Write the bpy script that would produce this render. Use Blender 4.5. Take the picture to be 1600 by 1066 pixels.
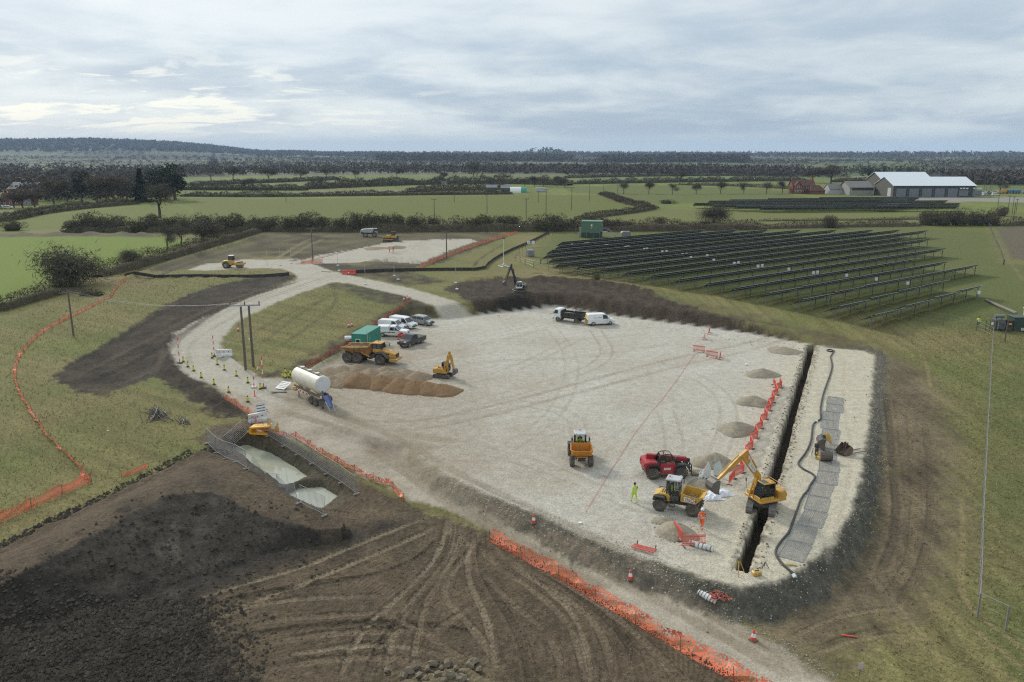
import bpy, math, random
import numpy as np
from math import sin, cos, pi, radians, sqrt, atan2, atan, hypot
random.seed(11)
for _o in list(bpy.data.objects):
	bpy.data.objects.remove(_o)
SC = bpy.context.scene
COL = SC.collection
# ------------------------------------------------------------------ camera
FPX, HZN, CAMH = 1244.4, 238.0, 28.0          # focal length in 1600-wide pixels, horizon row, drone height in metres
PITCH = atan((533 - HZN) / FPX)
CP, SP = cos(PITCH), sin(PITCH)
cam = bpy.data.cameras.new('camera')
cam.lens = 28.0
cam.sensor_width = 36.0
cam.clip_start = 0.5
cam.clip_end = 60000
cam_o = bpy.data.objects.new('camera', cam)
COL.objects.link(cam_o)
cam_o.location = (0, 0, CAMH)
cam_o.rotation_euler = (pi / 2 - PITCH, 0, 0)
SC.camera = cam_o
# ------------------------------------------------------------------ sky and sun
SUN_EL, SUN_AZ = radians(30), radians(-38)     # azimuth from +Y, negative = left: the low winter sun stands beyond the site on the left
SUN_DIR = (sin(SUN_AZ) * cos(SUN_EL), cos(SUN_AZ) * cos(SUN_EL), sin(SUN_EL))
W = bpy.data.worlds.new('World')
SC.world = W
W.use_nodes = True
nt = W.node_tree
nt.nodes.clear()
def wn(t, **k):
	n = nt.nodes.new(t)
	for a, b in k.items():
		setattr(n, a, b)
	return n
def wmath(op, a, b=None, clamp=False):
	n = wn('ShaderNodeMath', operation=op, use_clamp=clamp)
	for i, v in enumerate((a, b)):
		if v is None:
			continue
		if isinstance(v, (int, float)):
			n.inputs[i].default_value = v
		else:
			nt.links.new(v, n.inputs[i])
	return n.outputs[0]
def wmix(fac, a, b):
	n = wn('ShaderNodeMix', data_type='RGBA')
	for s, v in ((0, fac), (6, a), (7, b)):
		if isinstance(v, (int, float)):
			n.inputs[s].default_value = v
		elif isinstance(v, tuple):
			n.inputs[s].default_value = (*v, 1)
		else:
			nt.links.new(v, n.inputs[s])
	return n.outputs[2]
def wsmooth(v, a, b):
	n = wn('ShaderNodeMapRange', interpolation_type='SMOOTHSTEP')
	nt.links.new(v, n.inputs[0])
	n.inputs[1].default_value, n.inputs[2].default_value = a, b
	return n.outputs[0]
tc = wn('ShaderNodeTexCoord')
sep = wn('ShaderNodeSeparateXYZ')
nt.links.new(tc.outputs['Generated'], sep.inputs[0])
zc = wmath('MAXIMUM', sep.outputs[2], 0.0)
den = wmath('ADD', zc, 0.15)
cu, cv = wmath('DIVIDE', sep.outputs[0], den), wmath('DIVIDE', sep.outputs[1], den)
comb = wn('ShaderNodeCombineXYZ')
nt.links.new(cu, comb.inputs[0]); nt.links.new(cv, comb.inputs[1])
def wnoise(scale, detail, rough, dist, sx=1.0, off=0.0):
	mp = wn('ShaderNodeMapping')
	mp.inputs['Scale'].default_value = (sx, 1, 1)
	mp.inputs['Location'].default_value = (off, off * 0.7, off)
	nt.links.new(comb.outputs[0], mp.inputs[0])
	n = wn('ShaderNodeTexNoise')
	n.inputs['Scale'].default_value = scale
	n.inputs['Detail'].default_value = detail
	n.inputs['Roughness'].default_value = rough
	n.inputs['Distortion'].default_value = dist
	nt.links.new(mp.outputs[0], n.inputs[0])
	return n.outputs[0]
n1 = wnoise(0.62, 6, 0.55, 0.35, 0.9, 3.1)
n2 = wnoise(2.0, 6, 0.55, 0.35, 0.95, 9.4)
cl = wmath('ADD', wmath('MULTIPLY', n1, 0.66), wmath('MULTIPLY', n2, 0.34))
bright = wsmooth(cl, 0.40, 0.61)
# towards the hidden sun, low on the left, breaks in the layer show brighter cloud
dt = wn('ShaderNodeVectorMath', operation='DOT_PRODUCT')
nt.links.new(tc.outputs['Generated'], dt.inputs[0])
dt.inputs[1].default_value = SUN_DIR
glow = wsmooth(dt.outputs['Value'], 0.55, 1.0)
lowband = wsmooth(sep.outputs[2], 0.30, 0.02)
grey = wmix(lowband, (0.53, 0.61, 0.675), (0.35, 0.435, 0.535))
white = wmix(lowband, (0.72, 0.755, 0.765), (0.63, 0.695, 0.725))
cloud = wmix(bright, grey, white)
n3 = wnoise(3.4, 6, 0.6, 0.5, 0.7, 21.0)
breaks = wmath('MULTIPLY', wsmooth(n3, 0.50, 0.60), wmath('MULTIPLY', wsmooth(sep.outputs[2], 0.13, 0.05), wsmooth(sep.outputs[2], 0.004, 0.03)))
cloud = wmix(wmath('MULTIPLY', breaks, wsmooth(sep.outputs[0], 0.1, -0.4), True), cloud, (0.83, 0.84, 0.76))
cloud = wmix(wsmooth(sep.outputs[2], 0.030, 0.004), cloud, (0.56, 0.64, 0.69))
# an overcast dome grows brighter towards the zenith
gain = wmath('ADD', 1.0, wmath('MULTIPLY', wsmooth(sep.outputs[2], 0.2, 1.0), 0.35))
gain = wmath('ADD', gain, wmath('MULTIPLY', glow, 0.10))
b1 = wn('ShaderNodeBackground')
nt.links.new(cloud, b1.inputs[0]); nt.links.new(gain, b1.inputs[1])
sky = wn('ShaderNodeTexSky', sky_type='NISHITA')
sky.sun_disc = False
sky.sun_elevation = SUN_EL
sky.sun_rotation = SUN_AZ % (2 * pi)
b2 = wn('ShaderNodeBackground')
b2.inputs[1].default_value = 0.08
nt.links.new(sky.outputs[0], b2.inputs[0])
mx = wn('ShaderNodeMixShader')
mx.inputs[0].default_value = 0.88
nt.links.new(b2.outputs[0], mx.inputs[1]); nt.links.new(b1.outputs[0], mx.inputs[2])
wo = wn('ShaderNodeOutputWorld')
nt.links.new(mx.outputs[0], wo.inputs[0])
sun = bpy.data.lights.new('sun', 'SUN')
sun.energy = 2.3
sun.angle = radians(10)
sun.color = (1.0, 0.95, 0.87)
sun_o = bpy.data.objects.new('sun', sun)
COL.objects.link(sun_o)
sun_o.rotation_euler = (pi / 2 - SUN_EL, 0, -SUN_AZ + pi)   # the lamp shines along its -Z, i.e. away from SUN_DIR
sun_o.location = (-150, 200, 150)
SC.view_settings.view_transform = 'Standard'
SC.view_settings.look = 'None'
SC.view_settings.gamma = 1
SC.view_settings.exposure = 0.26
SC.view_settings.use_curve_mapping = False
SC.render.engine = 'CYCLES'
SC.cycles.use_denoising = False
SC.cycles.pixel_filter_type = 'BLACKMAN_HARRIS'
SC.cycles.filter_width = 1.2
SC.cycles.max_bounces = 6
SC.cycles.diffuse_bounces = 3
SC.cycles.transparent_max_bounces = 12
SC.cycles.volume_bounces = 0
SC.cycles.sample_clamp_indirect = 4
# ------------------------------------------------------------------ naming
def tag(o, label=None, cat=None, group=None, kind=None):
	for k, v in (('label', label), ('category', cat), ('group', group), ('kind', kind)):
		if v:
			o[k] = v
	return o
def mesh(name, v, f, mat=None, smooth=False):
	m = bpy.data.meshes.new(name)
	m.from_pydata([tuple(map(float, p)) for p in v], [], f)
	if mat:
		m.materials.append(mat)
	if smooth:
		m.polygons.foreach_set('use_smooth', [True] * len(m.polygons))
	m.update()
	return m
def link(name, me, parent=None, loc=(0, 0, 0), rz=0.0):
	o = bpy.data.objects.new(name, me)
	COL.objects.link(o)
	o.location = loc
	o.rotation_euler = (0, 0, rz)
	if parent:
		o.parent = parent
	return o
def copy_tree(o, parent=None):
	kids = list(o.children)
	c = o.copy()
	COL.objects.link(c)
	if parent:
		c.parent = parent
		c.matrix_parent_inverse = o.matrix_parent_inverse
	for k in kids:
		copy_tree(k, c)
	return c
# ------------------------------------------------------------------ materials
_M = {}
class NB:
	"""small helper round a material's node tree"""
	def __init__(s, name):
		s.m = bpy.data.materials.new(name)
		s.m.use_nodes = True
		s.t = s.m.node_tree
		s.b = s.t.nodes['Principled BSDF']
		s.out = s.t.nodes['Material Output']
	def n(s, t, **k):
		x = s.t.nodes.new(t)
		for a, b in k.items():
			setattr(x, a, b)
		return x
	def put(s, sock, v):
		if isinstance(v, (int, float)):
			sock.default_value = v
		elif isinstance(v, tuple):
			sock.default_value = v if len(v) == len(sock.default_value) else (*v, 1)
		else:
			s.t.links.new(v, sock)
	def math(s, op, a, b=0.0, clamp=False):
		x = s.n('ShaderNodeMath', operation=op, use_clamp=clamp)
		s.put(x.inputs[0], a); s.put(x.inputs[1], b)
		return x.outputs[0]
	def mix(s, f, a, b, bt='MIX'):
		x = s.n('ShaderNodeMix', data_type='RGBA', blend_type=bt)
		s.put(x.inputs[0], f); s.put(x.inputs[6], a); s.put(x.inputs[7], b)
		return x.outputs[2]
	def rng(s, v, a, b, c=0.0, d=1.0):
		x = s.n('ShaderNodeMapRange')
		s.put(x.inputs[0], v)
		for i, q in enumerate((a, b, c, d)):
			x.inputs[i + 1].default_value = q
		return x.outputs[0]
	def noise(s, vec, scale, detail=3, rough=0.55, dist=0.0):
		x = s.n('ShaderNodeTexNoise')
		if vec is not None:
			s.put(x.inputs['Vector'], vec)
		x.inputs['Scale'].default_value = scale
		x.inputs['Detail'].default_value = detail
		x.inputs['Roughness'].default_value = rough
		x.inputs['Distortion'].default_value = dist
		return x.outputs[0]
	def obj(s):
		return s.n('ShaderNodeTexCoord').outputs['Object']
	def pos(s):
		return s.n('ShaderNodeNewGeometry').outputs['Position']
def paint(name, col, rough=0.5, metal=0.0, dirt=0.25, dcol=(0.16, 0.13, 0.10), scale=1.6, spec=0.5):
	"""a paint or plastic with uneven grime of its own shape"""
	if name in _M:
		return _M[name]
	b = NB(name)
	v = b.obj()
	n = b.noise(v, scale, 6, 0.65)
	f = b.math('MULTIPLY', b.rng(n, 0.42, 0.72), dirt * 2.0, True)
	n2 = b.noise(v, scale * 7, 3, 0.6)
	f = b.math('ADD', f, b.math('MULTIPLY', b.rng(n2, 0.5, 0.75), dirt * 0.6), True)
	base = b.mix(f, col, dcol)
	if dirt > .2:
		# mud thrown up from the ground
		sz = b.n('ShaderNodeSeparateXYZ'); b.put(sz.inputs[0], v)
		mf = b.math('MULTIPLY', b.rng(sz.outputs[2], 1.25, .25), b.rng(b.noise(v, 2.3, 5, .65), .32, .62), True)
		base = b.mix(b.math('MULTIPLY', mf, min(.62, dirt * 1.5)), base, (.17, .14, .105))
	b.put(b.b.inputs['Base Color'], base)
	b.put(b.b.inputs['Roughness'], b.math('ADD', rough, b.math('MULTIPLY', f, 0.35), True))
	b.b.inputs['Metallic'].default_value = metal
	b.b.inputs['Specular IOR Level'].default_value = spec
	_M[name] = b.m
	return b.m
def twig_mat(name, c1, c2, scale=0.35):
	"""bark, twigs and leaves: each small face differs a little from the next"""
	if name in _M:
		return _M[name]
	b = NB(name)
	g = b.n('ShaderNodeNewGeometry')
	r = g.outputs['Random Per Island']
	n = b.noise(g.outputs['Position'], scale, 3, 0.6)
	f = b.math('ADD', b.math('MULTIPLY', r, 0.55), b.math('MULTIPLY', b.rng(n, 0.3, 0.7), 0.5), True)
	b.put(b.b.inputs['Base Color'], b.mix(f, c1, c2))
	b.b.inputs['Roughness'].default_value = 0.9
	b.b.inputs['Specular IOR Level'].default_value = 0.1
	_M[name] = b.m
	return b.m
def glass_mat():
	if 'glass' in _M:
		return _M['glass']
	b = NB('dark_glass')
	b.b.inputs['Base Color'].default_value = (0.02, 0.025, 0.028, 1)
	b.b.inputs['Roughness'].default_value = 0.06
	b.b.inputs['Specular IOR Level'].default_value = 0.7
	_M['glass'] = b.m
	return b.m
def clear_glass():
	if 'clear' in _M:
		return _M['clear']
	b = NB('cab_glass')
	t = b.n('ShaderNodeBsdfTransparent')
	t.inputs[0].default_value = (0.84, 0.88, 0.87, 1)
	g = b.n('ShaderNodeBsdfGlossy')
	g.inputs['Roughness'].default_value = 0.05
	fr = b.n('ShaderNodeFresnel')
	fr.inputs[0].default_value = 1.45
	mxs = b.n('ShaderNodeMixShader')
	b.put(mxs.inputs[0], fr.outputs[0]); b.put(mxs.inputs[1], t.outputs[0]); b.put(mxs.inputs[2], g.outputs[0])
	b.put(b.out.inputs[0], mxs.outputs[0])
	_M['clear'] = b.m
	return b.m
# ------------------------------------------------------------------ where things stand
def base_np(y):
	y = np.asarray(y, float)
	a = np.clip((y - 52) / 43, 0, 1)
	b = np.clip((y - 98) / 50, 0, 1)
	return -1.5 + 1.5 * a * a * (3 - 2 * a) + 2.2 * b * b * (3 - 2 * b)
def P(px, py, z=0.0):
	"""the point at height z that the photograph shows at pixel (px, py)"""
	x, v = (px - 800) / FPX, (533 - py) / FPX
	t = (z - CAMH) / (-SP + v * CP)
	return (x * t, (CP + v * SP) * t)
def PB(px, py):
	z = 0.0
	for _ in range(12):
		x, y = P(px, py, z)
		z = 0.5 * z + 0.5 * float(base_np(y))
	return (x, y)
# ------------------------------------------------------------------ terrain: one height field, cut into the kinds of ground
_rng = np.random.RandomState(5)
_perm = _rng.permutation(512)
_perm = np.concatenate([_perm, _perm, _perm])
_ga = _rng.rand(512) * 2 * pi
_gx, _gy = np.cos(_ga), np.sin(_ga)
def perlin(x, y):
	xi, yi = np.floor(x).astype(np.int64), np.floor(y).astype(np.int64)
	xf, yf = x - xi, y - yi
	xi, yi = xi % 512, yi % 512
	u, v = xf * xf * xf * (xf * (xf * 6 - 15) + 10), yf * yf * yf * (yf * (yf * 6 - 15) + 10)
	def g(a, b, dx, dy):
		h = _perm[_perm[(xi + a) % 512] + (yi + b) % 512] % 512
		return _gx[h] * dx + _gy[h] * dy
	a = g(0, 0, xf, yf) * (1 - u) + g(1, 0, xf - 1, yf) * u
	b = g(0, 1, xf, yf - 1) * (1 - u) + g(1, 1, xf - 1, yf - 1) * u
	return (a * (1 - v) + b * v) * 1.5
def fbm(x, y, s, n=4, seed=0.0, gain=0.5):
	t, a, k = 0.0, 1.0, 0.0
	for i in range(n):
		t = t + a * perlin(x * s + 17.3 * seed + 5.1 * i, y * s + 9.7 * seed + 3.7 * i)
		k += a
		a *= gain
		s *= 2.03
	return t / k
def sstep(a, b, v):
	t = np.clip((v - a) / (b - a), 0, 1)
	return t * t * (3 - 2 * t)
def polysd(X, Y, pts, far=14.0):
	"""signed distance to a polygon, positive inside (only near and inside its box)"""
	pts = np.array(pts, float)
	lo, hi = pts.min(0) - far, pts.max(0) + far
	out = np.full(X.shape, -far)
	idx = np.nonzero((X > lo[0]) & (X < hi[0]) & (Y > lo[1]) & (Y < hi[1]))[0]
	if len(idx) == 0:
		return out
	x, y = X[idx], Y[idx]
	d2 = np.full(x.shape, far * far)
	ins = np.zeros(x.shape, bool)
	n = len(pts)
	for i in range(n):
		ax, ay = pts[i]; bx, by = pts[(i + 1) % n]
		ex, ey = bx - ax, by - ay
		t = np.clip(((x - ax) * ex + (y - ay) * ey) / (ex * ex + ey * ey + 1e-9), 0, 1)
		d2 = np.minimum(d2, (x - ax - ex * t) ** 2 + (y - ay - ey * t) ** 2)
		c = ((ay > y) != (by > y)) & (x < (bx - ax) * (y - ay) / (by - ay + 1e-12) + ax)
		ins ^= c
	out[idx] = np.where(ins, np.sqrt(d2), -np.sqrt(d2))
	return out
def smooth_line(pts, k=3):
	pts = [tuple(p) for p in pts]
	for _ in range(k):
		if len(pts) < 3:
			break
		q = [pts[0]]
		for a, b in zip(pts[:-1], pts[1:]):
			q.append((a[0] * .75 + b[0] * .25, a[1] * .75 + b[1] * .25))
			q.append((a[0] * .25 + b[0] * .75, a[1] * .25 + b[1] * .75))
		q.append(pts[-1])
		pts = q
	return pts
def linedist(X, Y, pts, far):
	"""indices, distance, arc length, signed side for points near a polyline"""
	pts = np.array(pts, float)
	lo, hi = pts.min(0) - far, pts.max(0) + far
	idx = np.nonzero((X > lo[0]) & (X < hi[0]) & (Y > lo[1]) & (Y < hi[1]))[0]
	x, y = X[idx], Y[idx]
	d, s, sg = np.full(x.shape, 1e9), np.zeros(x.shape), np.zeros(x.shape)
	L = 0.0
	for (ax, ay), (bx, by) in zip(pts[:-1], pts[1:]):
		ex, ey = bx - ax, by - ay
		l = hypot(ex, ey) + 1e-9
		t = np.clip(((x - ax) * ex + (y - ay) * ey) / (l * l), 0, 1)
		dx, dy = x - ax - ex * t, y - ay - ey * t
		q = np.hypot(dx, dy)
		m = q < d
		d[m] = q[m]
		s[m] = (L + t * l)[m]
		sg[m] = (ex * dy - ey * dx)[m] / l
		L += l
	return idx, d, s, sg
def PX(lst, z=None):
	return [PB(*p) if z is None else P(p[0], p[1], z) for p in lst]
PAD = PX([(640, 692), (690, 742), (760, 773), (850, 806), (935, 848), (1000, 870), (1060, 888), (1110, 904), (1160, 916), (1215, 907), (1245, 891), (1300, 850), (1331, 800), (1344, 750), (1355, 680), (1361, 620), (1367, 556), (1350, 549), (1290, 543), (1250, 536), (1180, 523), (1100, 512), (1000, 499), (950, 493), (880, 481), (850, 481), (800, 487), (775, 489), (720, 496), (690, 500), (640, 500), (610, 520), (560, 545), (520, 565), (490, 577), (460, 598), (440, 625), (500, 660), (570, 680)], 0.0)
ROAD_S = PX([(330, 600), (360, 625), (400, 655), (440, 680), (500, 706), (560, 740), (610, 764), (640, 783), (690, 793), (760, 825), (850, 872), (960, 943), (1080, 1013), (1190, 1070), (1270, 1120), (1390, 1125), (1290, 1062), (1210, 1007), (1110, 950), (1000, 902), (900, 856), (800, 812), (720, 778), (660, 722), (620, 690), (520, 620), (440, 590), (400, 592), (360, 560)])
ROAD_L = PX([(330, 600), (298, 590), (275, 570), (264, 545), (272, 522), (300, 505), (350, 483), (420, 455), (465, 437), (462, 428), (440, 420), (400, 419), (350, 422), (290, 423), (320, 413), (380, 406), (470, 405), (520, 424), (545, 430), (640, 450), (720, 474), (800, 487), (720, 499), (700, 487), (640, 465), (545, 443), (520, 441), (430, 474), (370, 503), (347, 530), (345, 548), (370, 567), (400, 588), (440, 598), (450, 640)])
FARPAD = PX([(470, 408), (500, 399), (560, 388), (610, 379), (650, 375), (735, 374), (745, 377), (700, 393), (655, 412), (600, 409), (540, 411), (490, 412)])
DARK_L = PX([(78, 592), (95, 575), (150, 545), (220, 500), (270, 470), (330, 447), (380, 437), (440, 430), (470, 430), (440, 446), (380, 470), (330, 495), (300, 515), (285, 545), (295, 575), (330, 602), (375, 632), (400, 655), (330, 650), (290, 620), (240, 590), (200, 605), (160, 620), (120, 615)])
SOIL_F = PX([(-300, 930), (-60, 867), (0, 848), (90, 808), (170, 774), (250, 738), (310, 710), (330, 695), (296, 688), (330, 666), (400, 655), (450, 690), (560, 748), (640, 790), (760, 830), (850, 877), (960, 948), (1080, 1018), (1200, 1080), (1500, 1300), (-400, 1300)])
DARK_F = PX([(-300, 985), (0, 925), (60, 895), (110, 860), (200, 812), (260, 775), (300, 745), (340, 752), (380, 800), (440, 815), (530, 828), (650, 808), (600, 835), (540, 858), (460, 880), (380, 915), (320, 945), (330, 1000), (390, 1066), (400, 1300), (-400, 1300)])
CLOD_F = PX([(-400, 960), (0, 965), (90, 960), (200, 945), (310, 935), (330, 1000), (390, 1066), (400, 1300), (-400, 1300)])
SOIL_R = PX([(1365, 556), (1400, 560), (1446, 580), (1482, 640), (1498, 720), (1502, 800), (1494, 860), (1476, 915), (1425, 970), (1330, 1010), (1290, 1050), (1290, 1066), (1200, 1000), (1100, 940), (1160, 915), (1250, 890), (1330, 800), (1360, 620)])
SOIL_B = PX([(690, 452), (720, 440), (800, 434), (870, 438), (940, 442), (1000, 453), (1035, 465), (1100, 486), (1180, 507), (1260, 530), (1300, 541), (1250, 545), (1100, 520), (900, 490), (800, 492), (740, 475)])
SOIL_B2 = PX([(800, 440), (930, 440), (1040, 462), (1150, 480), (1290, 515), (1380, 535), (1400, 560), (1360, 556), (1290, 541), (1100, 500)])
SOIL_FAR = PX([(170, 432), (200, 425), (330, 393), (420, 363), (520, 361), (640, 363), (800, 364), (780, 375), (740, 392), (690, 412), (650, 418), (560, 425), (500, 420), (470, 408), (440, 400), (380, 405), (300, 420)])
SOIL_I = PX([(500, 441), (545, 445), (600, 453), (640, 462), (718, 495), (660, 498), (640, 500), (600, 515), (520, 560), (470, 582), (440, 596), (400, 588), (450, 575), (520, 535), (590, 495), (620, 480), (560, 465)])
SOIL_J = PX([(465, 410), (500, 404), (520, 411), (560, 417), (600, 412), (655, 414), (640, 424), (700, 440), (640, 447), (560, 432), (520, 424)])
PITDARK = PX([(775, 470), (790, 458), (830, 462), (845, 475), (830, 486), (790, 489)])
GRASS_L = PX([(-400, 372), (250, 369), (300, 375), (240, 408), (180, 432), (150, 425), (100, 452), (0, 490), (-400, 600)])
GRASS_S = PX([(862, 362), (1200, 352), (1545, 352), (1570, 410), (1700, 420), (1750, 520), (1560, 520), (1400, 500), (1250, 478), (1050, 450), (860, 415), (830, 400)])
GRASS_R = PX([(1535, 600), (1620, 560), (1800, 600), (1800, 1100), (1570, 1060), (1530, 960)])
PLOUGH_R = PX([(1556, 356), (1640, 352), (1760, 405), (1582, 406)])
POND1 = PX([(362, 700), (385, 695), (420, 708), (455, 730), (476, 747), (450, 757), (405, 728)], -1.85)
POND2 = PX([(452, 773), (470, 764), (500, 762), (522, 774), (496, 792), (470, 784)], -1.85)
POND_PIT = PX([(335, 688), (400, 675), (460, 690), (520, 730), (556, 768), (536, 790), (500, 802), (430, 765), (380, 725)])
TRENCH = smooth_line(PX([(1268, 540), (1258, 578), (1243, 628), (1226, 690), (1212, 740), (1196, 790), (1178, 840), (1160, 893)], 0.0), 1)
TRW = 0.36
GR_COL = np.array([0.490, 0.462, 0.395])
CREAM = np.array([0.500, 0.448, 0.340])
ROADC = np.array([0.400, 0.350, 0.272])
BROWN = np.array([0.106, 0.080, 0.051])
DARK = np.array([0.038, 0.033, 0.027])
CLAY = np.array([0.098, 0.090, 0.069])
OLIVE = np.array([0.168, 0.144, 0.062])
GREEN = np.array([0.120, 0.138, 0.040])
BRIGHT = np.array([0.135, 0.176, 0.030])
DRY = np.array([0.215, 0.170, 0.085])
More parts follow.
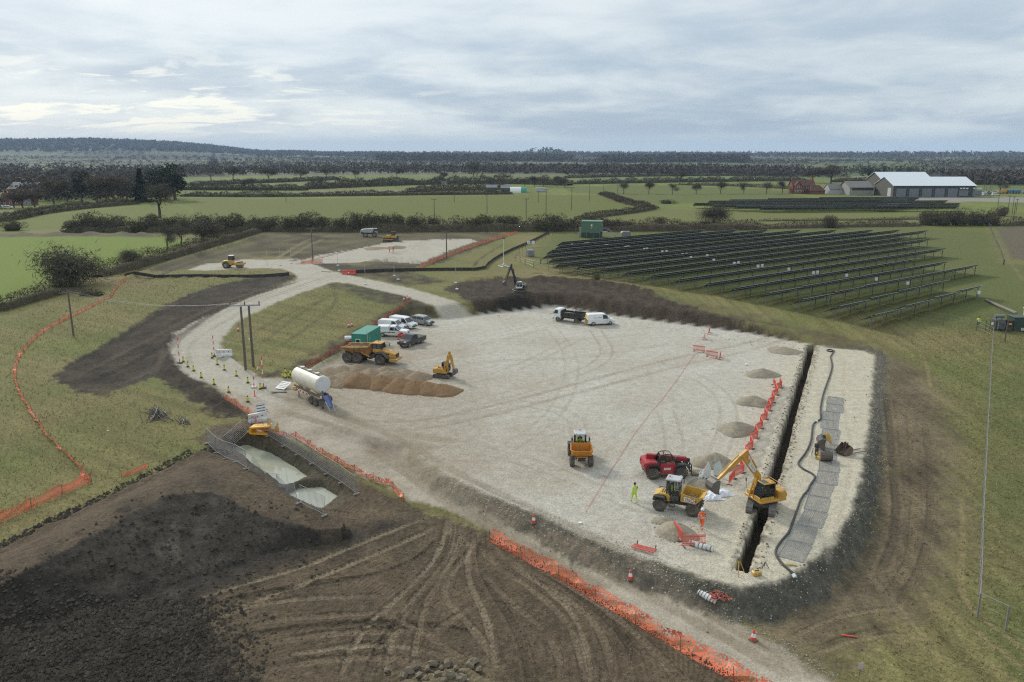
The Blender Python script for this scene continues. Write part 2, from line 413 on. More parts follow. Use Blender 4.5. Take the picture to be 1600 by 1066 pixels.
STROKES = [   # (pixel polyline, width m, colour, strength, rut depth, tread)
	([(110, 590), (220, 535), (330, 480), (460, 436)], 1.2, (0.105, 0.085, 0.062), .7, .12, 0),
	([(140, 600), (250, 545), (350, 478), (465, 440)], 1.0, (0.024, 0.020, 0.016), .7, .12, 0),
	([(100, 578), (200, 520), (300, 466), (420, 434)], 1.0, (0.028, 0.024, 0.018), .7, .10, 0),
	([(160, 610), (240, 580), (262, 545), (330, 490), (440, 446)], 1.0, (0.115, 0.095, 0.070), .7, .10, 0),
	([(120, 605), (170, 612), (230, 592), (250, 570)], 1.0, (0.095, 0.078, 0.058), .6, .10, 0),
	# wet dark and dry pale prints sweeping over the near soil
	([(700, 805), (690, 860), (640, 920), (560, 985), (520, 1090)], 0.7, (0.27, 0.215, 0.145), .9, .10, 1),
	([(716, 808), (706, 868), (668, 928), (600, 990), (560, 1090)], 0.7, (0.055, 0.043, 0.030), .8, .12, 1),
	([(735, 835), (726, 900), (770, 985), (775, 1090)], 0.7, (0.28, 0.22, 0.15), .9, .10, 1),
	([(750, 840), (752, 900), (812, 985), (835, 1090)], 0.7, (0.05, 0.04, 0.028), .8, .12, 1),
	([(330, 945), (450, 918), (560, 905), (650, 880), (700, 830)], 0.8, (0.05, 0.04, 0.028), .8, .12, 1),
	([(350, 1000), (470, 980), (570, 972), (680, 975), (800, 1010)], 0.8, (0.06, 0.047, 0.033), .8, .12, 1),
	([(420, 1030), (540, 1008), (640, 1008), (740, 1040)], 0.8, (0.27, 0.215, 0.145), .8, .10, 1),
	([(820, 880), (900, 925), (985, 1000), (1010, 1090)], 0.7, (0.05, 0.04, 0.028), .8, .12, 1),
	([(780, 865), (850, 915), (905, 965), (930, 1090)], 0.7, (0.28, 0.22, 0.15), .9, .10, 1),
	([(860, 895), (930, 940), (1030, 1025), (1070, 1090)], 0.6, (0.24, 0.19, 0.13), .8, .10, 1),
	# far and left roads, wheel lines
	([(280, 560), (275, 530), (330, 500), (450, 447), (500, 425)], 0.8, (0.25, 0.21, 0.155), .45, .03, 0),
	([(300, 575), (290, 540), (345, 505), (460, 450), (520, 428)], 0.8, (0.25, 0.21, 0.155), .45, .03, 0),
	([(430, 640), (520, 672), (600, 700), (700, 770), (850, 845), (1000, 925), (1140, 1000), (1250, 1066)], 1.0, (0.235, 0.185, 0.13), .7, .05, 0),
	([(410, 610), (520, 650), (620, 690), (720, 762), (870, 838), (1030, 920), (1170, 995), (1290, 1070)], 0.9, (0.235, 0.185, 0.13), .6, .05, 0),
	([(560, 690), (640, 740), (700, 790), (800, 838), (950, 925)], 1.2, (0.20, 0.155, 0.105), .6, .05, 0),
	([(530, 660), (640, 668), (760, 640), (900, 600), (1060, 555), (1150, 535), (1205, 517)], 0.7, (0.26, 0.205, 0.14), .62, .04, 0),
	([(540, 672), (650, 684), (780, 650), (920, 610), (1080, 566), (1170, 545), (1230, 520)], 0.8, (0.26, 0.205, 0.14), .55, .04, 0),
	([(470, 610), (520, 650), (640, 690), (720, 700)], 1.6, (0.27, 0.22, 0.155), .6, .03, 0),
	([(520, 650), (600, 690), (680, 720)], 2.2, (0.25, 0.20, 0.14), .5, .03, 0),
	([(660, 560), (760, 530), (860, 500)], 1.2, (0.33, 0.29, 0.22), .4, .02, 0),
	([(620, 600), (760, 560), (900, 560), (1050, 530)], 1.6, (0.32, 0.28, 0.21), .35, .02, 0),
	([(-120, 369), (60, 368), (190, 367), (258, 369)], 9.0, (0.085, 0.070, 0.050), 1.0, .0, 0),
	# soil in front
	([(690, 800), (620, 826), (560, 850), (470, 888), (380, 912), (250, 955)], 0.8, (0.26, 0.205, 0.135), .9, .10, 1),
	([(700, 815), (640, 843), (580, 868), (490, 905), (410, 935), (300, 985)], 0.8, (0.25, 0.195, 0.13), .9, .10, 1),
	([(705, 800), (708, 850), (690, 890), (640, 940), (610, 1000), (600, 1090)], 0.8, (0.225, 0.175, 0.115), .9, .10, 1),
	([(725, 815), (715, 860), (690, 900), (655, 960), (640, 1090)], 0.7, (0.22, 0.17, 0.115), .8, .10, 1),
	([(742, 830), (738, 860), (700, 900), (690, 935), (740, 980), (800, 1080)], 0.8, (0.235, 0.18, 0.12), .9, .10, 1),
	([(742, 850), (780, 890), (840, 925), (900, 985), (920, 1090)], 0.8, (0.215, 0.165, 0.11), .9, .09, 1),
	([(760, 850), (820, 900), (890, 935), (945, 990), (962, 1090)], 0.8, (0.215, 0.165, 0.11), .9, .09, 1),
	([(730, 870), (790, 935), (870, 1000), (880, 1090)], 0.8, (0.20, 0.152, 0.10), .8, .09, 1),
	([(800, 860), (870, 905), (950, 950), (1050, 1040), (1090, 1090)], 0.7, (0.17, 0.13, 0.088), .7, .08, 1),
	([(350, 960), (430, 938), (540, 932), (640, 930)], 0.9, (0.215, 0.165, 0.11), .8, .08, 1),
	([(360, 985), (450, 965), (560, 960), (660, 950)], 0.9, (0.19, 0.145, 0.097), .8, .08, 1),
	([(380, 1015), (470, 995), (590, 985), (700, 990)], 1.0, (0.20, 0.152, 0.10), .8, .08, 1),
	([(400, 1050), (500, 1030), (620, 1025), (760, 1060)], 1.0, (0.185, 0.14, 0.093), .8, .08, 1),
	([(660, 1000), (720, 960), (760, 930)], 1.0, (0.21, 0.16, 0.107), .8, .08, 1),
	([(580, 950), (690, 1000), (780, 1090)], 1.0, (0.205, 0.155, 0.103), .7, .08, 1),
	([(330, 715), (420, 770), (500, 800), (600, 815)], 1.4, (0.15, 0.112, 0.075), .6, .08, 1),
	# right-hand ground
	([(1330, 512), (1400, 525), (1437, 548), (1449, 575), (1453, 605)], 0.45, DRY, .95, .03, 0),
	([(1300, 508), (1375, 527), (1415, 545), (1430, 562)], 0.45, DRY, .8, .03, 0),
	([(1500, 770), (1505, 860), (1495, 910), (1520, 960), (1640, 1040)], 0.4, DRY, .85, .03, 0),
	([(1455, 925), (1500, 970), (1580, 1030), (1640, 1066)], 0.4, DRY, .7, .03, 0),
	([(1465, 985), (1530, 1030), (1600, 1075)], 0.5, DRY, .6, .03, 0),
	([(1220, 1005), (1300, 965), (1380, 950), (1440, 955)], 0.7, (0.22, 0.17, 0.11), .7, .08, 1),
	([(1255, 1035), (1310, 1005), (1400, 988), (1470, 1000)], 0.7, (0.24, 0.185, 0.12), .8, .08, 1),
	([(1265, 1020), (1330, 992), (1420, 972)], 0.7, (0.05, 0.042, 0.03), .8, .10, 1),
	([(1420, 640), (1430, 760), (1425, 880), (1380, 940)], 0.9, (0.20, 0.155, 0.085), .5, .05, 1),
	([(1445, 660), (1455, 760), (1450, 870), (1400, 950)], 0.8, (0.10, 0.078, 0.048), .6, .05, 1),
	([(1385, 620), (1392, 680), (1397, 740), (1402, 800), (1398, 850), (1380, 890)], 0.7, (0.070, 0.056, 0.040), .65, .12, 0),
	# far ground
	([(210, 445), (330, 400), (470, 368)], 1.5, (0.055, 0.047, 0.034), .7, .15, 0),
	([(430, 405), (470, 380), (490, 372)], 1.2, (0.22, 0.185, 0.11), .8, .05, 0),
	([(440, 408), (485, 382), (505, 374)], 1.2, (0.22, 0.185, 0.11), .7, .05, 0),
	([(450, 410), (520, 388), (600, 372)], 1.6, (0.060, 0.05, 0.036), .8, .1, 0),
	([(460, 414), (540, 392), (620, 375)], 1.2, (0.060, 0.05, 0.036), .7, .1, 0),
	([(690, 400), (730, 392), (790, 370)], 1.2, (0.07, 0.06, 0.036), .7, .1, 0),
	([(740, 418), (748, 405), (790, 380)], 0.8, (0.05, 0.045, 0.03), .7, .1, 0),
	([(405, 540), (470, 490), (520, 460)], 0.8, (0.075, 0.062, 0.036), .6, .06, 0),
	([(430, 545), (500, 500), (530, 470), (520, 450)], 0.8, (0.075, 0.062, 0.036), .5, .06, 0),
	([(380, 530), (450, 490), (500, 470)], 0.8, (0.075, 0.062, 0.036), .5, .06, 0),
	([(860, 437), (960, 440), (1060, 462)], 1.0, (0.06, 0.05, 0.03), .6, .08, 0),
	([(810, 425), (880, 430), (960, 436)], 1.0, (0.07, 0.058, 0.035), .6, .08, 0),
	([(1030, 475), (1120, 492), (1230, 510), (1330, 530)], 1.2, (0.065, 0.053, 0.033), .6, .1, 0),
	([(1548, 356), (1562, 390), (1600, 440)], 0.8, (0.18, 0.15, 0.085), .6, .05, 0),
	# left grass
	([(70, 650), (160, 690), (260, 740)], 2.5, (0.17, 0.14, 0.062), .35, 0, 0),
	([(150, 600), (230, 660), (330, 700)], 2.5, (0.16, 0.13, 0.058), .35, 0, 0),
	([(190, 600), (270, 650), (350, 690)], 1.2, (0.18, 0.145, 0.07), .35, 0, 0),
	([(60, 560), (40, 620), (80, 700), (120, 745)], 2.0, (0.16, 0.13, 0.055), .3, 0, 0),
]
def pair(px, col, st, w=.42, gap=1.75):
	A = np.array(smooth_line(PX(px, 0.0), 2))
	d = np.gradient(A, axis=0); d /= np.linalg.norm(d, axis=1)[:, None]
	n = np.stack([-d[:, 1], d[:, 0]], 1)
	return [([tuple(p) for p in A + n * gap / 2 * s], w, np.array(col), st, .025, 0) for s in (-1, 1)]
PADTRACKS = []
for px_, c_, st_ in [([(600, 690), (700, 640), (860, 600), (960, 560), (930, 515)], (.31, .265, .195), .55), ([(640, 560), (760, 520), (850, 505), (930, 512)], (.33, .29, .22), .5), ([(560, 650), (720, 620), (900, 640), (910, 700)], (.32, .28, .21), .45),
					 ([(900, 735), (960, 760), (1030, 745), (1060, 700), (1040, 640)], (.32, .285, .22), .5), ([(1090, 790), (1010, 800), (930, 760), (820, 720), (700, 690)], (.31, .27, .20), .5), ([(1000, 560), (1100, 590), (1150, 640), (1110, 740)], (.33, .29, .22), .45),
					 ([(700, 740), (800, 700), (880, 640), (900, 560), (860, 510)], (.34, .30, .23), .45), ([(620, 560), (680, 600), (780, 590), (900, 530)], (.30, .255, .19), .5), ([(480, 600), (560, 640), (680, 660), (800, 640)], (.29, .24, .17), .55), ([(1310, 560), (1305, 640), (1320, 700), (1300, 800), (1270, 870)], (.42, .36, .26), .4)]:
	PADTRACKS += pair(px_, c_, st_)
STROKES = [(smooth_line(PX(a), 3), b * (.68 if f else 1), np.array(c), d * (.85 if f else 1), e, f) for a, b, c, d, e, f in STROKES] + PADTRACKS
# far hills: (pixel x, skyline row) seen from the site, and how far away they stand
RIDGE = [(-900, 215), (-300, 217), (0, 219), (90, 219.5), (170, 218), (240, 219), (300, 221.5), (360, 226), (410, 231), (430, 233), (480, 233), (540, 236), (620, 240), (800, 244)]
def terrain(X, Y, fine=True):
	R = np.hypot(X, Y)
	TH = np.arctan2(X, Y)
	n = len(X)
	base = base_np(Y)
	h = base.copy()
	C = np.zeros((n, 3))
	Wt = np.zeros((n, 4))
	trk = np.zeros(n)
	# ---- grass
	big = fbm(X, Y, 0.035, 4, 1)
	med = fbm(X, Y, 0.16, 4, 2)
	gmix = np.clip(0.5 + 0.9 * big + 0.5 * med, 0, 1)[:, None]
	C[:] = OLIVE * (1 - gmix) + GREEN * gmix
	dry = np.clip(0.30 + 1.4 * fbm(X, Y, 0.09, 4, 3) + 0.7 * med + .5 * fbm(X, Y, .7, 3, 42), 0, 1)[:, None] * 0.55
	C[:] = C * (1 - dry) + np.array([0.215, 0.170, 0.080]) * dry
	Wt[:, 1] = 1
	def lay(m, col, w=None):
		m = m[:, None]
		C[:] = C * (1 - m) + np.asarray(col) * m
		if w is not None:
			Wt[:, :3] = Wt[:, :3] * (1 - m) + np.array(w, float) * m
	mow = np.where(X > 20, fbm(X * 1.0, Y * .03, .75, 3, 51), fbm((X * .5 + Y * .86), (Y * .5 - X * .86) * .05, .55, 3, 52))
	C *= (1 + .42 * mow * sstep(200, 120, R))[:, None]
	edge = fbm(X, Y, 0.55, 4, 4) * 1.3 + fbm(X, Y, 2.2, 2, 5) * 0.45
	lay(sstep(-1, 2, polysd(X, Y, GRASS_L)), BRIGHT, (0, .55, 0))
	gs = sstep(-3, 4, polysd(X, Y, GRASS_S) + edge * 2)
	lay(gs * 0.8, (0.098, 0.112, 0.036))
	lay(sstep(-2, 3, polysd(X, Y, GRASS_R) + edge * 2) * np.clip(0.55 + med, 0, 1), (0.105, 0.118, 0.040))
	# ---- the plain beyond the site: a patchwork of fields
	far = sstep(300, 340, R + 8 * med)
	a = 0.35
	U, V = (X * cos(a) + Y * sin(a)), (-X * sin(a) + Y * cos(a))
	U2, V2 = U + 60 * fbm(X, Y, 0.002, 2, 6), V + 40 * fbm(X, Y, 0.002, 2, 7)
	cu_, cv_ = np.floor(U2 / 300).astype(np.int64), np.floor(V2 / 210 + 0.37 * np.floor(U2 / 300)).astype(np.int64)
	hh = _perm[(cu_ * 7 + _perm[(cv_ * 13) % 512]) % 512] / 512.0
	far_cols = np.where((hh < .26)[:, None], [0.045, 0.041, 0.030], np.where((hh < .58)[:, None], [0.085, 0.115, 0.042], np.where((hh < .80)[:, None], [0.062, 0.056, 0.038], [0.13, 0.135, 0.080])))
	nearplain = R < 940
	far_cols = np.where(nearplain[:, None], np.array([0.134, 0.152, 0.040]) * (1 + 0.35 * big + .15 * med)[:, None], far_cols)
	lay(far, far_cols, (0, .4, 0))
	for poly, col in FAR_FIELDS:
		lay(sstep(-1.5, 1.5, polysd(X, Y, poly, 30.0)), col)
	# ---- hills and gentle rise of the far plain
	px = 800 + FPX * np.tan(np.clip(TH, -1.2, 1.2)) * 0.974
	sky_row = np.interp(px, [q[0] for q in RIDGE], [q[1] for q in RIDGE])
	rr = 5600.0
	top = np.maximum((HZN - sky_row) / FPX * rr * 1.03 + CAMH - 40, 0)
	hill = top * np.exp(-((R - rr) / 1150.0) ** 2) * np.where(R < rr + 2000, 1, 1)
	h += np.maximum(hill, 0)
	h += 14 * sstep(2600, 6000, R) + sstep(1200, 3000, R) * 5 * fbm(X, Y, 0.0012, 3, 8)
	bump = 26 * np.exp(-(((px - 850) / 34.0) ** 2)) * np.exp(-((R - 4300) / 420.0) ** 2)
	h += bump
	hillm = np.clip(hill / 40, 0, 1)
	lay(np.maximum(hillm, np.clip(bump / 8, 0, 1)), np.array([0.035, 0.040, 0.026]), (0, .5, 0))
	# ---- soils
	sdF = polysd(X, Y, SOIL_F) + edge * 0.8
	mF = sstep(-.4, .5, sdF)
	lay(mF, BROWN * (1 + 0.45 * np.clip(fbm(X, Y, 0.3, 4, 9), -1, 1))[:, None], (0, 0, 1))
	sdD = polysd(X, Y, DARK_F) + edge * 1.3
	mD = sstep(-1.6, 2.4, sdD + 1.2 * med)
	lay(mD, DARK * (1 + 0.6 * np.clip(fbm(X, Y, 0.8, 4, 10), -1, 1))[:, None], (0, 0, 1))  # dark topsoil, with the shade of the near slope put into its colour
	pale = mD * np.clip(fbm(X * 0.7 + Y * .4, Y - .4 * X, 0.35, 4, 11) * 3 - 0.75, 0, 1)
	lay(pale * .65, (0.115, 0.098, 0.074))
	sdL = polysd(X, Y, DARK_L) + edge * 1.2
	mL = sstep(-.4, .6, sdL)
	lay(mL, np.array([.044, .035, .025]) * (1.15 + 0.9 * np.clip(fbm(X, Y, 0.25, 4, 12), -1, 1) + .5 * fbm(X, Y, 1.1, 3, 43))[:, None], (0, 0, 1))
	sdR = polysd(X, Y, SOIL_R) + edge * 2.2
	mR = sstep(-3, 3, sdR) * np.clip(1.35 + 1.1 * fbm(X, Y, 0.35, 4, 13), 0, 1)
	lay(mR, np.array([0.132, 0.103, 0.064]) * (1 + 0.7 * med + .4 * mow)[:, None], (0, .12, .88))
	sdB2 = polysd(X, Y, SOIL_B2) + edge * 2
	lay(sstep(-1, 3, sdB2) * np.clip(0.6 + fbm(X, Y, 0.3, 3, 14), 0, 1), (0.105, 0.085, 0.045), (0, .5, .5))
	sdB = polysd(X, Y, SOIL_B) + edge * 1.6
	mB = sstep(-.6, 1.0, sdB)
	lay(mB, np.array([0.058, 0.044, 0.031]) * (1 + 0.8 * np.clip(fbm(X, Y, 0.5, 4, 15), -1, 1))[:, None], (0, 0, 1))
	mPD = sstep(-.8, .8, polysd(X, Y, PITDARK) + edge)
	lay(mPD, (0.026, 0.022, 0.018), (0, 0, 1))
	sdFar = polysd(X, Y, SOIL_FAR) + edge * 1.8
	mFar = sstep(-1, 1.5, sdFar) * np.clip(0.85 + 0.9 * fbm(X, Y, 0.12, 3, 16), 0, 1)
	lay(mFar, np.array([0.088, 0.074, 0.046]) * (1 + 0.8 * np.clip(fbm(X * .6 + Y * .5, Y * .3, 0.12, 3, 17), -1, 1))[:, None], (0, .2, .8))
	mI = sstep(-1, 1.0, polysd(X, Y, SOIL_I) + edge * 1.3) * np.clip(0.8 + fbm(X, Y, 0.4, 3, 18), 0, 1)
	lay(mI, np.array([0.062, 0.050, 0.034]), (0, .1, .9))
	mJ = sstep(-1, 1.0, polysd(X, Y, SOIL_J) + edge * 1.3) * np.clip(0.8 + fbm(X, Y, 0.3, 3, 19), 0, 1)
	lay(mJ, np.array([0.060, 0.050, 0.034]), (0, .1, .9))
	lay(sstep(-1, 1, polysd(X, Y, PLOUGH_R)), (0.125, 0.105, 0.068), (0, 0, 1))
	# ---- pad, banks
	sp = polysd(X, Y, PAD)
	front_ = sstep(84, 76, Y + np.where(X > 5, -34, 0))
	edgep = edge * 0.35 * sstep(150, 80, Y)
	wb = 3.0 - 1.4 * front_ + .9 * front_ * sstep(-5, 18, X)
	lift = sstep(-wb + .5 * sstep(20, 28, X), 0.1, sp + edgep * .6 * sstep(110, 90, Y))
	front = sstep(112, 100, Y)
	rough_bank = (.45 + .55 * sstep(-10, 2, X)) * sstep(-wb + .1 + .6 * sstep(18, 26, X), -wb + .6 + .6 * sstep(18, 26, X), sp + edge * .6) * (1 - sstep(-.3, .1, sp + edgep)) * sstep(84, 76, Y - 0.0 * X + np.where(X > 5, -34, 0)) * np.where(X < -10, 0, 1)
	lay(rough_bank, CLAY * (1 + 0.6 * np.clip(fbm(X, Y, 0.9, 4, 20), -1, 1))[:, None], (.18, 0, .82))
	sR1, sR2, sR3 = polysd(X, Y, ROAD_S) + edge * .5, polysd(X, Y, ROAD_L) + edge * .45, polysd(X, Y, FARPAD) + edge * 1.2
	mRoadS = sstep(-.4, .5, sR1) * (1 - .92 * rough_bank)
	mud = np.clip(0.45 + 1.4 * fbm(X, Y, 0.22, 4, 21), 0, 1)[:, None]
	lay(mRoadS, ROADC * (1 - mud * .45) + np.array([0.19, 0.148, 0.10]) * mud * .45, (.75, 0, .25))
	mRoadL = sstep(-.4, .5, np.maximum(sR2, sR3))
	paleL = np.clip(0.5 + 1.2 * fbm(X, Y, 0.2, 4, 22), 0, 1)[:, None]
	lay(mRoadL, np.array([0.385, 0.350, 0.280]) * (1 - paleL * .5) + np.array([0.46, 0.425, 0.345]) * paleL * .5, (.7, 0, .3))
	mPad = sstep(-.35, .25, sp + edgep)
	streak = np.clip(0.5 + 1.5 * fbm(X, Y, 0.10, 4, 23), 0, 1)[:, None]
	padc = GR_COL * (1 - streak * .5) + np.array([0.385, 0.335, 0.250]) * streak * .5
	fines = np.clip(fbm(X * .35 + Y * .1, Y * .9 - X * .25, .16, 4, 41) * 2.2 - .25, 0, 1)[:, None]
	padc = padc * (1 - .35 * fines) + np.array([.335, .300, .235]) * .35 * fines
	# cream stone east of the trench, browner where lorries turn at the west end
	ti, td, ts, tg = linedist(X, Y, TRENCH, 60)
	east = np.zeros(n)
	east[ti] = np.where(tg[ti * 0 + np.arange(len(ti))] > 0, 1, 0)
	e_side = np.zeros(n)
	# side of the trench by extending its line
	(ax, ay), (bx, by) = TRENCH[0], TRENCH[-1]
	e_side = ((bx - ax) * (Y - ay) - (by - ay) * (X - ax)) / hypot(bx - ax, by - ay)
	eastm = sstep(-9.0, 1.5, e_side + 2.5 * med)[:, None]
	padc = padc * (1 - eastm) + CREAM * eastm
	west = sstep(10, -16, X + 0.25 * (Y - 90) + 9 * med) * sstep(60, 68, Y) * sstep(128, 112, Y)
	padc = padc * (1 - .65 * west[:, None]) + np.array([0.30, 0.245, 0.172]) * .65 * west[:, None]
	frontmud = np.clip(sstep(-6, 0, -sp) * 0.0, 0, 1)
	lay(mPad, padc, (1, 0, 0))
	# the strip the barriers stand on, brighter paler lane of fence panels
	h = h * (1 - lift) + (0.0 + 0.03 * med) * lift
	# caterpillar prints all over the tracked ground
	wx, wy = X + 3.5 * fbm(X, Y, .10, 2, 35), Y + 3.5 * fbm(X, Y, .10, 2, 36)
	lane = np.sin(wx * 1.1 + wy * 1.9 + 2 * fbm(X, Y, .06, 2, 37))
	tmask = mF * (1 - mD) * (1 - mRoadS) * np.clip(.4 + lane * .8 + .8 * med, 0, 1) * .75
	Wt[:, 3] = tmask
	trk[:] = wx * .85 - wy * .5
	stripe = (mF * (1 - mD) * (1 - mRoadS))[:, None] * (.30 * fbm(wx * 1.6 + wy * 1.2, wy * .35 - wx * .2, .55, 3, 38))[:, None]
	C *= 1 + stripe
	# ---- strokes
	for pts, w, col, st, dep, tread in STROKES:
		idx, d, s, sg = linedist(X, Y, pts, w * 1.6 + .5)
		if len(idx) == 0:
			continue
		L = s.max() + 1e-6
		m = sstep(w * .70, w * .30, d + .12 * edge[idx]) * sstep(0, 3.0, s) * sstep(L, L - (5 if tread else 1), s) * np.clip(.75 + .9 * med[idx], .25, 1)
		mm = (m * st * (.9 if tread else 1))[:, None]
		C[idx] = C[idx] * (1 - mm) + col * mm
		h[idx] += -dep * m * .8 + dep * .35 * m * 0 + dep * .45 * np.exp(-((d - w * .72) / (.22 * w)) ** 2)
		if tread:
			m = m * .9
			k = m > trk[idx] * 0 + 0.25
			Wt[idx, 3] = np.where(m > .2, m, Wt[idx, 3])
			trk[idx] = np.where(m > .2, s + np.abs(sg) * 0.7, trk[idx])
	# ---- stockpile of topsoil in front on the left
	ia = polysd(X, Y, STOCK, 1.0) > 0
	if ia.any():
		def dl(line):
			d = np.full(n, 1e3)
			i_, d_, s_, g_ = linedist(X, Y, line, 40)
			d[i_] = d_
			return d, i_, s_
		dA, _, _ = dl(ST_A); dC, _, _ = dl(ST_C); dB, iB, sB = dl(ST_B)
		hb = np.full(n, 2.3)
		hb = np.interp(X, ST_HX, ST_HZ)
		top_in = polysd(X, Y, STOCK_TOP, 1.0) > 0
		lumps = 1 + .10 * fbm(X, Y, .35, 3, 24)
		sh = np.where(top_in, hb * sstep(0, 5.0, dA) * .25 + hb * .75 * np.clip(dA / (dA + dB + 1e-6) * 1.25 + .0, 0, 1), hb * (dC / (dB + dC + 1e-6)) ** .9)
		sh = sh + .35 * np.exp(-((dA - .9) / .7) ** 2) * (1 + 1.2 * fbm(X, Y, .6, 3, 31))
		h += np.where(ia, np.maximum(sh, 0) * lumps, 0)
		mtop = (ia & top_in) * sstep(.9, 1.6, dA + .4 * edge)
		lay(mtop * np.clip(.75 + 1.0 * fbm(X * .8 + Y * .5, (Y - X * .6) * .25, .5, 3, 33), 0, 1), np.array([.110, .082, .054]), (0, 0, 1))
		mface_shaded = (ia & ~top_in) * np.clip(sstep(0, .8, dC) , 0, 1)  # face turned from the sun: its shade is coloured in, the top stays brown
		lay(mface_shaded * .9, np.array([.050, .043, .034]) * (1 + 0.7 * np.clip(fbm(X, Y, 0.9, 4, 10), -1, 1) + .5 * fbm(X * .5 + Y * .3, Y * 1.1 - X * .6, .5, 3, 44))[:, None], (0, 0, 1))
		lay(mface_shaded * np.clip(fbm(X * .9 + Y * .5, Y * .35 - X * .2, .42, 4, 45) * 3.2 - .8, 0, 1) * .6, (.125, .108, .082))
	# rubble heap at the bottom edge
	rb = polysd(X, Y, RUBBLE, 8)
	h += np.where(rb > 0, np.clip(rb * .55, 0, .9), 0)
	lay(sstep(-.2, .6, rb + edge * .5), np.array([0.155, 0.125, 0.075]), (.25, 0, .75))
	# bank of spoil behind the pad and berms by the left road
	for pts, w, hh_ in BERMS:
		idx, d, s, sg = linedist(X, Y, pts, w * 2)
		if not len(s):
			continue
		L = s.max() + 1e-6
		h[idx] += hh_ * np.exp(-(d / (w * .55)) ** 2) * sstep(0, 3, s) * sstep(L, L - 3, s) * (1 + 0.5 * med[idx])
	# ---- ponds
	pp = polysd(X, Y, POND_PIT)
	h -= 0.35 * sstep(-.3, 1.6, pp + edge * .5)
	lay(sstep(-.2, 1.2, pp + edge), np.array([0.098, 0.082, 0.056]) * (1 + .5 * med)[:, None], (0, 0, 1))
	for pd in (POND1, POND2):
		q = polysd(X, Y, pd)
		m = sstep(-1.0, .25, q + edge * .12)
		h = h * (1 - m) + (-2.5) * m
		lay(sstep(-1.0, .3, q + edge * .2), np.array([0.088, 0.084, 0.058]), (0, 0, 1))
	# ---- trench
	td_, = (td,)
	inlen = (ts > 0.05) & (ts < (ts.max() if len(ts) else 1) - .05)
	wob = 0.17 * edge[ti] + .05 * fbm(X[ti], Y[ti], 3.0, 2, 53)
	cut = sstep(TRW + .10, TRW - .06, td_ + wob) * inlen
	spoil = np.exp(-((td_ - .95) / .28) ** 2) * inlen
	h[ti] += .10 * spoil * np.clip(.6 + fbm(X[ti], Y[ti], .9, 3, 25) * 1.6, 0, 1.5)
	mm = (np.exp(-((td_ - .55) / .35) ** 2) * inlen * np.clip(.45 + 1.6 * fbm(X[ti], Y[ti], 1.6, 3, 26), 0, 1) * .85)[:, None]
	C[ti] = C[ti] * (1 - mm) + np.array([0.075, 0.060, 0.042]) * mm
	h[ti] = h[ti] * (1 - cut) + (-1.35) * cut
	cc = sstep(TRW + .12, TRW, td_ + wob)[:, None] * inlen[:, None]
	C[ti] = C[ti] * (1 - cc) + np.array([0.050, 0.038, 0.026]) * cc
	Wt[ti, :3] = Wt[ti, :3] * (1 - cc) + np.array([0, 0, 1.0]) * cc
	# ---- fine relief
	nearr = sstep(330, 150, R)
	soil = np.clip(Wt[:, 2], 0, 1)
	clod = polysd(X, Y, CLOD_F) > -1
	f1 = fbm(X, Y, 0.9, 4, 27, .6)
	amp = 0.11 * soil + 0.02 * Wt[:, 0] + 0.035 * Wt[:, 1]
	amp = amp + .10 * mB + .09 * mL * (1 - mPad) + 0.12 * rough_bank * (1 - mPad) * .6
	amp = np.where(clod & (mD > .3), 0.30, amp) * (1 - .85 * np.clip(Wt[:, 3], 0, 1))
	amp *= 1 - sstep(TRW + .3, TRW, np.full(n, 9.0)) * 0
	h += amp * f1 * nearr
	return h, C, Wt, trk, dict(pad=mPad, roads=mRoadS, roadl=mRoadL, soil=np.maximum.reduce([mF, mL, mB, mR * .9, mFar * .9, mI * .9, mJ * .9, rough_bank]), stock=(mD * mF) if not ia.any() else np.maximum(mD * mF, ia * 1.0), far=far, hill=np.maximum(hillm, np.clip(bump / 8, 0, 1)))
ST_A = PX([(-330, 990), (-60, 876), (0, 850), (90, 808), (170, 774), (250, 738), (310, 709), (352, 716)], -.9)
ST_B = PX([(-330, 1040), (-60, 928), (0, 902), (60, 873), (110, 847), (160, 820), (210, 794), (268, 768)], 1.2) + [P(330, 766, .9), P(390, 792, .6), P(450, 808, .3), P(532, 824, .0)]
ST_C = PX([(-330, 1140), (-100, 1025), (60, 966), (200, 935), (320, 898), (430, 862), (540, 842)])
STOCK = ST_A + PX([(420, 776), (500, 806), (548, 822)], -.9) + ST_C[::-1]
STOCK_TOP = ST_A + PX([(420, 776), (500, 806), (540, 818)], -.9) + ST_B[::-1]
ST_HX, ST_HZ = [-90, ST_B[-5][0], ST_B[-4][0] + 1.5, ST_B[-3][0], ST_B[-2][0], ST_B[-1][0]], [2.4, 2.3, 2.0, 1.6, 1.3, .8]
RUBBLE = PX([(600, 1066), (650, 1052), (700, 1040), (745, 1040), (770, 1055), (830, 1075), (830, 1130), (590, 1130)])
BERMS = [(smooth_line(PX(a), 2), w, hh) for a, w, hh in [
	([(820, 436), (900, 441), (960, 447), (1030, 463)], 2.5, .9),
	([(715, 437), (770, 433), (820, 436)], 2.5, .5),
	([(275, 515), (252, 545), (262, 575), (300, 603), (360, 640)], 1.1, .35),
	([(340, 545), (365, 568), (400, 592)], 0.8, .35),
	([(480, 583), (540, 548), (600, 510)], 1.1, .5),
	([(340, 690), (400, 672), (455, 693), (520, 735), (565, 775)], 0.8, .35),
	([(440, 435), (350, 437), (240, 433)], 1.2, .4),
	([(190, 440), (300, 402), (420, 367)], 2.0, .8),
	([(-100, 368), (60, 367), (190, 366), (255, 368)], 2.4, .9),
	([(560, 412), (620, 405), (660, 411)], 1.6, .8),
]]
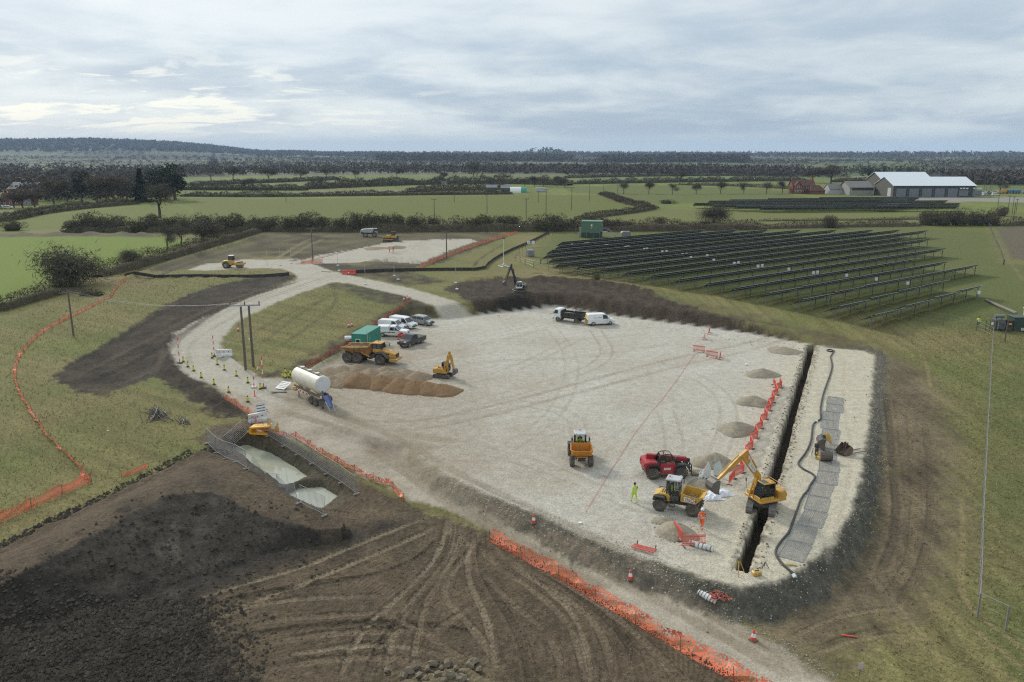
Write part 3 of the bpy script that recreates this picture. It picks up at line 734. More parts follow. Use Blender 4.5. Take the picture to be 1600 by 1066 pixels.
FAR_FIELDS = [(PX(a), np.array(c)) for a, c in [
	([(-200, 350), (60, 338), (215, 322), (270, 318), (300, 330), (240, 352), (0, 362)], (0.118, 0.132, 0.030)),
	([(-200, 326), (40, 325), (90, 322), (0, 336), (-200, 342)], (0.130, 0.148, 0.045)),
	([(300, 312), (560, 309), (800, 305), (950, 305), (985, 322), (900, 340), (600, 348), (300, 348)], (0.116, 0.126, 0.032)),
	([(1000, 325), (1200, 332), (1500, 335), (1700, 330), (1700, 352), (900, 358), (920, 345)], (0.135, 0.138, 0.045)),
	([(880, 291), (1060, 290), (1240, 298), (1240, 306), (1300, 312), (1050, 318), (1000, 318), (950, 305), (890, 300)], (0.108, 0.122, 0.034)),
	([(480, 299), (640, 296), (690, 299), (600, 302), (480, 303)], (0.17, 0.150, 0.085)),
	([(290, 299), (480, 299), (480, 303), (290, 305)], (0.115, 0.150, 0.040)),
	([(288, 281), (480, 279), (530, 280), (420, 289), (290, 291)], (0.115, 0.155, 0.050)),
	([(420, 288), (560, 279), (800, 274), (900, 276), (700, 284), (540, 287)], (0.120, 0.140, 0.055)),
	([(900, 279), (1240, 275.5), (1240, 282), (1060, 284), (900, 286)], (0.115, 0.150, 0.062)),
	([(1300, 268), (1450, 265), (1450, 274), (1320, 276)], (0.085, 0.125, 0.055)),
	([(1200, 278), (1310, 276), (1300, 282), (1200, 284)], (0.115, 0.155, 0.045)),
	([(1520, 280), (1700, 276), (1700, 300), (1525, 296)], (0.105, 0.13, 0.045)),
	([(1290, 311), (1370, 308), (1600, 309), (1700, 313), (1700, 318), (1400, 314), (1330, 316)], (0.24, 0.22, 0.185)),
	([(1330, 276), (1500, 278), (1500, 280), (1330, 279)], (0.20, 0.19, 0.11)),
]]
# fan of vertices round the site: fine where it is close, coarse where it is far
_rs = [4.0]
while _rs[-1] < 30:
	_rs.append(_rs[-1] * 1.09)
while _rs[-1] < 12500:
	r = _rs[-1]
	_rs.append(r + min(1.18 * (r * r + 784) / 22288.0, r * .075))
RS = np.array(_rs)
_in = np.linspace(-0.70, 0.70, 980)
_out = 0.70 + np.cumsum(np.linspace(.002, .05, 30))
TS = np.concatenate([-_out[::-1], _in, _out])
NR, NT = len(RS), len(TS)
_RR, _TT = np.meshgrid(RS, TS, indexing='ij')
GX, GY = (_RR * np.sin(_TT)).ravel(), (_RR * np.cos(_TT)).ravel()
GH, GC, GW, GT, GZ = terrain(GX, GY)
GHm = GH.reshape(NR, NT)
def H(x, y):
	"""height of the ground as built, read off the mesh"""
	r, t = hypot(x, y), atan2(x, y)
	i = int(np.clip(np.searchsorted(RS, r) - 1, 0, NR - 2))
	j = int(np.clip(np.searchsorted(TS, t) - 1, 0, NT - 2))
	a, b = (r - RS[i]) / (RS[i + 1] - RS[i]), (t - TS[j]) / (TS[j + 1] - TS[j])
	a, b = min(max(a, 0), 1), min(max(b, 0), 1)
	m = GHm
	return float((m[i, j] * (1 - b) + m[i, j + 1] * b) * (1 - a) + (m[i + 1, j] * (1 - b) + m[i + 1, j + 1] * b) * a)
def G(px, py):
	"""point of the built ground at a pixel of the photograph"""
	z = 0.0
	for _ in range(10):
		x, y = P(px, py, z)
		z = .4 * z + .6 * H(x, y)
	return (x, y, H(x, y))
def ground_mat():
	b = NB('ground')
	col = b.n('ShaderNodeAttribute', attribute_name='Col').outputs['Color']
	wa = b.n('ShaderNodeAttribute', attribute_name='Wt')
	sp = b.n('ShaderNodeSeparateColor')
	b.put(sp.inputs[0], wa.outputs['Color'])
	wg, wgr, ws = sp.outputs[0], sp.outputs[1], sp.outputs[2]
	tread = wa.outputs['Alpha']
	trk = b.n('ShaderNodeAttribute', attribute_name='trk').outputs['Fac']
	pos = b.pos()
	# gravel: stones, each a little lighter or darker
	v = b.n('ShaderNodeTexVoronoi')
	b.put(v.inputs['Vector'], pos)
	v.inputs['Scale'].default_value = 10.5
	vs = b.n('ShaderNodeSeparateColor')
	b.put(vs.inputs[0], v.outputs['Color'])
	stone = b.math('MULTIPLY', b.rng(vs.outputs[0], 0, 1, 0.80, 1.20), b.rng(v.outputs['Distance'], 0.05, 0.62, 1.10, 0.80))
	stone = b.math('MULTIPLY', stone, b.rng(b.noise(pos, 1.1, 4, .6), 0.3, 0.7, 0.86, 1.12))
	# soil: crumbs and clods
	sn = b.noise(pos, 2.6, 7, .72)
	sn2 = b.noise(pos, 11.0, 4, .7)
	soilv = b.math('MULTIPLY', b.rng(sn, 0.3, 0.7, 0.55, 1.45), b.rng(sn2, 0.3, 0.7, 0.6, 1.45))
	# grass: tufts
	gm = b.n('ShaderNodeMapping')
	gm.inputs['Scale'].default_value = (1, 1, .3)
	b.put(gm.inputs[0], pos)
	gn = b.noise(gm.outputs[0], 3.4, 5, .72, .6)
	gn2 = b.noise(gm.outputs[0], 14.0, 3, .7)
	grassv = b.math('MULTIPLY', b.rng(gn, 0.3, 0.7, 0.58, 1.40), b.rng(gn2, 0.3, 0.7, 0.60, 1.42))
	val = b.math('ADD', b.math('MULTIPLY', wg, stone), b.math('ADD', b.math('MULTIPLY', wgr, grassv), b.math('MULTIPLY', ws, soilv)))
	tot = b.math('ADD', wg, b.math('ADD', wgr, ws))
	val = b.math('ADD', val, b.math('SUBTRACT', 1.0, tot))
	vc = b.n('ShaderNodeCombineColor')
	for i in range(3):
		b.put(vc.inputs[i], val)
	c = b.mix(1.0, col, vc.outputs[0], 'MULTIPLY')
	# straw among the grass
	straw = b.math('MULTIPLY', wgr, b.rng(b.noise(gm.outputs[0], 7.0, 3, .7), 0.58, 0.75, 0, .55), True)
	c = b.mix(straw, c, (0.20, 0.165, 0.075))
	# pale stones strewn over soil near the gravel
	v2 = b.n('ShaderNodeTexVoronoi')
	b.put(v2.inputs['Vector'], pos)
	v2.inputs['Scale'].default_value = 3.4
	v2s = b.n('ShaderNodeSeparateColor')
	b.put(v2s.inputs[0], v2.outputs['Color'])
	spk = b.math('MULTIPLY', b.math('LESS_THAN', v2.outputs['Distance'], 0.20), b.math('LESS_THAN', v2s.outputs[1], b.math('MULTIPLY', wg, 1.1)))
	spk = b.math('MULTIPLY', spk, b.math('GREATER_THAN', ws, 0.35))
	c = b.mix(spk, c, (0.42, 0.39, 0.31))
	# tyre treads: ribs across the track
	wave = b.math('SINE', b.math('MULTIPLY', trk, 2 * pi / 0.42))
	tv = b.math('ADD', 1.0, b.math('MULTIPLY', b.math('MULTIPLY', wave, tread), 0.13))
	tvc = b.n('ShaderNodeCombineColor')
	for i in range(3):
		b.put(tvc.inputs[i], tv)
	c = b.mix(1.0, c, tvc.outputs[0], 'MULTIPLY')
	b.put(b.b.inputs['Base Color'], c)
	b.b.inputs['Roughness'].default_value = 0.95
	b.b.inputs['Specular IOR Level'].default_value = 0.12
	hgt = b.math('ADD', b.math('MULTIPLY', wg, b.math('MULTIPLY', v.outputs['Distance'], -0.014)),
				 b.math('ADD', b.math('MULTIPLY', ws, b.math('ADD', b.math('MULTIPLY', sn, .22), b.math('MULTIPLY', sn2, .07))),
						b.math('MULTIPLY', wgr, b.math('ADD', b.math('MULTIPLY', gn, .08), b.math('MULTIPLY', gn2, .03)))))
	hgt = b.math('ADD', hgt, b.math('MULTIPLY', b.math('MULTIPLY', wave, tread), .025))
	bp = b.n('ShaderNodeBump')
	bp.inputs['Strength'].default_value = 0.9
	bp.inputs['Distance'].default_value = 1.0
	b.put(bp.inputs['Height'], hgt)
	b.put(b.b.inputs['Normal'], bp.outputs[0])
	return b.m
GMAT = ground_mat()
def build_ground():
	i, j = np.meshgrid(np.arange(NR - 1), np.arange(NT - 1), indexing='ij')
	a = (i * NT + j).ravel()
	quads = np.stack([a, a + 1, a + NT + 1, a + NT], 1)[:, ::-1]
	fm = {k: v[quads].mean(1) for k, v in GZ.items()}
	zone = np.zeros(len(quads), int)
	zone[fm['far'] > .5] = 6
	zone[fm['hill'] > .5] = 7
	zone[(fm['soil'] > .5)] = 1
	zone[(fm['stock'] > .5)] = 2
	zone[(fm['roads'] > .5)] = 3
	zone[(fm['roadl'] > .5)] = 3
	zone[(fm['pad'] > .5)] = 4
	names = {0: 'grass_field', 1: 'bare_soil', 2: 'topsoil_stockpile', 3: 'haul_road', 4: 'gravel_pad', 6: 'farmland', 7: 'far_hill'}
	labels = {0: 'rough olive grass around the works', 1: 'brown disturbed soil with tyre tracks', 2: 'dark heaped topsoil in the near corner, its near face darkened as shade',
			  3: 'pale stone haul road looping round the grass', 4: 'levelled pale gravel platform in the middle of the site',
			  6: 'green patchwork farmland stretching to the horizon', 7: 'blue wooded ridge on the horizon'}
	for z, nm in names.items():
		q = quads[zone == z]
		if not len(q):
			continue
		used, inv = np.unique(q.ravel(), return_inverse=True)
		me = bpy.data.meshes.new(nm)
		me.vertices.add(len(used))
		me.vertices.foreach_set('co', np.stack([GX[used], GY[used], GH[used]], 1).astype(np.float32).ravel())
		me.loops.add(len(inv))
		me.loops.foreach_set('vertex_index', inv.astype(np.int32))
		me.polygons.add(len(q))
		me.polygons.foreach_set('loop_start', (np.arange(len(q)) * 4).astype(np.int32))
		me.polygons.foreach_set('loop_total', np.full(len(q), 4, np.int32))
		me.polygons.foreach_set('use_smooth', np.ones(len(q), bool))
		me.update(calc_edges=True)
		ca = me.attributes.new('Col', 'FLOAT_COLOR', 'POINT')
		ca.data.foreach_set('color', np.concatenate([GC[used], np.ones((len(used), 1))], 1).astype(np.float32).ravel())
		wa = me.attributes.new('Wt', 'FLOAT_COLOR', 'POINT')
		wa.data.foreach_set('color', GW[used].astype(np.float32).ravel())
		ta = me.attributes.new('trk', 'FLOAT', 'POINT')
		ta.data.foreach_set('value', GT[used].astype(np.float32))
		me.materials.append(GMAT)
		o = link(nm, me)
		tag(o, labels[z], None, None, 'structure')
build_ground()
# air between here and the horizon
def haze():
	v = [(sx * 14000, y, z) for z in (-4, 185) for y in (-300, 14000) for sx in (-1, 1)]
	f = [(0, 2, 3, 1), (4, 5, 7, 6), (0, 1, 5, 4), (1, 3, 7, 5), (3, 2, 6, 7), (2, 0, 4, 6)]
	m = bpy.data.materials.new('haze')
	m.use_nodes = True
	t = m.node_tree
	t.nodes.clear()
	o = t.nodes.new('ShaderNodeOutputMaterial')
	p = t.nodes.new('ShaderNodeVolumePrincipled')
	p.inputs['Color'].default_value = (0.55, 0.75, 1.0, 1)
	p.inputs['Density'].default_value = 0.000075
	p.inputs['Anisotropy'].default_value = 0.0
	t.links.new(p.outputs[0], o.inputs['Volume'])
	tag(link('haze', mesh('haze', v, f, m)), 'thin blue winter haze over the plain', None, None, 'stuff')
haze()
# water standing in the dug pits
def water():
	b = NB('pond_water')
	b.put(b.b.inputs['Base Color'], b.mix(b.noise(b.pos(), .5, 3), (0.31, 0.32, 0.24), (0.39, 0.39, 0.30)))
	b.b.inputs['Roughness'].default_value = 0.08
	b.b.inputs['Specular IOR Level'].default_value = 0.8
	bp = b.n('ShaderNodeBump')
	bp.inputs['Strength'].default_value = 0.05
	b.put(bp.inputs['Height'], b.noise(b.pos(), 3.0, 3))
	b.put(b.b.inputs['Normal'], bp.outputs[0])
	for nm, pts, zz in (('pond_water', POND1, -1.92), ('pond_water', POND2, -1.97)):
		cx, cy = sum(p[0] for p in pts) / len(pts), sum(p[1] for p in pts) / len(pts)
		big = [(cx + (p[0] - cx) * (1 + 1.5 / hypot(p[0] - cx, p[1] - cy)), cy + (p[1] - cy) * (1 + 1.5 / hypot(p[0] - cx, p[1] - cy)), zz) for p in pts]
		o = link(nm, mesh(nm, big, [tuple(range(len(big)))[::-1]], b.m))
		if o.data.polygons[0].normal.z < 0:
			o.data.flip_normals()
		tag(o, None, None, None, 'structure')
water()
# ------------------------------------------------------------------ mesh building
class MB:
	def __init__(s):
		s.v, s.f = [], []
	def add(s, v, f, M=None):
		k = len(s.v)
		if M:
			v = [M(p) for p in v]
		s.v += [tuple(p) for p in v]
		s.f += [tuple(i + k for i in q) for q in f]
		return s
	def box(s, c, d, ch=0.0, rx=0, ry=0, rz=0, top=None, shift=(0, 0)):
		"""box of size d round c; top = (sx, sy) scale of its upper face, shift moves that face"""
		x, y, z = d[0] / 2, d[1] / 2, d[2] / 2
		tx, ty = top or (1, 1)
		V, Fc = [], []
		def pt(sx, sy, sz, ix, iy, iz):
			k = (tx, ty) if sz > 0 else (1, 1)
			px_, py_, pz_ = sx * (x * k[0] - ix), sy * (y * k[1] - iy), sz * (z - iz)
			if sz > 0:
				px_ += shift[0]; py_ += shift[1]
			return (px_, py_, pz_)
		if ch <= 0:
			V = [pt(a, b, c_, 0, 0, 0) for c_ in (-1, 1) for b in (-1, 1) for a in (-1, 1)]
			Fc = [(0, 2, 3, 1), (4, 5, 7, 6), (0, 1, 5, 4), (1, 3, 7, 5), (3, 2, 6, 7), (2, 0, 4, 6)]
		else:
			ch = min(ch, x * .9 * min(tx, 1), y * .9 * min(ty, 1), z * .9)
			id_ = {}
			for a in (-1, 1):
				for b in (-1, 1):
					for c_ in (-1, 1):
						for ax in range(3):
							id_[(a, b, c_, ax)] = len(V)
							V.append(pt(a, b, c_, *[0 if q == ax else ch for q in range(3)]))
			def loop(lst, n):
				p0, p1, p2 = (np.array(V[lst[i]]) for i in range(3))
				if np.dot(np.cross(p1 - p0, p2 - p1), np.array(n)) < 0:
					lst = lst[::-1]
				Fc.append(tuple(lst))
			for ax in range(3):
				for sg in (-1, 1):
					o = [q for q in range(3) if q != ax]
					lst = []
					for u, w in ((-1, -1), (1, -1), (1, 1), (-1, 1)):
						k = [0, 0, 0]; k[ax] = sg; k[o[0]] = u; k[o[1]] = w
						lst.append(id_[(k[0], k[1], k[2], ax)])
					n = [0, 0, 0]; n[ax] = sg
					loop(lst, n)
			for ax in range(3):
				o = [q for q in range(3) if q != ax]
				for u in (-1, 1):
					for w in (-1, 1):
						k = [0, 0, 0]; k[o[0]] = u; k[o[1]] = w
						a_, b_ = k[:], k[:]
						a_[ax] = -1; b_[ax] = 1
						n = [0, 0, 0]; n[o[0]] = u; n[o[1]] = w
						loop([id_[(*a_, o[0])], id_[(*b_, o[0])], id_[(*b_, o[1])], id_[(*a_, o[1])]], n)
			for a in (-1, 1):
				for b in (-1, 1):
					for c_ in (-1, 1):
						loop([id_[(a, b, c_, q)] for q in range(3)], (a, b, c_))
		cx, sx_ = cos(rx), sin(rx); cy, sy_ = cos(ry), sin(ry); cz, sz_ = cos(rz), sin(rz)
		def M(p):
			a, b, e = p
			b, e = b * cx - e * sx_, b * sx_ + e * cx
			a, e = a * cy + e * sy_, -a * sy_ + e * cy
			a, b = a * cz - b * sz_, a * sz_ + b * cz
			return (a + c[0], b + c[1], e + c[2])
		return s.add(V, Fc, M)
	def cyl(s, p, q, r0, r1=None, n=10, caps=True):
		r1 = r0 if r1 is None else r1
		p, q = np.array(p, float), np.array(q, float)
		d = q - p
		L = np.linalg.norm(d)
		if L < 1e-9:
			return s
		d /= L
		u = np.cross(d, (0, 0, 1.0) if abs(d[2]) < .9 else (1.0, 0, 0))
		u /= np.linalg.norm(u)
		w = np.cross(d, u)
		V = []
		for c_, r in ((p, r0), (q, r1)):
			for i in range(n):
				a = 2 * pi * i / n
				V.append(c_ + r * (cos(a) * u + sin(a) * w))
		Fc = [(i, (i + 1) % n, n + (i + 1) % n, n + i) for i in range(n)]
		if caps:
			Fc += [tuple(range(n))[::-1], tuple(range(n, 2 * n))]
		return s.add(V, Fc)
	def tube(s, pts, r, n=6):
		pts = [np.array(p, float) for p in pts]
		V, Fc = [], []
		m = len(pts)
		for k, c_ in enumerate(pts):
			d = pts[min(k + 1, m - 1)] - pts[max(k - 1, 0)]
			d /= np.linalg.norm(d) + 1e-9
			u = np.cross(d, (0, 0, 1.0) if abs(d[2]) < .93 else (1.0, 0, 0))
			u /= np.linalg.norm(u)
			w = np.cross(d, u)
			rr = r[k] if isinstance(r, (list, tuple)) else r
			for i in range(n):
				a = 2 * pi * i / n
				V.append(c_ + rr * (cos(a) * u + sin(a) * w))
		for k in range(m - 1):
			for i in range(n):
				Fc.append((k * n + i, k * n + (i + 1) % n, (k + 1) * n + (i + 1) % n, (k + 1) * n + i))
		Fc += [tuple(range(n))[::-1], tuple(range((m - 1) * n, m * n))]
		return s.add(V, Fc)
	def prism(s, prof, y0, y1, ch=0.0, inset=None):
		"""side profile (x, z) run from y0 to y1, edges eased by ch"""
		n = len(prof)
		A = sum(prof[i][0] * prof[(i + 1) % n][1] - prof[(i + 1) % n][0] * prof[i][1] for i in range(n))
		if A < 0:
			prof = prof[::-1]
		cx, cz = sum(p[0] for p in prof) / n, sum(p[1] for p in prof) / n
		def ring(y, k):
			out = []
			for x, z in prof:
				l = hypot(x - cx, z - cz) + 1e-9
				t = max(0, 1 - k / l)
				out.append((cx + (x - cx) * t, y, cz + (z - cz) * t))
			return out
		ins = ch if inset is None else inset
		R = [ring(y0, ins), ring(y0 + ch, 0), ring(y1 - ch, 0), ring(y1, ins)] if ch > 0 else [ring(y0, 0), ring(y1, 0)]
		V = [p for r in R for p in r]
		Fc = []
		for k in range(len(R) - 1):
			for i in range(n):
				Fc.append((k * n + i, k * n + (i + 1) % n, (k + 1) * n + (i + 1) % n, (k + 1) * n + i)[::-1])
		Fc += [tuple(range(n)), tuple(range((len(R) - 1) * n, len(R) * n))[::-1]]
		return s.add(V, [q[::-1] for q in Fc][::1] if False else Fc)
	def loft(s, rings, close=True, caps=True):
		n = len(rings[0])
		V = [p for r in rings for p in r]
		Fc = []
		for k in range(len(rings) - 1):
			for i in range(n if close else n - 1):
				Fc.append((k * n + i, k * n + (i + 1) % n, (k + 1) * n + (i + 1) % n, (k + 1) * n + i))
		if caps:
			Fc += [tuple(range(n))[::-1], tuple(range((len(rings) - 1) * n, len(rings) * n))]
		return s.add(V, Fc)
	def poly(s, pts):
		return s.add(pts, [tuple(range(len(pts)))])
	def sheet(s, pts, th, n=(0, 0, 1)):
		"""flat polygon given its own thickness"""
		k = len(pts)
		n = np.array(n, float) * th
		V = list(pts) + [tuple(np.array(p) + n) for p in pts]
		return s.add(V, [tuple(range(k))[::-1], tuple(range(k, 2 * k))] + [(i, (i + 1) % k, k + (i + 1) % k, k + i) for i in range(k)])
	def me(s, name, mat, smooth=False):
		m = mesh(name, s.v, s.f, mat, False)
		if smooth:
			m.polygons.foreach_set('use_smooth', [True] * len(m.polygons))
			try:
				m.set_sharp_from_angle(angle=radians(38))
			except Exception:
				pass
		return m
	def build(s, name, mat, parent=None, loc=(0, 0, 0), rz=0.0, smooth=False):
		return link(name, s.me(name, mat, smooth), parent, loc, rz)
def empty(name, loc, rz=0.0, label=None, cat=None, group=None):
	o = link(name, None, None, loc, rz)
	o.empty_display_size = .3
	return tag(o, label, cat, group)
# ------------------------------------------------------------------ hedges, bushes, trees
def slivers(C, size, rs, up=0.0, asp=0.45):
	"""one small triangle of random turn at each centre"""
	n = len(C)
	d = rs.normal(size=(n, 3)); d[:, 2] += up
	d /= np.linalg.norm(d, axis=1)[:, None]
	e = rs.normal(size=(n, 3))
	e -= (e * d).sum(1)[:, None] * d
	e /= np.linalg.norm(e, axis=1)[:, None] + 1e-9
	L = size * (0.6 + 0.8 * rs.rand(n))[:, None]
	a, b, c = C - d * L * .5 - e * L * asp * .5, C - d * L * .3 + e * L * asp * .5, C + d * L * .6
	return np.stack([a, b, c], 1).reshape(-1, 3)
def tri_mesh(name, V, mat, extra=None):
	n = len(V)
	me = bpy.data.meshes.new(name)
	ev, ef = extra if extra else ([], [])
	allv = np.concatenate([V, np.array(ev, float).reshape(-1, 3)]) if len(ev) else V
	me.vertices.add(len(allv))
	me.vertices.foreach_set('co', allv.astype(np.float32).ravel())
	loops = list(range(n))
	st, tot = list(range(0, n, 3)), [3] * (n // 3)
	for q in ef:
		st.append(len(loops)); tot.append(len(q)); loops += [i + n for i in q]
	me.loops.add(len(loops))
	me.loops.foreach_set('vertex_index', np.array(loops, np.int32))
	me.polygons.add(len(st))
	me.polygons.foreach_set('loop_start', np.array(st, np.int32))
	me.polygons.foreach_set('loop_total', np.array(tot, np.int32))
	me.update(calc_edges=True)
	me.materials.append(mat)
	return me
HEDGE_M = twig_mat('hedge_twigs', (0.050, 0.043, 0.028), (0.130, 0.112, 0.070))
BRUSH_M = twig_mat('brown_twigs', (0.058, 0.046, 0.031), (0.135, 0.108, 0.072))
BUSH_M = twig_mat('bush_leaves', (0.046, 0.045, 0.024), (0.125, 0.116, 0.058))
EVER_M = twig_mat('evergreen_leaves', (0.016, 0.021, 0.011), (0.045, 0.052, 0.024))
BARE_M = twig_mat('bare_twigs', (0.060, 0.052, 0.038), (0.135, 0.120, 0.085))
FAR_M = twig_mat('far_trees', (0.054, 0.047, 0.041), (0.120, 0.100, 0.080), .02)
TRUNK_M = paint('bark', (0.085, 0.070, 0.052), .9, 0, .3, (0.04, .035, .025))
def hedge(pts, h, w, label, mat=HEDGE_M, dens=7.0, size=.55, vary=.35, group=None, seed=1, name='hedge'):
	"""one hedge: a mass of twigs round a low core, its top uneven"""
	rs = np.random.RandomState(seed)
	pts = smooth_line(pts, 2)
	P_ = np.array(pts)
	seg = np.hypot(*(P_[1:] - P_[:-1]).T)
	cum = np.concatenate([[0], np.cumsum(seg)])
	L = cum[-1]
	size *= .72
	n = int(L * (2 * h + w) * dens * 1.9)
	s = rs.rand(n) * L
	k = np.clip(np.searchsorted(cum, s) - 1, 0, len(seg) - 1)
	t = (s - cum[k]) / seg[k]
	c = P_[k] + (P_[k + 1] - P_[k]) * t[:, None]
	d = (P_[k + 1] - P_[k]) / seg[k][:, None]
	nn = np.stack([-d[:, 1], d[:, 0]], 1)
	hv = h * (1 + vary * fbm(s + seed * 31, s * 0 + seed * 7.3, 0.11, 4, seed) * 1.8 + .10 * fbm(s, s * 0, .9, 2, seed))
	hv *= 0.45 + .55 * sstep(0, w * 1.2, np.minimum(s, L - s))
	a = rs.rand(n) * pi
	rad = np.sqrt(0.35 + 0.65 * rs.rand(n))
	off = np.cos(a) * w / 2 * rad * (1 + .25 * fbm(s, s * 0 + 3, .3, 2, seed + 1))
	up = np.sin(a) ** .7 * hv * rad
	xy = c + nn * off[:, None]
	# the ground under the hedge, sampled along it
	gs = np.linspace(0, L, max(4, int(L / 6)))
	gk = np.clip(np.searchsorted(cum, gs) - 1, 0, len(seg) - 1)
	gp = P_[gk] + (P_[gk + 1] - P_[gk]) * ((gs - cum[gk]) / seg[gk])[:, None]
	gz = np.array([H(*q) for q in gp])
	z0 = np.interp(s, gs, gz)
	C = np.stack([xy[:, 0], xy[:, 1], z0 + up + .05], 1)
	V = slivers(C, size, rs, .8, .30)
	# core
	ev, ef = [], []
	m = len(gs)
	for i in range(m):
		e = (P_[gk[i] + 1] - P_[gk[i]]) / seg[gk[i]]
		nx, ny = -e[1], e[0]
		hh = h * .52 * (1 + vary * float(fbm(np.array([gs[i] + seed * 31]), np.array([seed * 7.3]), .11, 4, seed)[0]) * 1.8) * (0.3 if i in (0, m - 1) else 1)
		ww = w * .30
		for ox, oz in ((-ww, -.15), (-ww * .8, hh * .7), (0, hh), (ww * .8, hh * .7), (ww, -.15)):
			ev.append((gp[i][0] + nx * ox, gp[i][1] + ny * ox, gz[i] + oz))
	for i in range(m - 1):
		for q in range(4):
			ef.append((i * 5 + q, i * 5 + q + 1, (i + 1) * 5 + q + 1, (i + 1) * 5 + q))
	o = link(name, tri_mesh(name, V, mat, (ev, ef)))
	return tag(o, label, 'hedge', group)
def bush_mesh(seed, n=700, size=.13, mat=BUSH_M, flat=.8):
	"""rounded bush of radius 1 and height 1.3 made of twigs in several clumps"""
	rs = np.random.RandomState(seed)
	cl = [(rs.normal() * .35, rs.normal() * .35, .35 + rs.rand() * .45, .40 + rs.rand() * .3) for _ in range(8)] + [(0, 0, .4, .75)]
	C = []
	for i in range(n):
		x, y, z, r = cl[rs.randint(len(cl))]
		d = rs.normal(size=3); d /= np.linalg.norm(d)
		q = r * (.6 + .4 * rs.rand() ** .5)
		C.append((x + d[0] * q, y + d[1] * q, max(.02, z + d[2] * q * flat)))
	V = slivers(np.array(C), size, rs, .8, .30)
	m = MB()
	rr = []
	for z, r in ((0.0, .42), (.3, .55), (.6, .45), (.82, .15)):
		rr.append([(r * cos(a * pi / 4), r * sin(a * pi / 4), z) for a in range(8)])
	m.loft(rr)
	return tri_mesh('bush', V, mat, (m.v, m.f))
_BUSH = {}
def bush(x, y, r, h, label, mat=BUSH_M, kind='b', group=None, rz=None, name='bush'):
	key = (mat.name, random.randrange(4))
	if key not in _BUSH:
		_BUSH[key] = bush_mesh(40 + key[1] * 3 + len(_BUSH), 1900, .115, mat)
	o = link(name, _BUSH[key], None, (x, y, H(x, y) - .05), random.random() * 6 if rz is None else rz)
	o.scale = (r, r, h / 1.25)
	return tag(o, label, 'bush', group)
def limbs(rs, h, crown, spread, m, depth=3):
	"""tapered trunk with forking limbs; returns the points the twigs grow round"""
	tips = []
	def grow(p, d, L, r, k):
		q = p + d * L
		mid = p + d * L * .5 + rs.normal(size=3) * L * .05
		m.tube([p, mid, q], [r, r * .85, r * .68], 6 if k > 1 else 4)
		tips.append((q, k)); tips.append((mid, k))
		if k == 0:
			return
		for _ in range(3 if k > 1 else 2):
			e = d * (1.0 if k > 1 else .7) + rs.normal(size=3) * spread
			e[2] = e[2] * .8 + .22
			e /= np.linalg.norm(e)
			grow(q, e, L * (.62 + .2 * rs.rand()), r * .6, k - 1)
	grow(np.array([0, 0, -.2]), np.array([0, 0, 1.0]), h * (1 - crown) + .2, h * .028, depth)
	return tips
def tree_meshes(seed, h, kind):
	rs = np.random.RandomState(seed)
	m = MB()
	if kind == 'conifer':
		m.tube([(0, 0, -.2), (0, 0, h * .5), (0, 0, h * .95)], [h * .022, h * .016, h * .004], 6)
		n = 1500
		t = rs.rand(n) ** 1.25
		z = h * (.06 + .94 * t)
		r = (1 - t) * h * .26 * (.75 + .35 * np.sin(t * 40 + rs.rand(n))) * np.sqrt(.25 + .75 * rs.rand(n)) + .05
		a = rs.rand(n) * 2 * pi
		C = np.stack([r * np.cos(a), r * np.sin(a), z - r * .25], 1)
		V = slivers(C, h * .075, rs, -.25, .5)
		mat = EVER_M
	elif kind == 'dark':
		m.tube([(0, 0, -.2), (0, .1, h * .3), (.1, 0, h * .7)], [h * .04, h * .03, h * .01], 7)
		cl = [(rs.normal() * h * .16, rs.normal() * h * .16, h * (.35 + .5 * rs.rand()), h * (.14 + .1 * rs.rand())) for _ in range(11)]
		C = []
		for i in range(2200):
			x, y, z, r = cl[rs.randint(len(cl))]
			d = rs.normal(size=3); d /= np.linalg.norm(d)
			q = r * (.65 + .4 * rs.rand())
			C.append((x + d[0] * q, y + d[1] * q, z + d[2] * q))
		V = slivers(np.array(C), h * .055, rs, .2, .55)
		mat = EVER_M
	else:
		tips = limbs(rs, h, .72 if kind != 'shrubby' else .9, .55, m, 3)
		C = []
		for q, k in tips:
			if k > 2:
				continue
			for _ in range((60 if k == 0 else 20) * (2 if kind == 'shrubby' else 1)):
				C.append(q + rs.normal(size=3) * h * .075 * np.array([1, 1, .9]))
		V = slivers(np.array(C), h * (.07 if kind != 'shrubby' else .05), rs, .6, .10 if kind != 'oak' else .17)
		mat = BARE_M if kind in ('bare', 'shrubby') else BRUSH_M
	me_t = m.me('trunk', TRUNK_M, True)
	top = V[:, 2].max()
	return me_t, tri_mesh('crown', V, mat), top
_TREE = {}
def tree(x, y, h, kind, label, var=0, group=None, wide=1.0, cat='tree', name=None):
	key = (kind, var)
	if key not in _TREE:
		_TREE[key] = tree_meshes(100 + 17 * var + len(kind) * 5, 10.0, kind)
	tm, cm, top = _TREE[key]
	name = name or {'conifer': 'conifer_tree', 'dark': 'evergreen_tree', 'bare': 'bare_tree', 'oak': 'winter_tree', 'shrubby': 'bare_tree'}[kind]
	root = empty(name, (x, y, H(x, y)), random.random() * 6.28, label, cat, group)
	k = h / top
	root.scale = (k * wide, k * wide, k)
	link('trunk', tm, root); link('crown', cm, root)
	return root
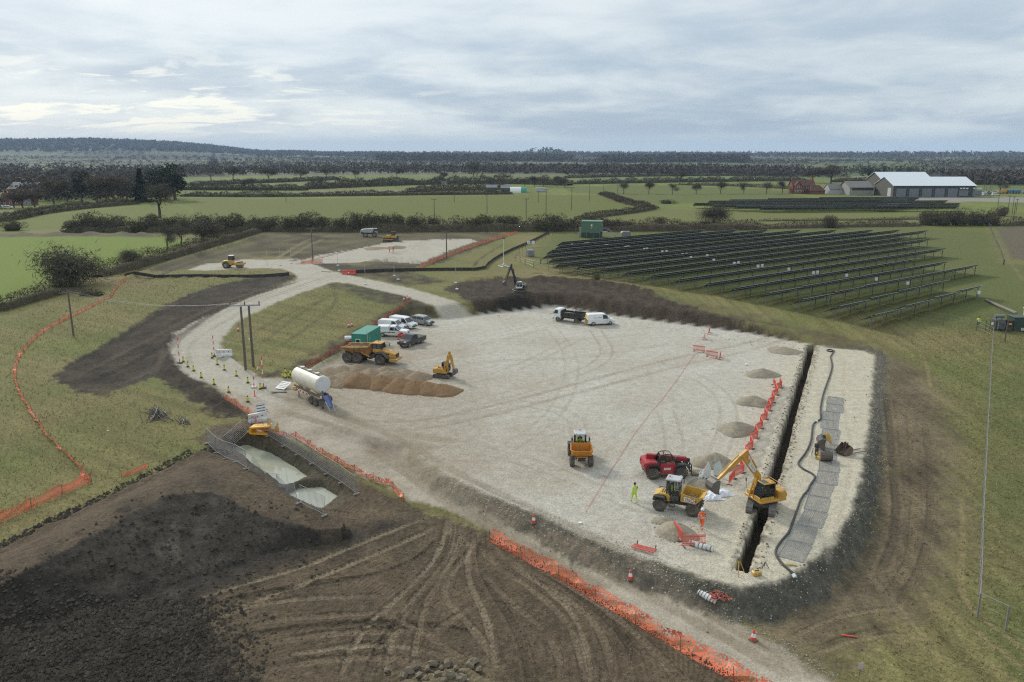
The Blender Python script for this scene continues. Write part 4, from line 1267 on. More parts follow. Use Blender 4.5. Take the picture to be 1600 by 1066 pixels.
# hedges near the site
hedge(PX([(-90, 500), (0, 486), (60, 468), (100, 455), (132, 452)]), 3.0, 4.6, 'dark bare hedge running to the big round bush on the left', seed=3, dens=5)
hedge(PX([(128, 461), (158, 462)]), 1.6, 3.0, 'low dark bramble clump just right of the big round bush', seed=4, name='bramble_clump')
hedge(PX([(153, 433), (200, 422), (260, 405), (330, 385), (410, 361)]), 3.3, 4.6, 'long dark hedge slanting between green field and soil strip', seed=5, dens=5)
hedge(PX([(-200, 352), (0, 349), (60, 335), (130, 326), (215, 319)]), 3.2, 5, 'dark hedge between the two far left green fields', seed=6, dens=3.5, size=.9)
hedge(PX([(100, 363), (200, 363), (300, 362), (420, 361), (560, 362)]), 4.0, 7, 'tall dark scrub hedge behind the left soil strip', seed=7, dens=3.2, size=.85, vary=.5)
hedge(PX([(560, 362), (690, 362), (800, 361), (900, 361)]), 4.6, 7, 'tall dark scrub hedge behind the far stone pad', seed=8, dens=3.2, size=.85, vary=.5)
hedge(PX([(900, 361), (1000, 361), (1100, 360), (1195, 358)]), 3.4, 6, 'dark brown hedge behind the solar panels and green cabin', seed=9, dens=3.2, size=.85, vary=.45, mat=BRUSH_M)
hedge(PX([(1195, 357), (1300, 355), (1435, 353)]), 2.2, 7, 'low brown brambles along the ditch beyond the solar panels', seed=10, dens=2.6, size=.8, vary=.6, mat=BRUSH_M)
hedge(PX([(1180, 346), (1300, 345), (1440, 343)]), 1.0, 2.0, 'thin dark fence hedge behind the brambles', seed=11, dens=3, size=.6)
hedge(PX([(1560, 353), (1640, 352), (1760, 350)]), 3.2, 5, 'dark hedge at the right end of the far ditch', seed=12, dens=2.6, size=.8)
hedge(PX([(942, 304), (968, 314), (990, 321), (1018, 325)]), 2.6, 7, 'brown hedge of the zigzag boundary, its upper leg', seed=13, dens=1.6, size=1.2, mat=BRUSH_M)
hedge(PX([(1022, 326), (1000, 331), (960, 336), (905, 343)]), 2.4, 6, 'brown hedge of the zigzag boundary, its lower leg', seed=14, dens=1.8, size=1.1)
hedge(PX([(285, 307), (420, 308), (560, 306), (800, 303.5)]), 3.0, 8, 'dark field hedge behind the broad green meadow', seed=15, dens=1.4, size=1.4)
hedge(PX([(285, 297), (400, 297.5), (480, 297.5)]), 4.5, 10, 'dark hedge between two thin strips of meadow on the left', seed=16, dens=1.1, size=1.7)
hedge(PX([(470, 296), (560, 292), (640, 289), (720, 287), (800, 287), (890, 290)]), 6.0, 16, 'broad dark wooded hedge behind the tan field', seed=17, dens=.9, size=2.0, vary=.6)
hedge(PX([(640, 300), (720, 297), (800, 296)]), 5.0, 14, 'dark thicket around the small farmyard', seed=18, dens=.9, size=1.8, vary=.6)
hedge(PX([(290, 290), (420, 286), (530, 281)]), 3.5, 8, 'dark hedge above the bright far meadow', seed=19, dens=1, size=1.8)
hedge(PX([(895, 288), (1000, 286), (1060, 285), (1140, 284)]), 4.0, 9, 'dark far hedge behind the avenue of small trees', seed=20, dens=.8, size=2, vary=.6)
hedge(PX([(1140, 284), (1200, 283), (1260, 283)]), 5.0, 9, 'short thick dark hedge left of the brick house', seed=21, dens=.8, size=2, vary=.6)
hedge(PX([(880, 278.5), (1000, 276), (1120, 275), (1240, 274.5)]), 3.0, 8, 'thin dark hedge below the long brown wood', seed=22, dens=.6, size=2.2)
hedge(PX([(1060, 289), (1150, 291), (1240, 296)]), 2.2, 5, 'thin hedge above the avenue trees sloping to the right', seed=23, dens=.8, size=1.6)
hedge(PX([(1300, 285), (1360, 284), (1400, 283)]), 4.0, 8, 'dark hedge behind the low farm shed', seed=24, dens=.8, size=2)
hedge(PX([(1500, 289), (1560, 288), (1700, 286)]), 2.5, 6, 'dark hedge beyond the car park', seed=25, dens=.8, size=1.8)
# the bushes standing up out of the scrub
ORD = ['first', 'second', 'third', 'fourth', 'fifth', 'sixth', 'seventh', 'eighth', 'ninth', 'tenth', 'eleventh', 'twelfth', 'thirteenth', 'fourteenth', 'fifteenth', 'sixteenth', 'seventeenth', 'eighteenth', 'nineteenth']
def ORDN(i):
	if i <= 19: return ORD[i - 1]
	t = ['', '', 'twenty', 'thirty', 'forty'][i // 10]
	return {'twenty': 'twentieth', 'thirty': 'thirtieth', 'forty': 'fortieth'}[t] if i % 10 == 0 else t + ' ' + ORD[i % 10 - 1]
SCRUB = [(20, 360, 5.5, 5), (-30, 358, 6, 6), (118, 362, 5, 6.5), (140, 361, 6, 9.0), (165, 361, 5.5, 8), (185, 361, 5.5, 7.5), (215, 363, 5, 6.5), (236, 361, 5, 9), (258, 362, 5, 7.5), (285, 362, 5.5, 8.5), (318, 363, 6, 9), (345, 362, 5.5, 8.5), (372, 361, 5, 9.5), (398, 361, 5, 7.5), (425, 361, 5.5, 7), (455, 361, 5, 7.5), (480, 361, 5.5, 9), (500, 361, 5, 8),
		 (530, 361, 5, 7), (555, 361, 5, 9), (578, 361, 5.5, 9.5), (600, 361, 5, 8), (622, 361, 5, 8.8), (648, 361, 5, 8.5), (676, 360, 3.6, 7.5), (715, 361, 4.5, 5), (740, 361, 5, 6.5), (760, 360, 5, 8.5), (785, 360, 4.5, 7), (800, 359, 4.5, 7.5), (850, 361, 5.5, 6.5), (872, 361, 6, 8.5), (893, 360, 5, 6.5), (920, 360, 5, 7.5), (940, 360, 5, 7.0), (965, 360, 4.5, 6), (984, 360, 4, 4.6), (1010, 360, 3.5, 4), (1032, 358, 3.2, 6.5), (1070, 359, 4, 4.2), (1098, 359, 4, 4.5)]
for i, (px, py, r, h) in enumerate(SCRUB):
	x, y = PB(px, py)
	bush(x, y, r * .85, h * .76, f'rounded bush in the dark scrub hedge behind the site, {ORDN(1 + sorted(q[0] for q in SCRUB).index(px))} from the left', HEDGE_M if i % 3 else BUSH_M, group='bushes in the scrub hedge behind the site')
for px, py, r, h, lb in [(1447, 352, 5, 6.5, 'left end bush of the dark clump beyond the solar panels'), (1472, 352, 6, 6.0, 'second bush of the dark clump beyond the solar panels'), (1498, 352, 6, 6.8, 'middle bush of the dark clump below the barn'), (1524, 352, 6, 6.0, 'fourth bush of the dark clump beyond the solar panels'), (1548, 352, 5, 5.2, 'right end bush of the dark clump beyond the solar panels')]:
	x, y = PB(px, py)
	bush(x, y, r * .9, h, lb, HEDGE_M)
x, y = PB(1564, 338); bush(x, y, 3.5, 5, 'small brown bush by the poles on the right', BRUSH_M)
x, y = PB(1298, 356); bush(x, y, 3, 5.5, 'single bush standing in the brambles of the ditch', BRUSH_M)
x, y = PB(1041, 318); bush(x, y, 5.0, 2.4, 'low dark heap of brushwood alone in the meadow', HEDGE_M, name='brushwood_heap')
# trees
x, y = PB(108, 446); tree(x, y, 9.4, 'shrubby', 'big round bare bush tree at the end of the left hedge', 5, wide=1.35, name='bush_tree'); bush(x - .5, y - 1, 3.6, 5.2, 'thick undergrowth round the foot of the big bush tree', BUSH_M, name='undergrowth_bush')
for px, py, h, kind, lb, var, wd in [
	(222, 316, 18, 'conifer', 'tall dark conifer left of the broad evergreen', 0, 1.45),
	(274, 313, 21, 'dark', 'broad dark evergreen at the corner of the meadow', 0, 1.25),
	(128, 317, 17, 'dark', 'ragged dark evergreen above the far left hedge', 4, .8),
	(84, 318, 15, 'oak', 'rounded brown winter tree right of the farmhouse', 0, 1.4),
	(152, 318, 15, 'oak', 'brown winter tree between the conifers', 1, 1.3),
	(178, 318, 16, 'oak', 'wide brown winter tree between the conifers', 2, 1.5),
	(200, 317, 14, 'bare', 'pale bare tree just left of the tall conifer', 0, 1.2),
	(250, 341, 15.5, 'bare', 'grey ivy clad bare tree in front of the evergreen', 1, 1.35),
	(240, 305, 17, 'dark', 'dark evergreen behind the grey bare tree', 1, 1.0),
	(262, 391, 7.5, 'bare', 'small leafless tree leaning over the slanting hedge', 2, 1.1),
	(285, 386, 7.0, 'bare', 'second small leafless tree in the slanting hedge', 0, 1.2),
	(318, 378, 8.0, 'shrubby', 'pale bushy willow at the top of the slanting hedge', 0, 1.5),
	(203, 417, 5.0, 'shrubby', 'short twiggy shrub at the low end of the slanting hedge', 1, 1.2),
	(1115, 349, 8.0, 'shrubby', 'lone pale bushy tree behind the solar panels', 2, 1.5),
	(1298, 287, 16, 'oak', 'wide brown bare tree behind the brick house', 3, 2.0),
	(1268, 286, 13, 'oak', 'smaller brown bare tree behind the brick house roof', 4, 1.6),
	(1222, 302, 9, 'bare', 'thin bare tree left of the brick house', 1, 1.2),
	(1357, 280, 12, 'dark', 'dark pine left of the barn roof, larger of two', 2, 1.1),
	(1369, 281, 10, 'dark', 'dark pine beside the larger one left of the barn', 3, 1.0),
	(1380, 279, 11, 'conifer', 'pointed dark conifer right of the pines by the barn', 2, 1.3),
	(1421, 277, 10, 'dark', 'dark conifer rising behind the grey barn roof', 1, .9),
	(1562, 301, 9, 'bare', 'bare tree standing among the parked cars', 2, 1.3),
	(1521, 300, 4, 'oak', 'small dark shrub right of the barn', 0, 1.4),
]:
	x, y = PB(px, py)
	tree(x, y, h, kind, lb, var, wide=wd)
AVENUE = [(974, 303, 'bare', 7.2, 'leftmost'), (1014, 303, 'oak', 7.6, 'second'), (1050, 304, 'bare', 7.0, 'third'), (1088, 304, 'oak', 7.2, 'fourth'), (1126, 303, 'oak', 7.6, 'fifth'), (1162, 303, 'bare', 7.4, 'sixth'), (1197, 303, 'bare', 7.4, 'seventh')]
for i, (px, py, kind, h, w) in enumerate(AVENUE):
	x, y = PB(px, py)
	tree(x, y, h * 1.12, kind, f'small round winter tree, {w} from the left in the avenue', i % 3, 'avenue of small winter trees across the meadow', 1.15)
for i, (px, py, h) in enumerate(sorted([(420, 283, 14), (470, 282, 13), (510, 280, 12), (555, 279, 11), (620, 278, 12), (740, 275, 17), (745, 276, 16), (1062, 289, 13), (1300, 272, 13), (395, 296, 9), (380, 297, 8), (365, 283, 15), (330, 284, 14), (686, 290, 9), (835, 291, 9), (850, 292, 8), (870, 292, 9), (882, 293, 8), (820, 292, 7), (692, 283, 10)])):
	x, y = PB(px, py)
	tree(x, y, h, 'oak' if i % 3 else 'bare', f'brown winter tree in the far hedges beyond the meadow, {ORDN(i + 1)} from the left', i % 5, 'winter trees in the far hedges', 1.35)
# woods and hedgerows of the far plain: masses nobody could count
def far_mass(name, label, pts, h, seed, size=3.0, per=16):
	rs = np.random.RandomState(seed)
	pts = np.array(pts)
	n = len(pts)
	z0 = terrain(pts[:, 0].copy(), pts[:, 1].copy())[0]
	hs = h * (.65 + .7 * rs.rand(n))
	c = np.repeat(np.arange(n), per)
	d = rs.normal(size=(n * per, 3))
	d /= np.linalg.norm(d, axis=1)[:, None]
	q = (.45 + .55 * rs.rand(n * per))[:, None]
	C = np.stack([pts[c, 0], pts[c, 1], z0[c] + hs[c] * .52], 1) + d * q * np.stack([hs[c] * .85, hs[c] * .85, hs[c] * .46], 1)
	V = slivers(C, np.ones(n * per) [:, None] * size if False else size, rs, .3, .7)
	tag(link(name, tri_mesh(name, V, FAR_M)), label, None, None, 'stuff')
def far_points():
	rs = np.random.RandomState(77)
	a = .35
	ca, sa = cos(a), sin(a)
	hed, wood = [], []
	def world(u, v):
		return (u * ca - v * sa, u * sa + v * ca)
	for iu in range(-18, 24):
		for iv in range(-2, 26):
			u0, v0 = iu * 300.0, iv * 210.0 - 0.37 * 210 * iu
			cx, cy = world(u0 + 150, v0 + 105)
			R = hypot(cx, cy)
			if R < 980 or R > 4300 or abs(atan2(cx, cy)) > .78:
				continue
			k = _perm[(iu * 7 + _perm[(iv * 13) % 512]) % 512] / 512.0
			for t in np.arange(0, 300, 13 + R * .004):
				if rs.rand() < .6: hed.append(world(u0 + t + rs.normal() * 3, v0 + rs.normal() * 4))
			for t in np.arange(0, 210, 13 + R * .004):
				if rs.rand() < .5: hed.append(world(u0 + rs.normal() * 4, v0 + t + rs.normal() * 3))
			if k < .24:
				st = 17 + R * .006
				for uu in np.arange(0, 300, st):
					for vv in np.arange(0, 210, st):
						wood.append(world(u0 + uu + rs.normal() * 5, v0 + vv + rs.normal() * 5))
	return hed, wood
_hed, _wood = far_points()
far_mass('far_hedgerows', 'thin dark hedgerows of the distant plain', _hed, 6.5, 1, 2.4, 16)
far_mass('far_woodland', 'brown winter woods scattered over the distant plain', _wood, 9.5, 2, 2.9, 18)
def band(pxa, pxb, R0, R1, n, seed):
	rs = np.random.RandomState(seed)
	t0, t1 = atan((pxa - 800) / FPX / .974), atan((pxb - 800) / FPX / .974)
	out = []
	for _ in range(n):
		t, r = t0 + (t1 - t0) * rs.rand(), sqrt(R0 * R0 + (R1 * R1 - R0 * R0) * rs.rand())
		out.append((r * sin(t), r * cos(t)))
	return out
far_mass('brown_wood', 'long brown winter wood below the horizon, right of centre', band(880, 1235, 930, 1130, 620, 5), 10, 5, 2.8, 20)
far_mass('brown_wood', 'brown winter wood behind the barn on the right', band(1450, 1600, 760, 900, 380, 6), 9, 6, 2.4, 22)
far_mass('brown_wood', 'brown winter wood of bare crowns in the left middle distance', band(300, 880, 980, 1250, 560, 7), 9, 7, 3.0, 18)
far_mass('brown_wood', 'scrubby brown wood behind the farmhouse on the left', band(-100, 300, 600, 900, 420, 8), 10, 8, 2.6, 20)
far_mass('brown_wood', 'brown winter wood among the evergreens on the left', band(62, 290, 480, 600, 170, 14), 10.5, 14, 1.7, 46)
far_mass('dark_plantation', 'dark plantation under the horizon right of the small hill', band(930, 1150, 2050, 2350, 500, 9), 19, 9, 6, 14)
far_mass('brown_wood', 'dark wood under the small round hill', band(600, 890, 2300, 2900, 900, 10), 20, 10, 7, 12)
far_mass('ridge_woodland', 'woods covering the blue ridge on the left horizon', band(-500, 640, 4300, 6000, 5200, 11), 14, 11, 13, 7)
far_mass('horizon_woodland', 'dark woods along the whole horizon', band(420, 2000, 3600, 5600, 3000, 12), 17, 12, 11, 7)
# ------------------------------------------------------------------ machines
YEL = paint('machine_yellow', (0.56, 0.30, 0.028), .42, 0, .28)
YEL2 = paint('dumper_yellow', (0.60, 0.36, 0.05), .42, 0, .28)
ORG = paint('dumper_orange', (0.62, 0.25, 0.02), .45, 0, .25)
ADTY = paint('hauler_yellow', (0.58, 0.31, 0.045), .45, 0, .4)
RUST = paint('rusty_orange_body', (0.36, 0.18, 0.055), .65, 0, .5, (0.11, .075, .05))
RED = paint('loader_red', (0.36, 0.012, 0.022), .4, 0, .2)
BLK = paint('black_paint', (0.018, 0.018, 0.018), .5, 0, .3, (.07, .06, .05))
GRY = paint('dark_grey_steel', (0.06, 0.06, 0.06), .55, 0, .35, (.12, .10, .08))
STEEL = paint('worn_steel', (0.16, 0.145, 0.13), .5, .3, .45, (.10, .075, .05))
LTGRY = paint('light_grey_roof', (0.46, 0.47, 0.48), .5, 0, .2)
WHITE = paint('white_paint', (0.72, 0.73, 0.72), .35, 0, .08, (.35, .32, .27))
CREAMP = paint('cream_tank_paint', (0.68, 0.65, 0.53), .45, 0, .22, (.40, .33, .22), 1.0)
TYRE = paint('tyre_rubber', (0.028, 0.027, 0.026), .85, 0, .5, (.11, .095, .075), 3)
RIMG = paint('grey_rim', (0.13, 0.13, 0.13), .5, .2, .4, (.12, .10, .08))
RIMW = paint('pale_rim', (0.42, 0.41, 0.38), .45, .3, .3)
MUDL = paint('muddy_load', (0.16, 0.125, 0.08), .9, 0, .4, (.07, .055, .04))
LAMP = paint('lamp_lens', (0.75, 0.75, 0.72), .15, 0, .05)
REDL = paint('red_lens', (0.42, 0.02, 0.02), .2, 0, .05)
AMB = paint('amber_beacon', (0.75, 0.25, 0.02), .2, 0, .02)
GLS, CLR = glass_mat(), clear_glass()
TRK = paint('track_steel', (0.20, 0.19, 0.185), .55, .2, .35, (.12, .10, .08), 3)
def text_mesh(txt, size, th=.004):
	cu = bpy.data.curves.new('lettering', 'FONT')
	cu.body = txt
	cu.size = size
	cu.extrude = th
	cu.align_x, cu.align_y = 'CENTER', 'CENTER'
	cu.resolution_u = 2
	o = bpy.data.objects.new('lettering', cu)
	COL.objects.link(o)
	me = bpy.data.meshes.new_from_object(o)
	bpy.data.objects.remove(o)
	bpy.data.curves.remove(cu)
	return me
def lettering(txt, size, mat, parent, loc, rot):
	me = text_mesh(txt, size)
	me.materials.clear(); me.materials.append(mat)
	o = link('lettering', me, parent, loc)
	o.rotation_euler = rot
	return o
def wheel_mesh(r, w, lug, rim_r):
	m = MB()
	n = 22
	prof = [(-.5, rim_r * .98), (-.5, r * .80), (-.44, r * .93), (-.30, r * .985), (.30, r * .985), (.44, r * .93), (.5, r * .80), (.5, rim_r * .98)]
	rings = [[(q[1] * cos(2 * pi * i / n), q[0] * w, q[1] * sin(2 * pi * i / n)) for q in prof] for i in range(n)]
	k = len(prof)
	V = [p for rr in rings for p in rr]
	m.add(V, [(i * k + j, i * k + j + 1, ((i + 1) % n) * k + j + 1, ((i + 1) % n) * k + j) for i in range(n) for j in range(k - 1)])
	if lug:
		nl = 14
		for i in range(nl):
			for sd in (-1, 1):
				a = 2 * pi * (i + (.5 if sd > 0 else 0)) / nl
				b = MB().box((0, 0, 0), (r * .09, w * .50, r * .13), 0, rz=.55 * sd)
				ca, sa = cos(a), sin(a)
				m.add(b.v, b.f, lambda p: ((r * .985 + p[0]) * ca - p[2] * sa, p[1] + sd * w * .25, (r * .985 + p[0]) * sa + p[2] * ca))
	t = m.me('wheel', TYRE, True)
	g = MB()
	n = 16
	prof = [(-.46, rim_r), (-.40, rim_r * .86), (-.18, rim_r * .62), (-.20, rim_r * .28), (-.40, rim_r * .24), (-.40, 0.01)]
	for sd in (-1, 1):
		rings = [[(q[1] * cos(2 * pi * i / n), -sd * q[0] * w, q[1] * sin(2 * pi * i / n)) for q in prof] for i in range(n)]
		k = len(prof)
		V = [p for rr in rings for p in rr]
		F_ = [(i * k + j, i * k + j + 1, ((i + 1) % n) * k + j + 1, ((i + 1) % n) * k + j) for i in range(n) for j in range(k - 1)]
		m2 = [q[::-1] for q in F_] if sd > 0 else F_
		g.add(V, m2)
	return t, g
_WH = {}
def wheel(parent, x, y, r, w, rim=RIMG, lug=False, rr=.55, turn=0.0):
	key = (round(r, 3), round(w, 3), rim.name, lug, rr)
	if key not in _WH:
		t, g = wheel_mesh(r, w, lug, r * rr)
		_WH[key] = (t, g.me('rim', rim, True))
	o = link('wheel', _WH[key][0], parent, (x, y, r * .97), turn)
	link('rim', _WH[key][1], o)
	return o
def panel(parent, name, pts, th, mat, off=0.012):
	"""thin piece lying just proud of the surface its corners are given on"""
	p = [np.array(q, float) for q in pts]
	n = np.cross(p[1] - p[0], p[2] - p[1]); n /= np.linalg.norm(n)
	return MB().sheet([tuple(q + n * off) for q in p], th, n).build(name, mat, parent)
def window_strip(parent, pts, mat=GLS):
	return panel(parent, 'window', pts, .012, mat, .008)
# ---- articulated hauler
def articulated_hauler(x, y, rz):
	t = empty('articulated_dump_truck', (x, y, H(x, y)), rz, 'muddy orange six wheeled dump truck parked in front of the green cabin', 'dump truck')
	m = MB()
	m.box((-.1, 0, 1.0), (3.6, 1.1, .5), .06).box((-3.6, 0, .95), (4.6, 1.0, .45), .06).cyl((-1.9, 0, .5), (-1.9, 0, 1.3), .3, n=10)
	m.box((-3.95, 0, .72), (2.3, .5, .3), .05)
	m.build('chassis', GRY, t)
	# bonnet, falling away to the front
	m = MB().prism([(.1, 1.0), (.1, 1.95), (1.75, 1.62), (2.05, 1.5), (2.1, 1.0)], -.72, .72, .08)
	b = m.build('bonnet', ADTY, t)
	MB().box((2.10, 0, 1.28), (.06, 1.05, .42), .015).build('grille', BLK, b)
	for k in range(4):
		MB().box((2.14, 0, 1.14 + .1 * k), (.02, 1.0, .025)).build('grille_bar', GRY, b)
	for s in (-1, 1):
		MB().box((1.0, s * .735, 1.5), (.5, .02, .14), .004).build('vent', BLK, b)
	MB().prism([(1.3, .62), (1.35, .95), (2.3, .95), (2.42, .80), (2.2, .55)], -1.2, 1.2, .06).build('bumper', ADTY, t)
	for s in (-1, 1):
		MB().box((2.36, s * .85, .84), (.08, .26, .13), .02).build('headlight', LAMP, t)
		MB().prism([(-.85, 1.05), (-.80, 1.5), (-.45, 1.72), (.45, 1.72), (.85, 1.45), (1.25, 1.0), (1.15, .95), (.75, 1.32), (.4, 1.58), (-.4, 1.58), (-.7, 1.4), (-.75, 1.05)], s * 1.0 - .33, s * 1.0 + .33, .03).build('mudguard', GRY if s < 0 else ADTY, t)
	# cab
	MB().box((-.55, 0, 1.85), (1.35, 1.55, .55), .06).build('cab_base', ADTY, t)
	c = MB().box((-.55, 0, 2.42), (1.3, 1.5, .66), .05, top=(.86, .9), shift=(-.06, 0)).build('cab_glass', GLS, t)
	m = MB()
	for a, b_ in ((.64, .74), (-.64, .74), (.64, -.74), (-.64, -.74), (-.05, .745), (-.05, -.745)):
		m.tube([(-.55 + a, b_, 2.1), (-.61 + a * .86, b_ * .9, 2.77)], .045, 4)
	m.build('cab_pillar', BLK, t)
	MB().box((-.6, 0, 2.83), (1.35, 1.5, .15), .05).build('cab_roof', ADTY, t)
	MB().cyl((-.75, .2, 2.9), (-.75, .2, 3.06), .06, n=8).build('beacon', AMB, t)
	for s in (-1, 1):
		m = MB().tube([(.15, s * .75, 2.7), (.4, s * 1.1, 2.72), (.42, s * 1.15, 2.55)], .02, 4).box((.42, s * 1.15, 2.35), (.07, .17, .4), .02)
		m.build('mirror', BLK, t)
	m = MB()
	for s in (-1, 1):
		m.tube([(.1, s * .7, 1.95), (.1, s * .7, 2.25), (-.1, s * 1.0, 2.25)], .02, 4)
	m.build('handrail', BLK, t)
	MB().cyl((-1.05, -.6, 1.6), (-1.05, -.6, 2.75), .08, n=8).build('exhaust_stack', BLK, t)
	# hull of the tipping body
	def ring(xx, zb, wb, zt, wt):
		return [(xx, -wt, zt), (xx, -wb, zb), (xx, wb, zb), (xx, wt, zt)]
	out = [ring(-1.38, 1.75, .75, 2.55, 1.2), ring(-1.75, 1.15, .85, 2.35, 1.28), ring(-3.9, 1.15, .85, 2.2, 1.3), ring(-5.1, 1.45, .85, 2.12, 1.3), ring(-5.75, 1.95, .8, 2.1, 1.22)]
	inn = [[(p[0] + (0.06 if i == 0 else 0), p[1] * .94, p[2] + (.0 if abs(p[1]) > 1.1 else .08)) for p in r] for i, r in enumerate(out)]
	m = MB()
	V = [p for r in out for p in r] + [p for r in inn for p in r]
	n = len(out)
	Fc = []
	for i in range(n - 1):
		for j in range(3):
			q = (i * 4 + j, i * 4 + j + 1, i * 4 + j + 5, i * 4 + j + 4)
			Fc.append(q[::-1]); Fc.append(tuple(a + 4 * n for a in q))
		for j in (0, 3):
			Fc.append((i * 4 + j, (i + 1) * 4 + j, (i + 1) * 4 + j + 4 * n, i * 4 + j + 4 * n))
	Fc += [(0, 1, 2, 3), tuple(a + 4 * n for a in (3, 2, 1, 0)), (0, 3, 3 + 4 * n, 4 * n)]
	k = (n - 1) * 4
	Fc += [(k, k + 1, k + 1 + 4 * n, k + 4 * n), (k + 1, k + 2, k + 2 + 4 * n, k + 1 + 4 * n), (k + 2, k + 3, k + 3 + 4 * n, k + 2 + 4 * n)]
	m.add(V, Fc)
	body = m.build('tipping_body', RUST, t)
	m = MB()
	for xx in (-2.3, -3.1, -3.9):
		for s in (-1, 1):
			m.box((xx, s * 1.12, 1.7), (.12, .14, .95), .02, rx=-s * .38)
	m.build('body_rib', RUST, body)
	m = MB()
	for s in (-1, 1):
		m.tube([(-1.6, s * 1.3, 2.42), (-3.9, s * 1.33, 2.24), (-5.7, s * 1.25, 2.14)], .06, 5)
	m.build('body_rim', ADTY, body)
	MB().box((-1.5, 0, 2.62), (.12, 2.3, .42), .03, ry=.25).build('headboard', ADTY, body)
	m = MB()
	m.loft([[(-1.9, -1.05, 1.95), (-1.9, 1.05, 1.95), (-1.9, 0.3, 2.0)], [(-3.4, -1.1, 1.95), (-3.4, 1.1, 1.95), (-3.4, 0, 2.25)], [(-5.2, -1.0, 1.9), (-5.2, 1.0, 1.9), (-5.2, 0, 2.0)]])
	m.build('soil_load', MUDL, body)
	for s in (-1, 1):
		m = MB().cyl((-1.6, s * .95, 1.0), (-3.1, s * 1.02, 1.75), .08, n=8).cyl((-2.2, s * .98, 1.3), (-3.4, s * 1.02, 1.95), .05, n=8)
		m.build('lift_ram', ADTY, t)
	for xx in (0, -3.42, -4.88):
		for s in (-1, 1):
			wheel(t, xx, s * .98, .76, .60, RIMG, True, .5)
	return t
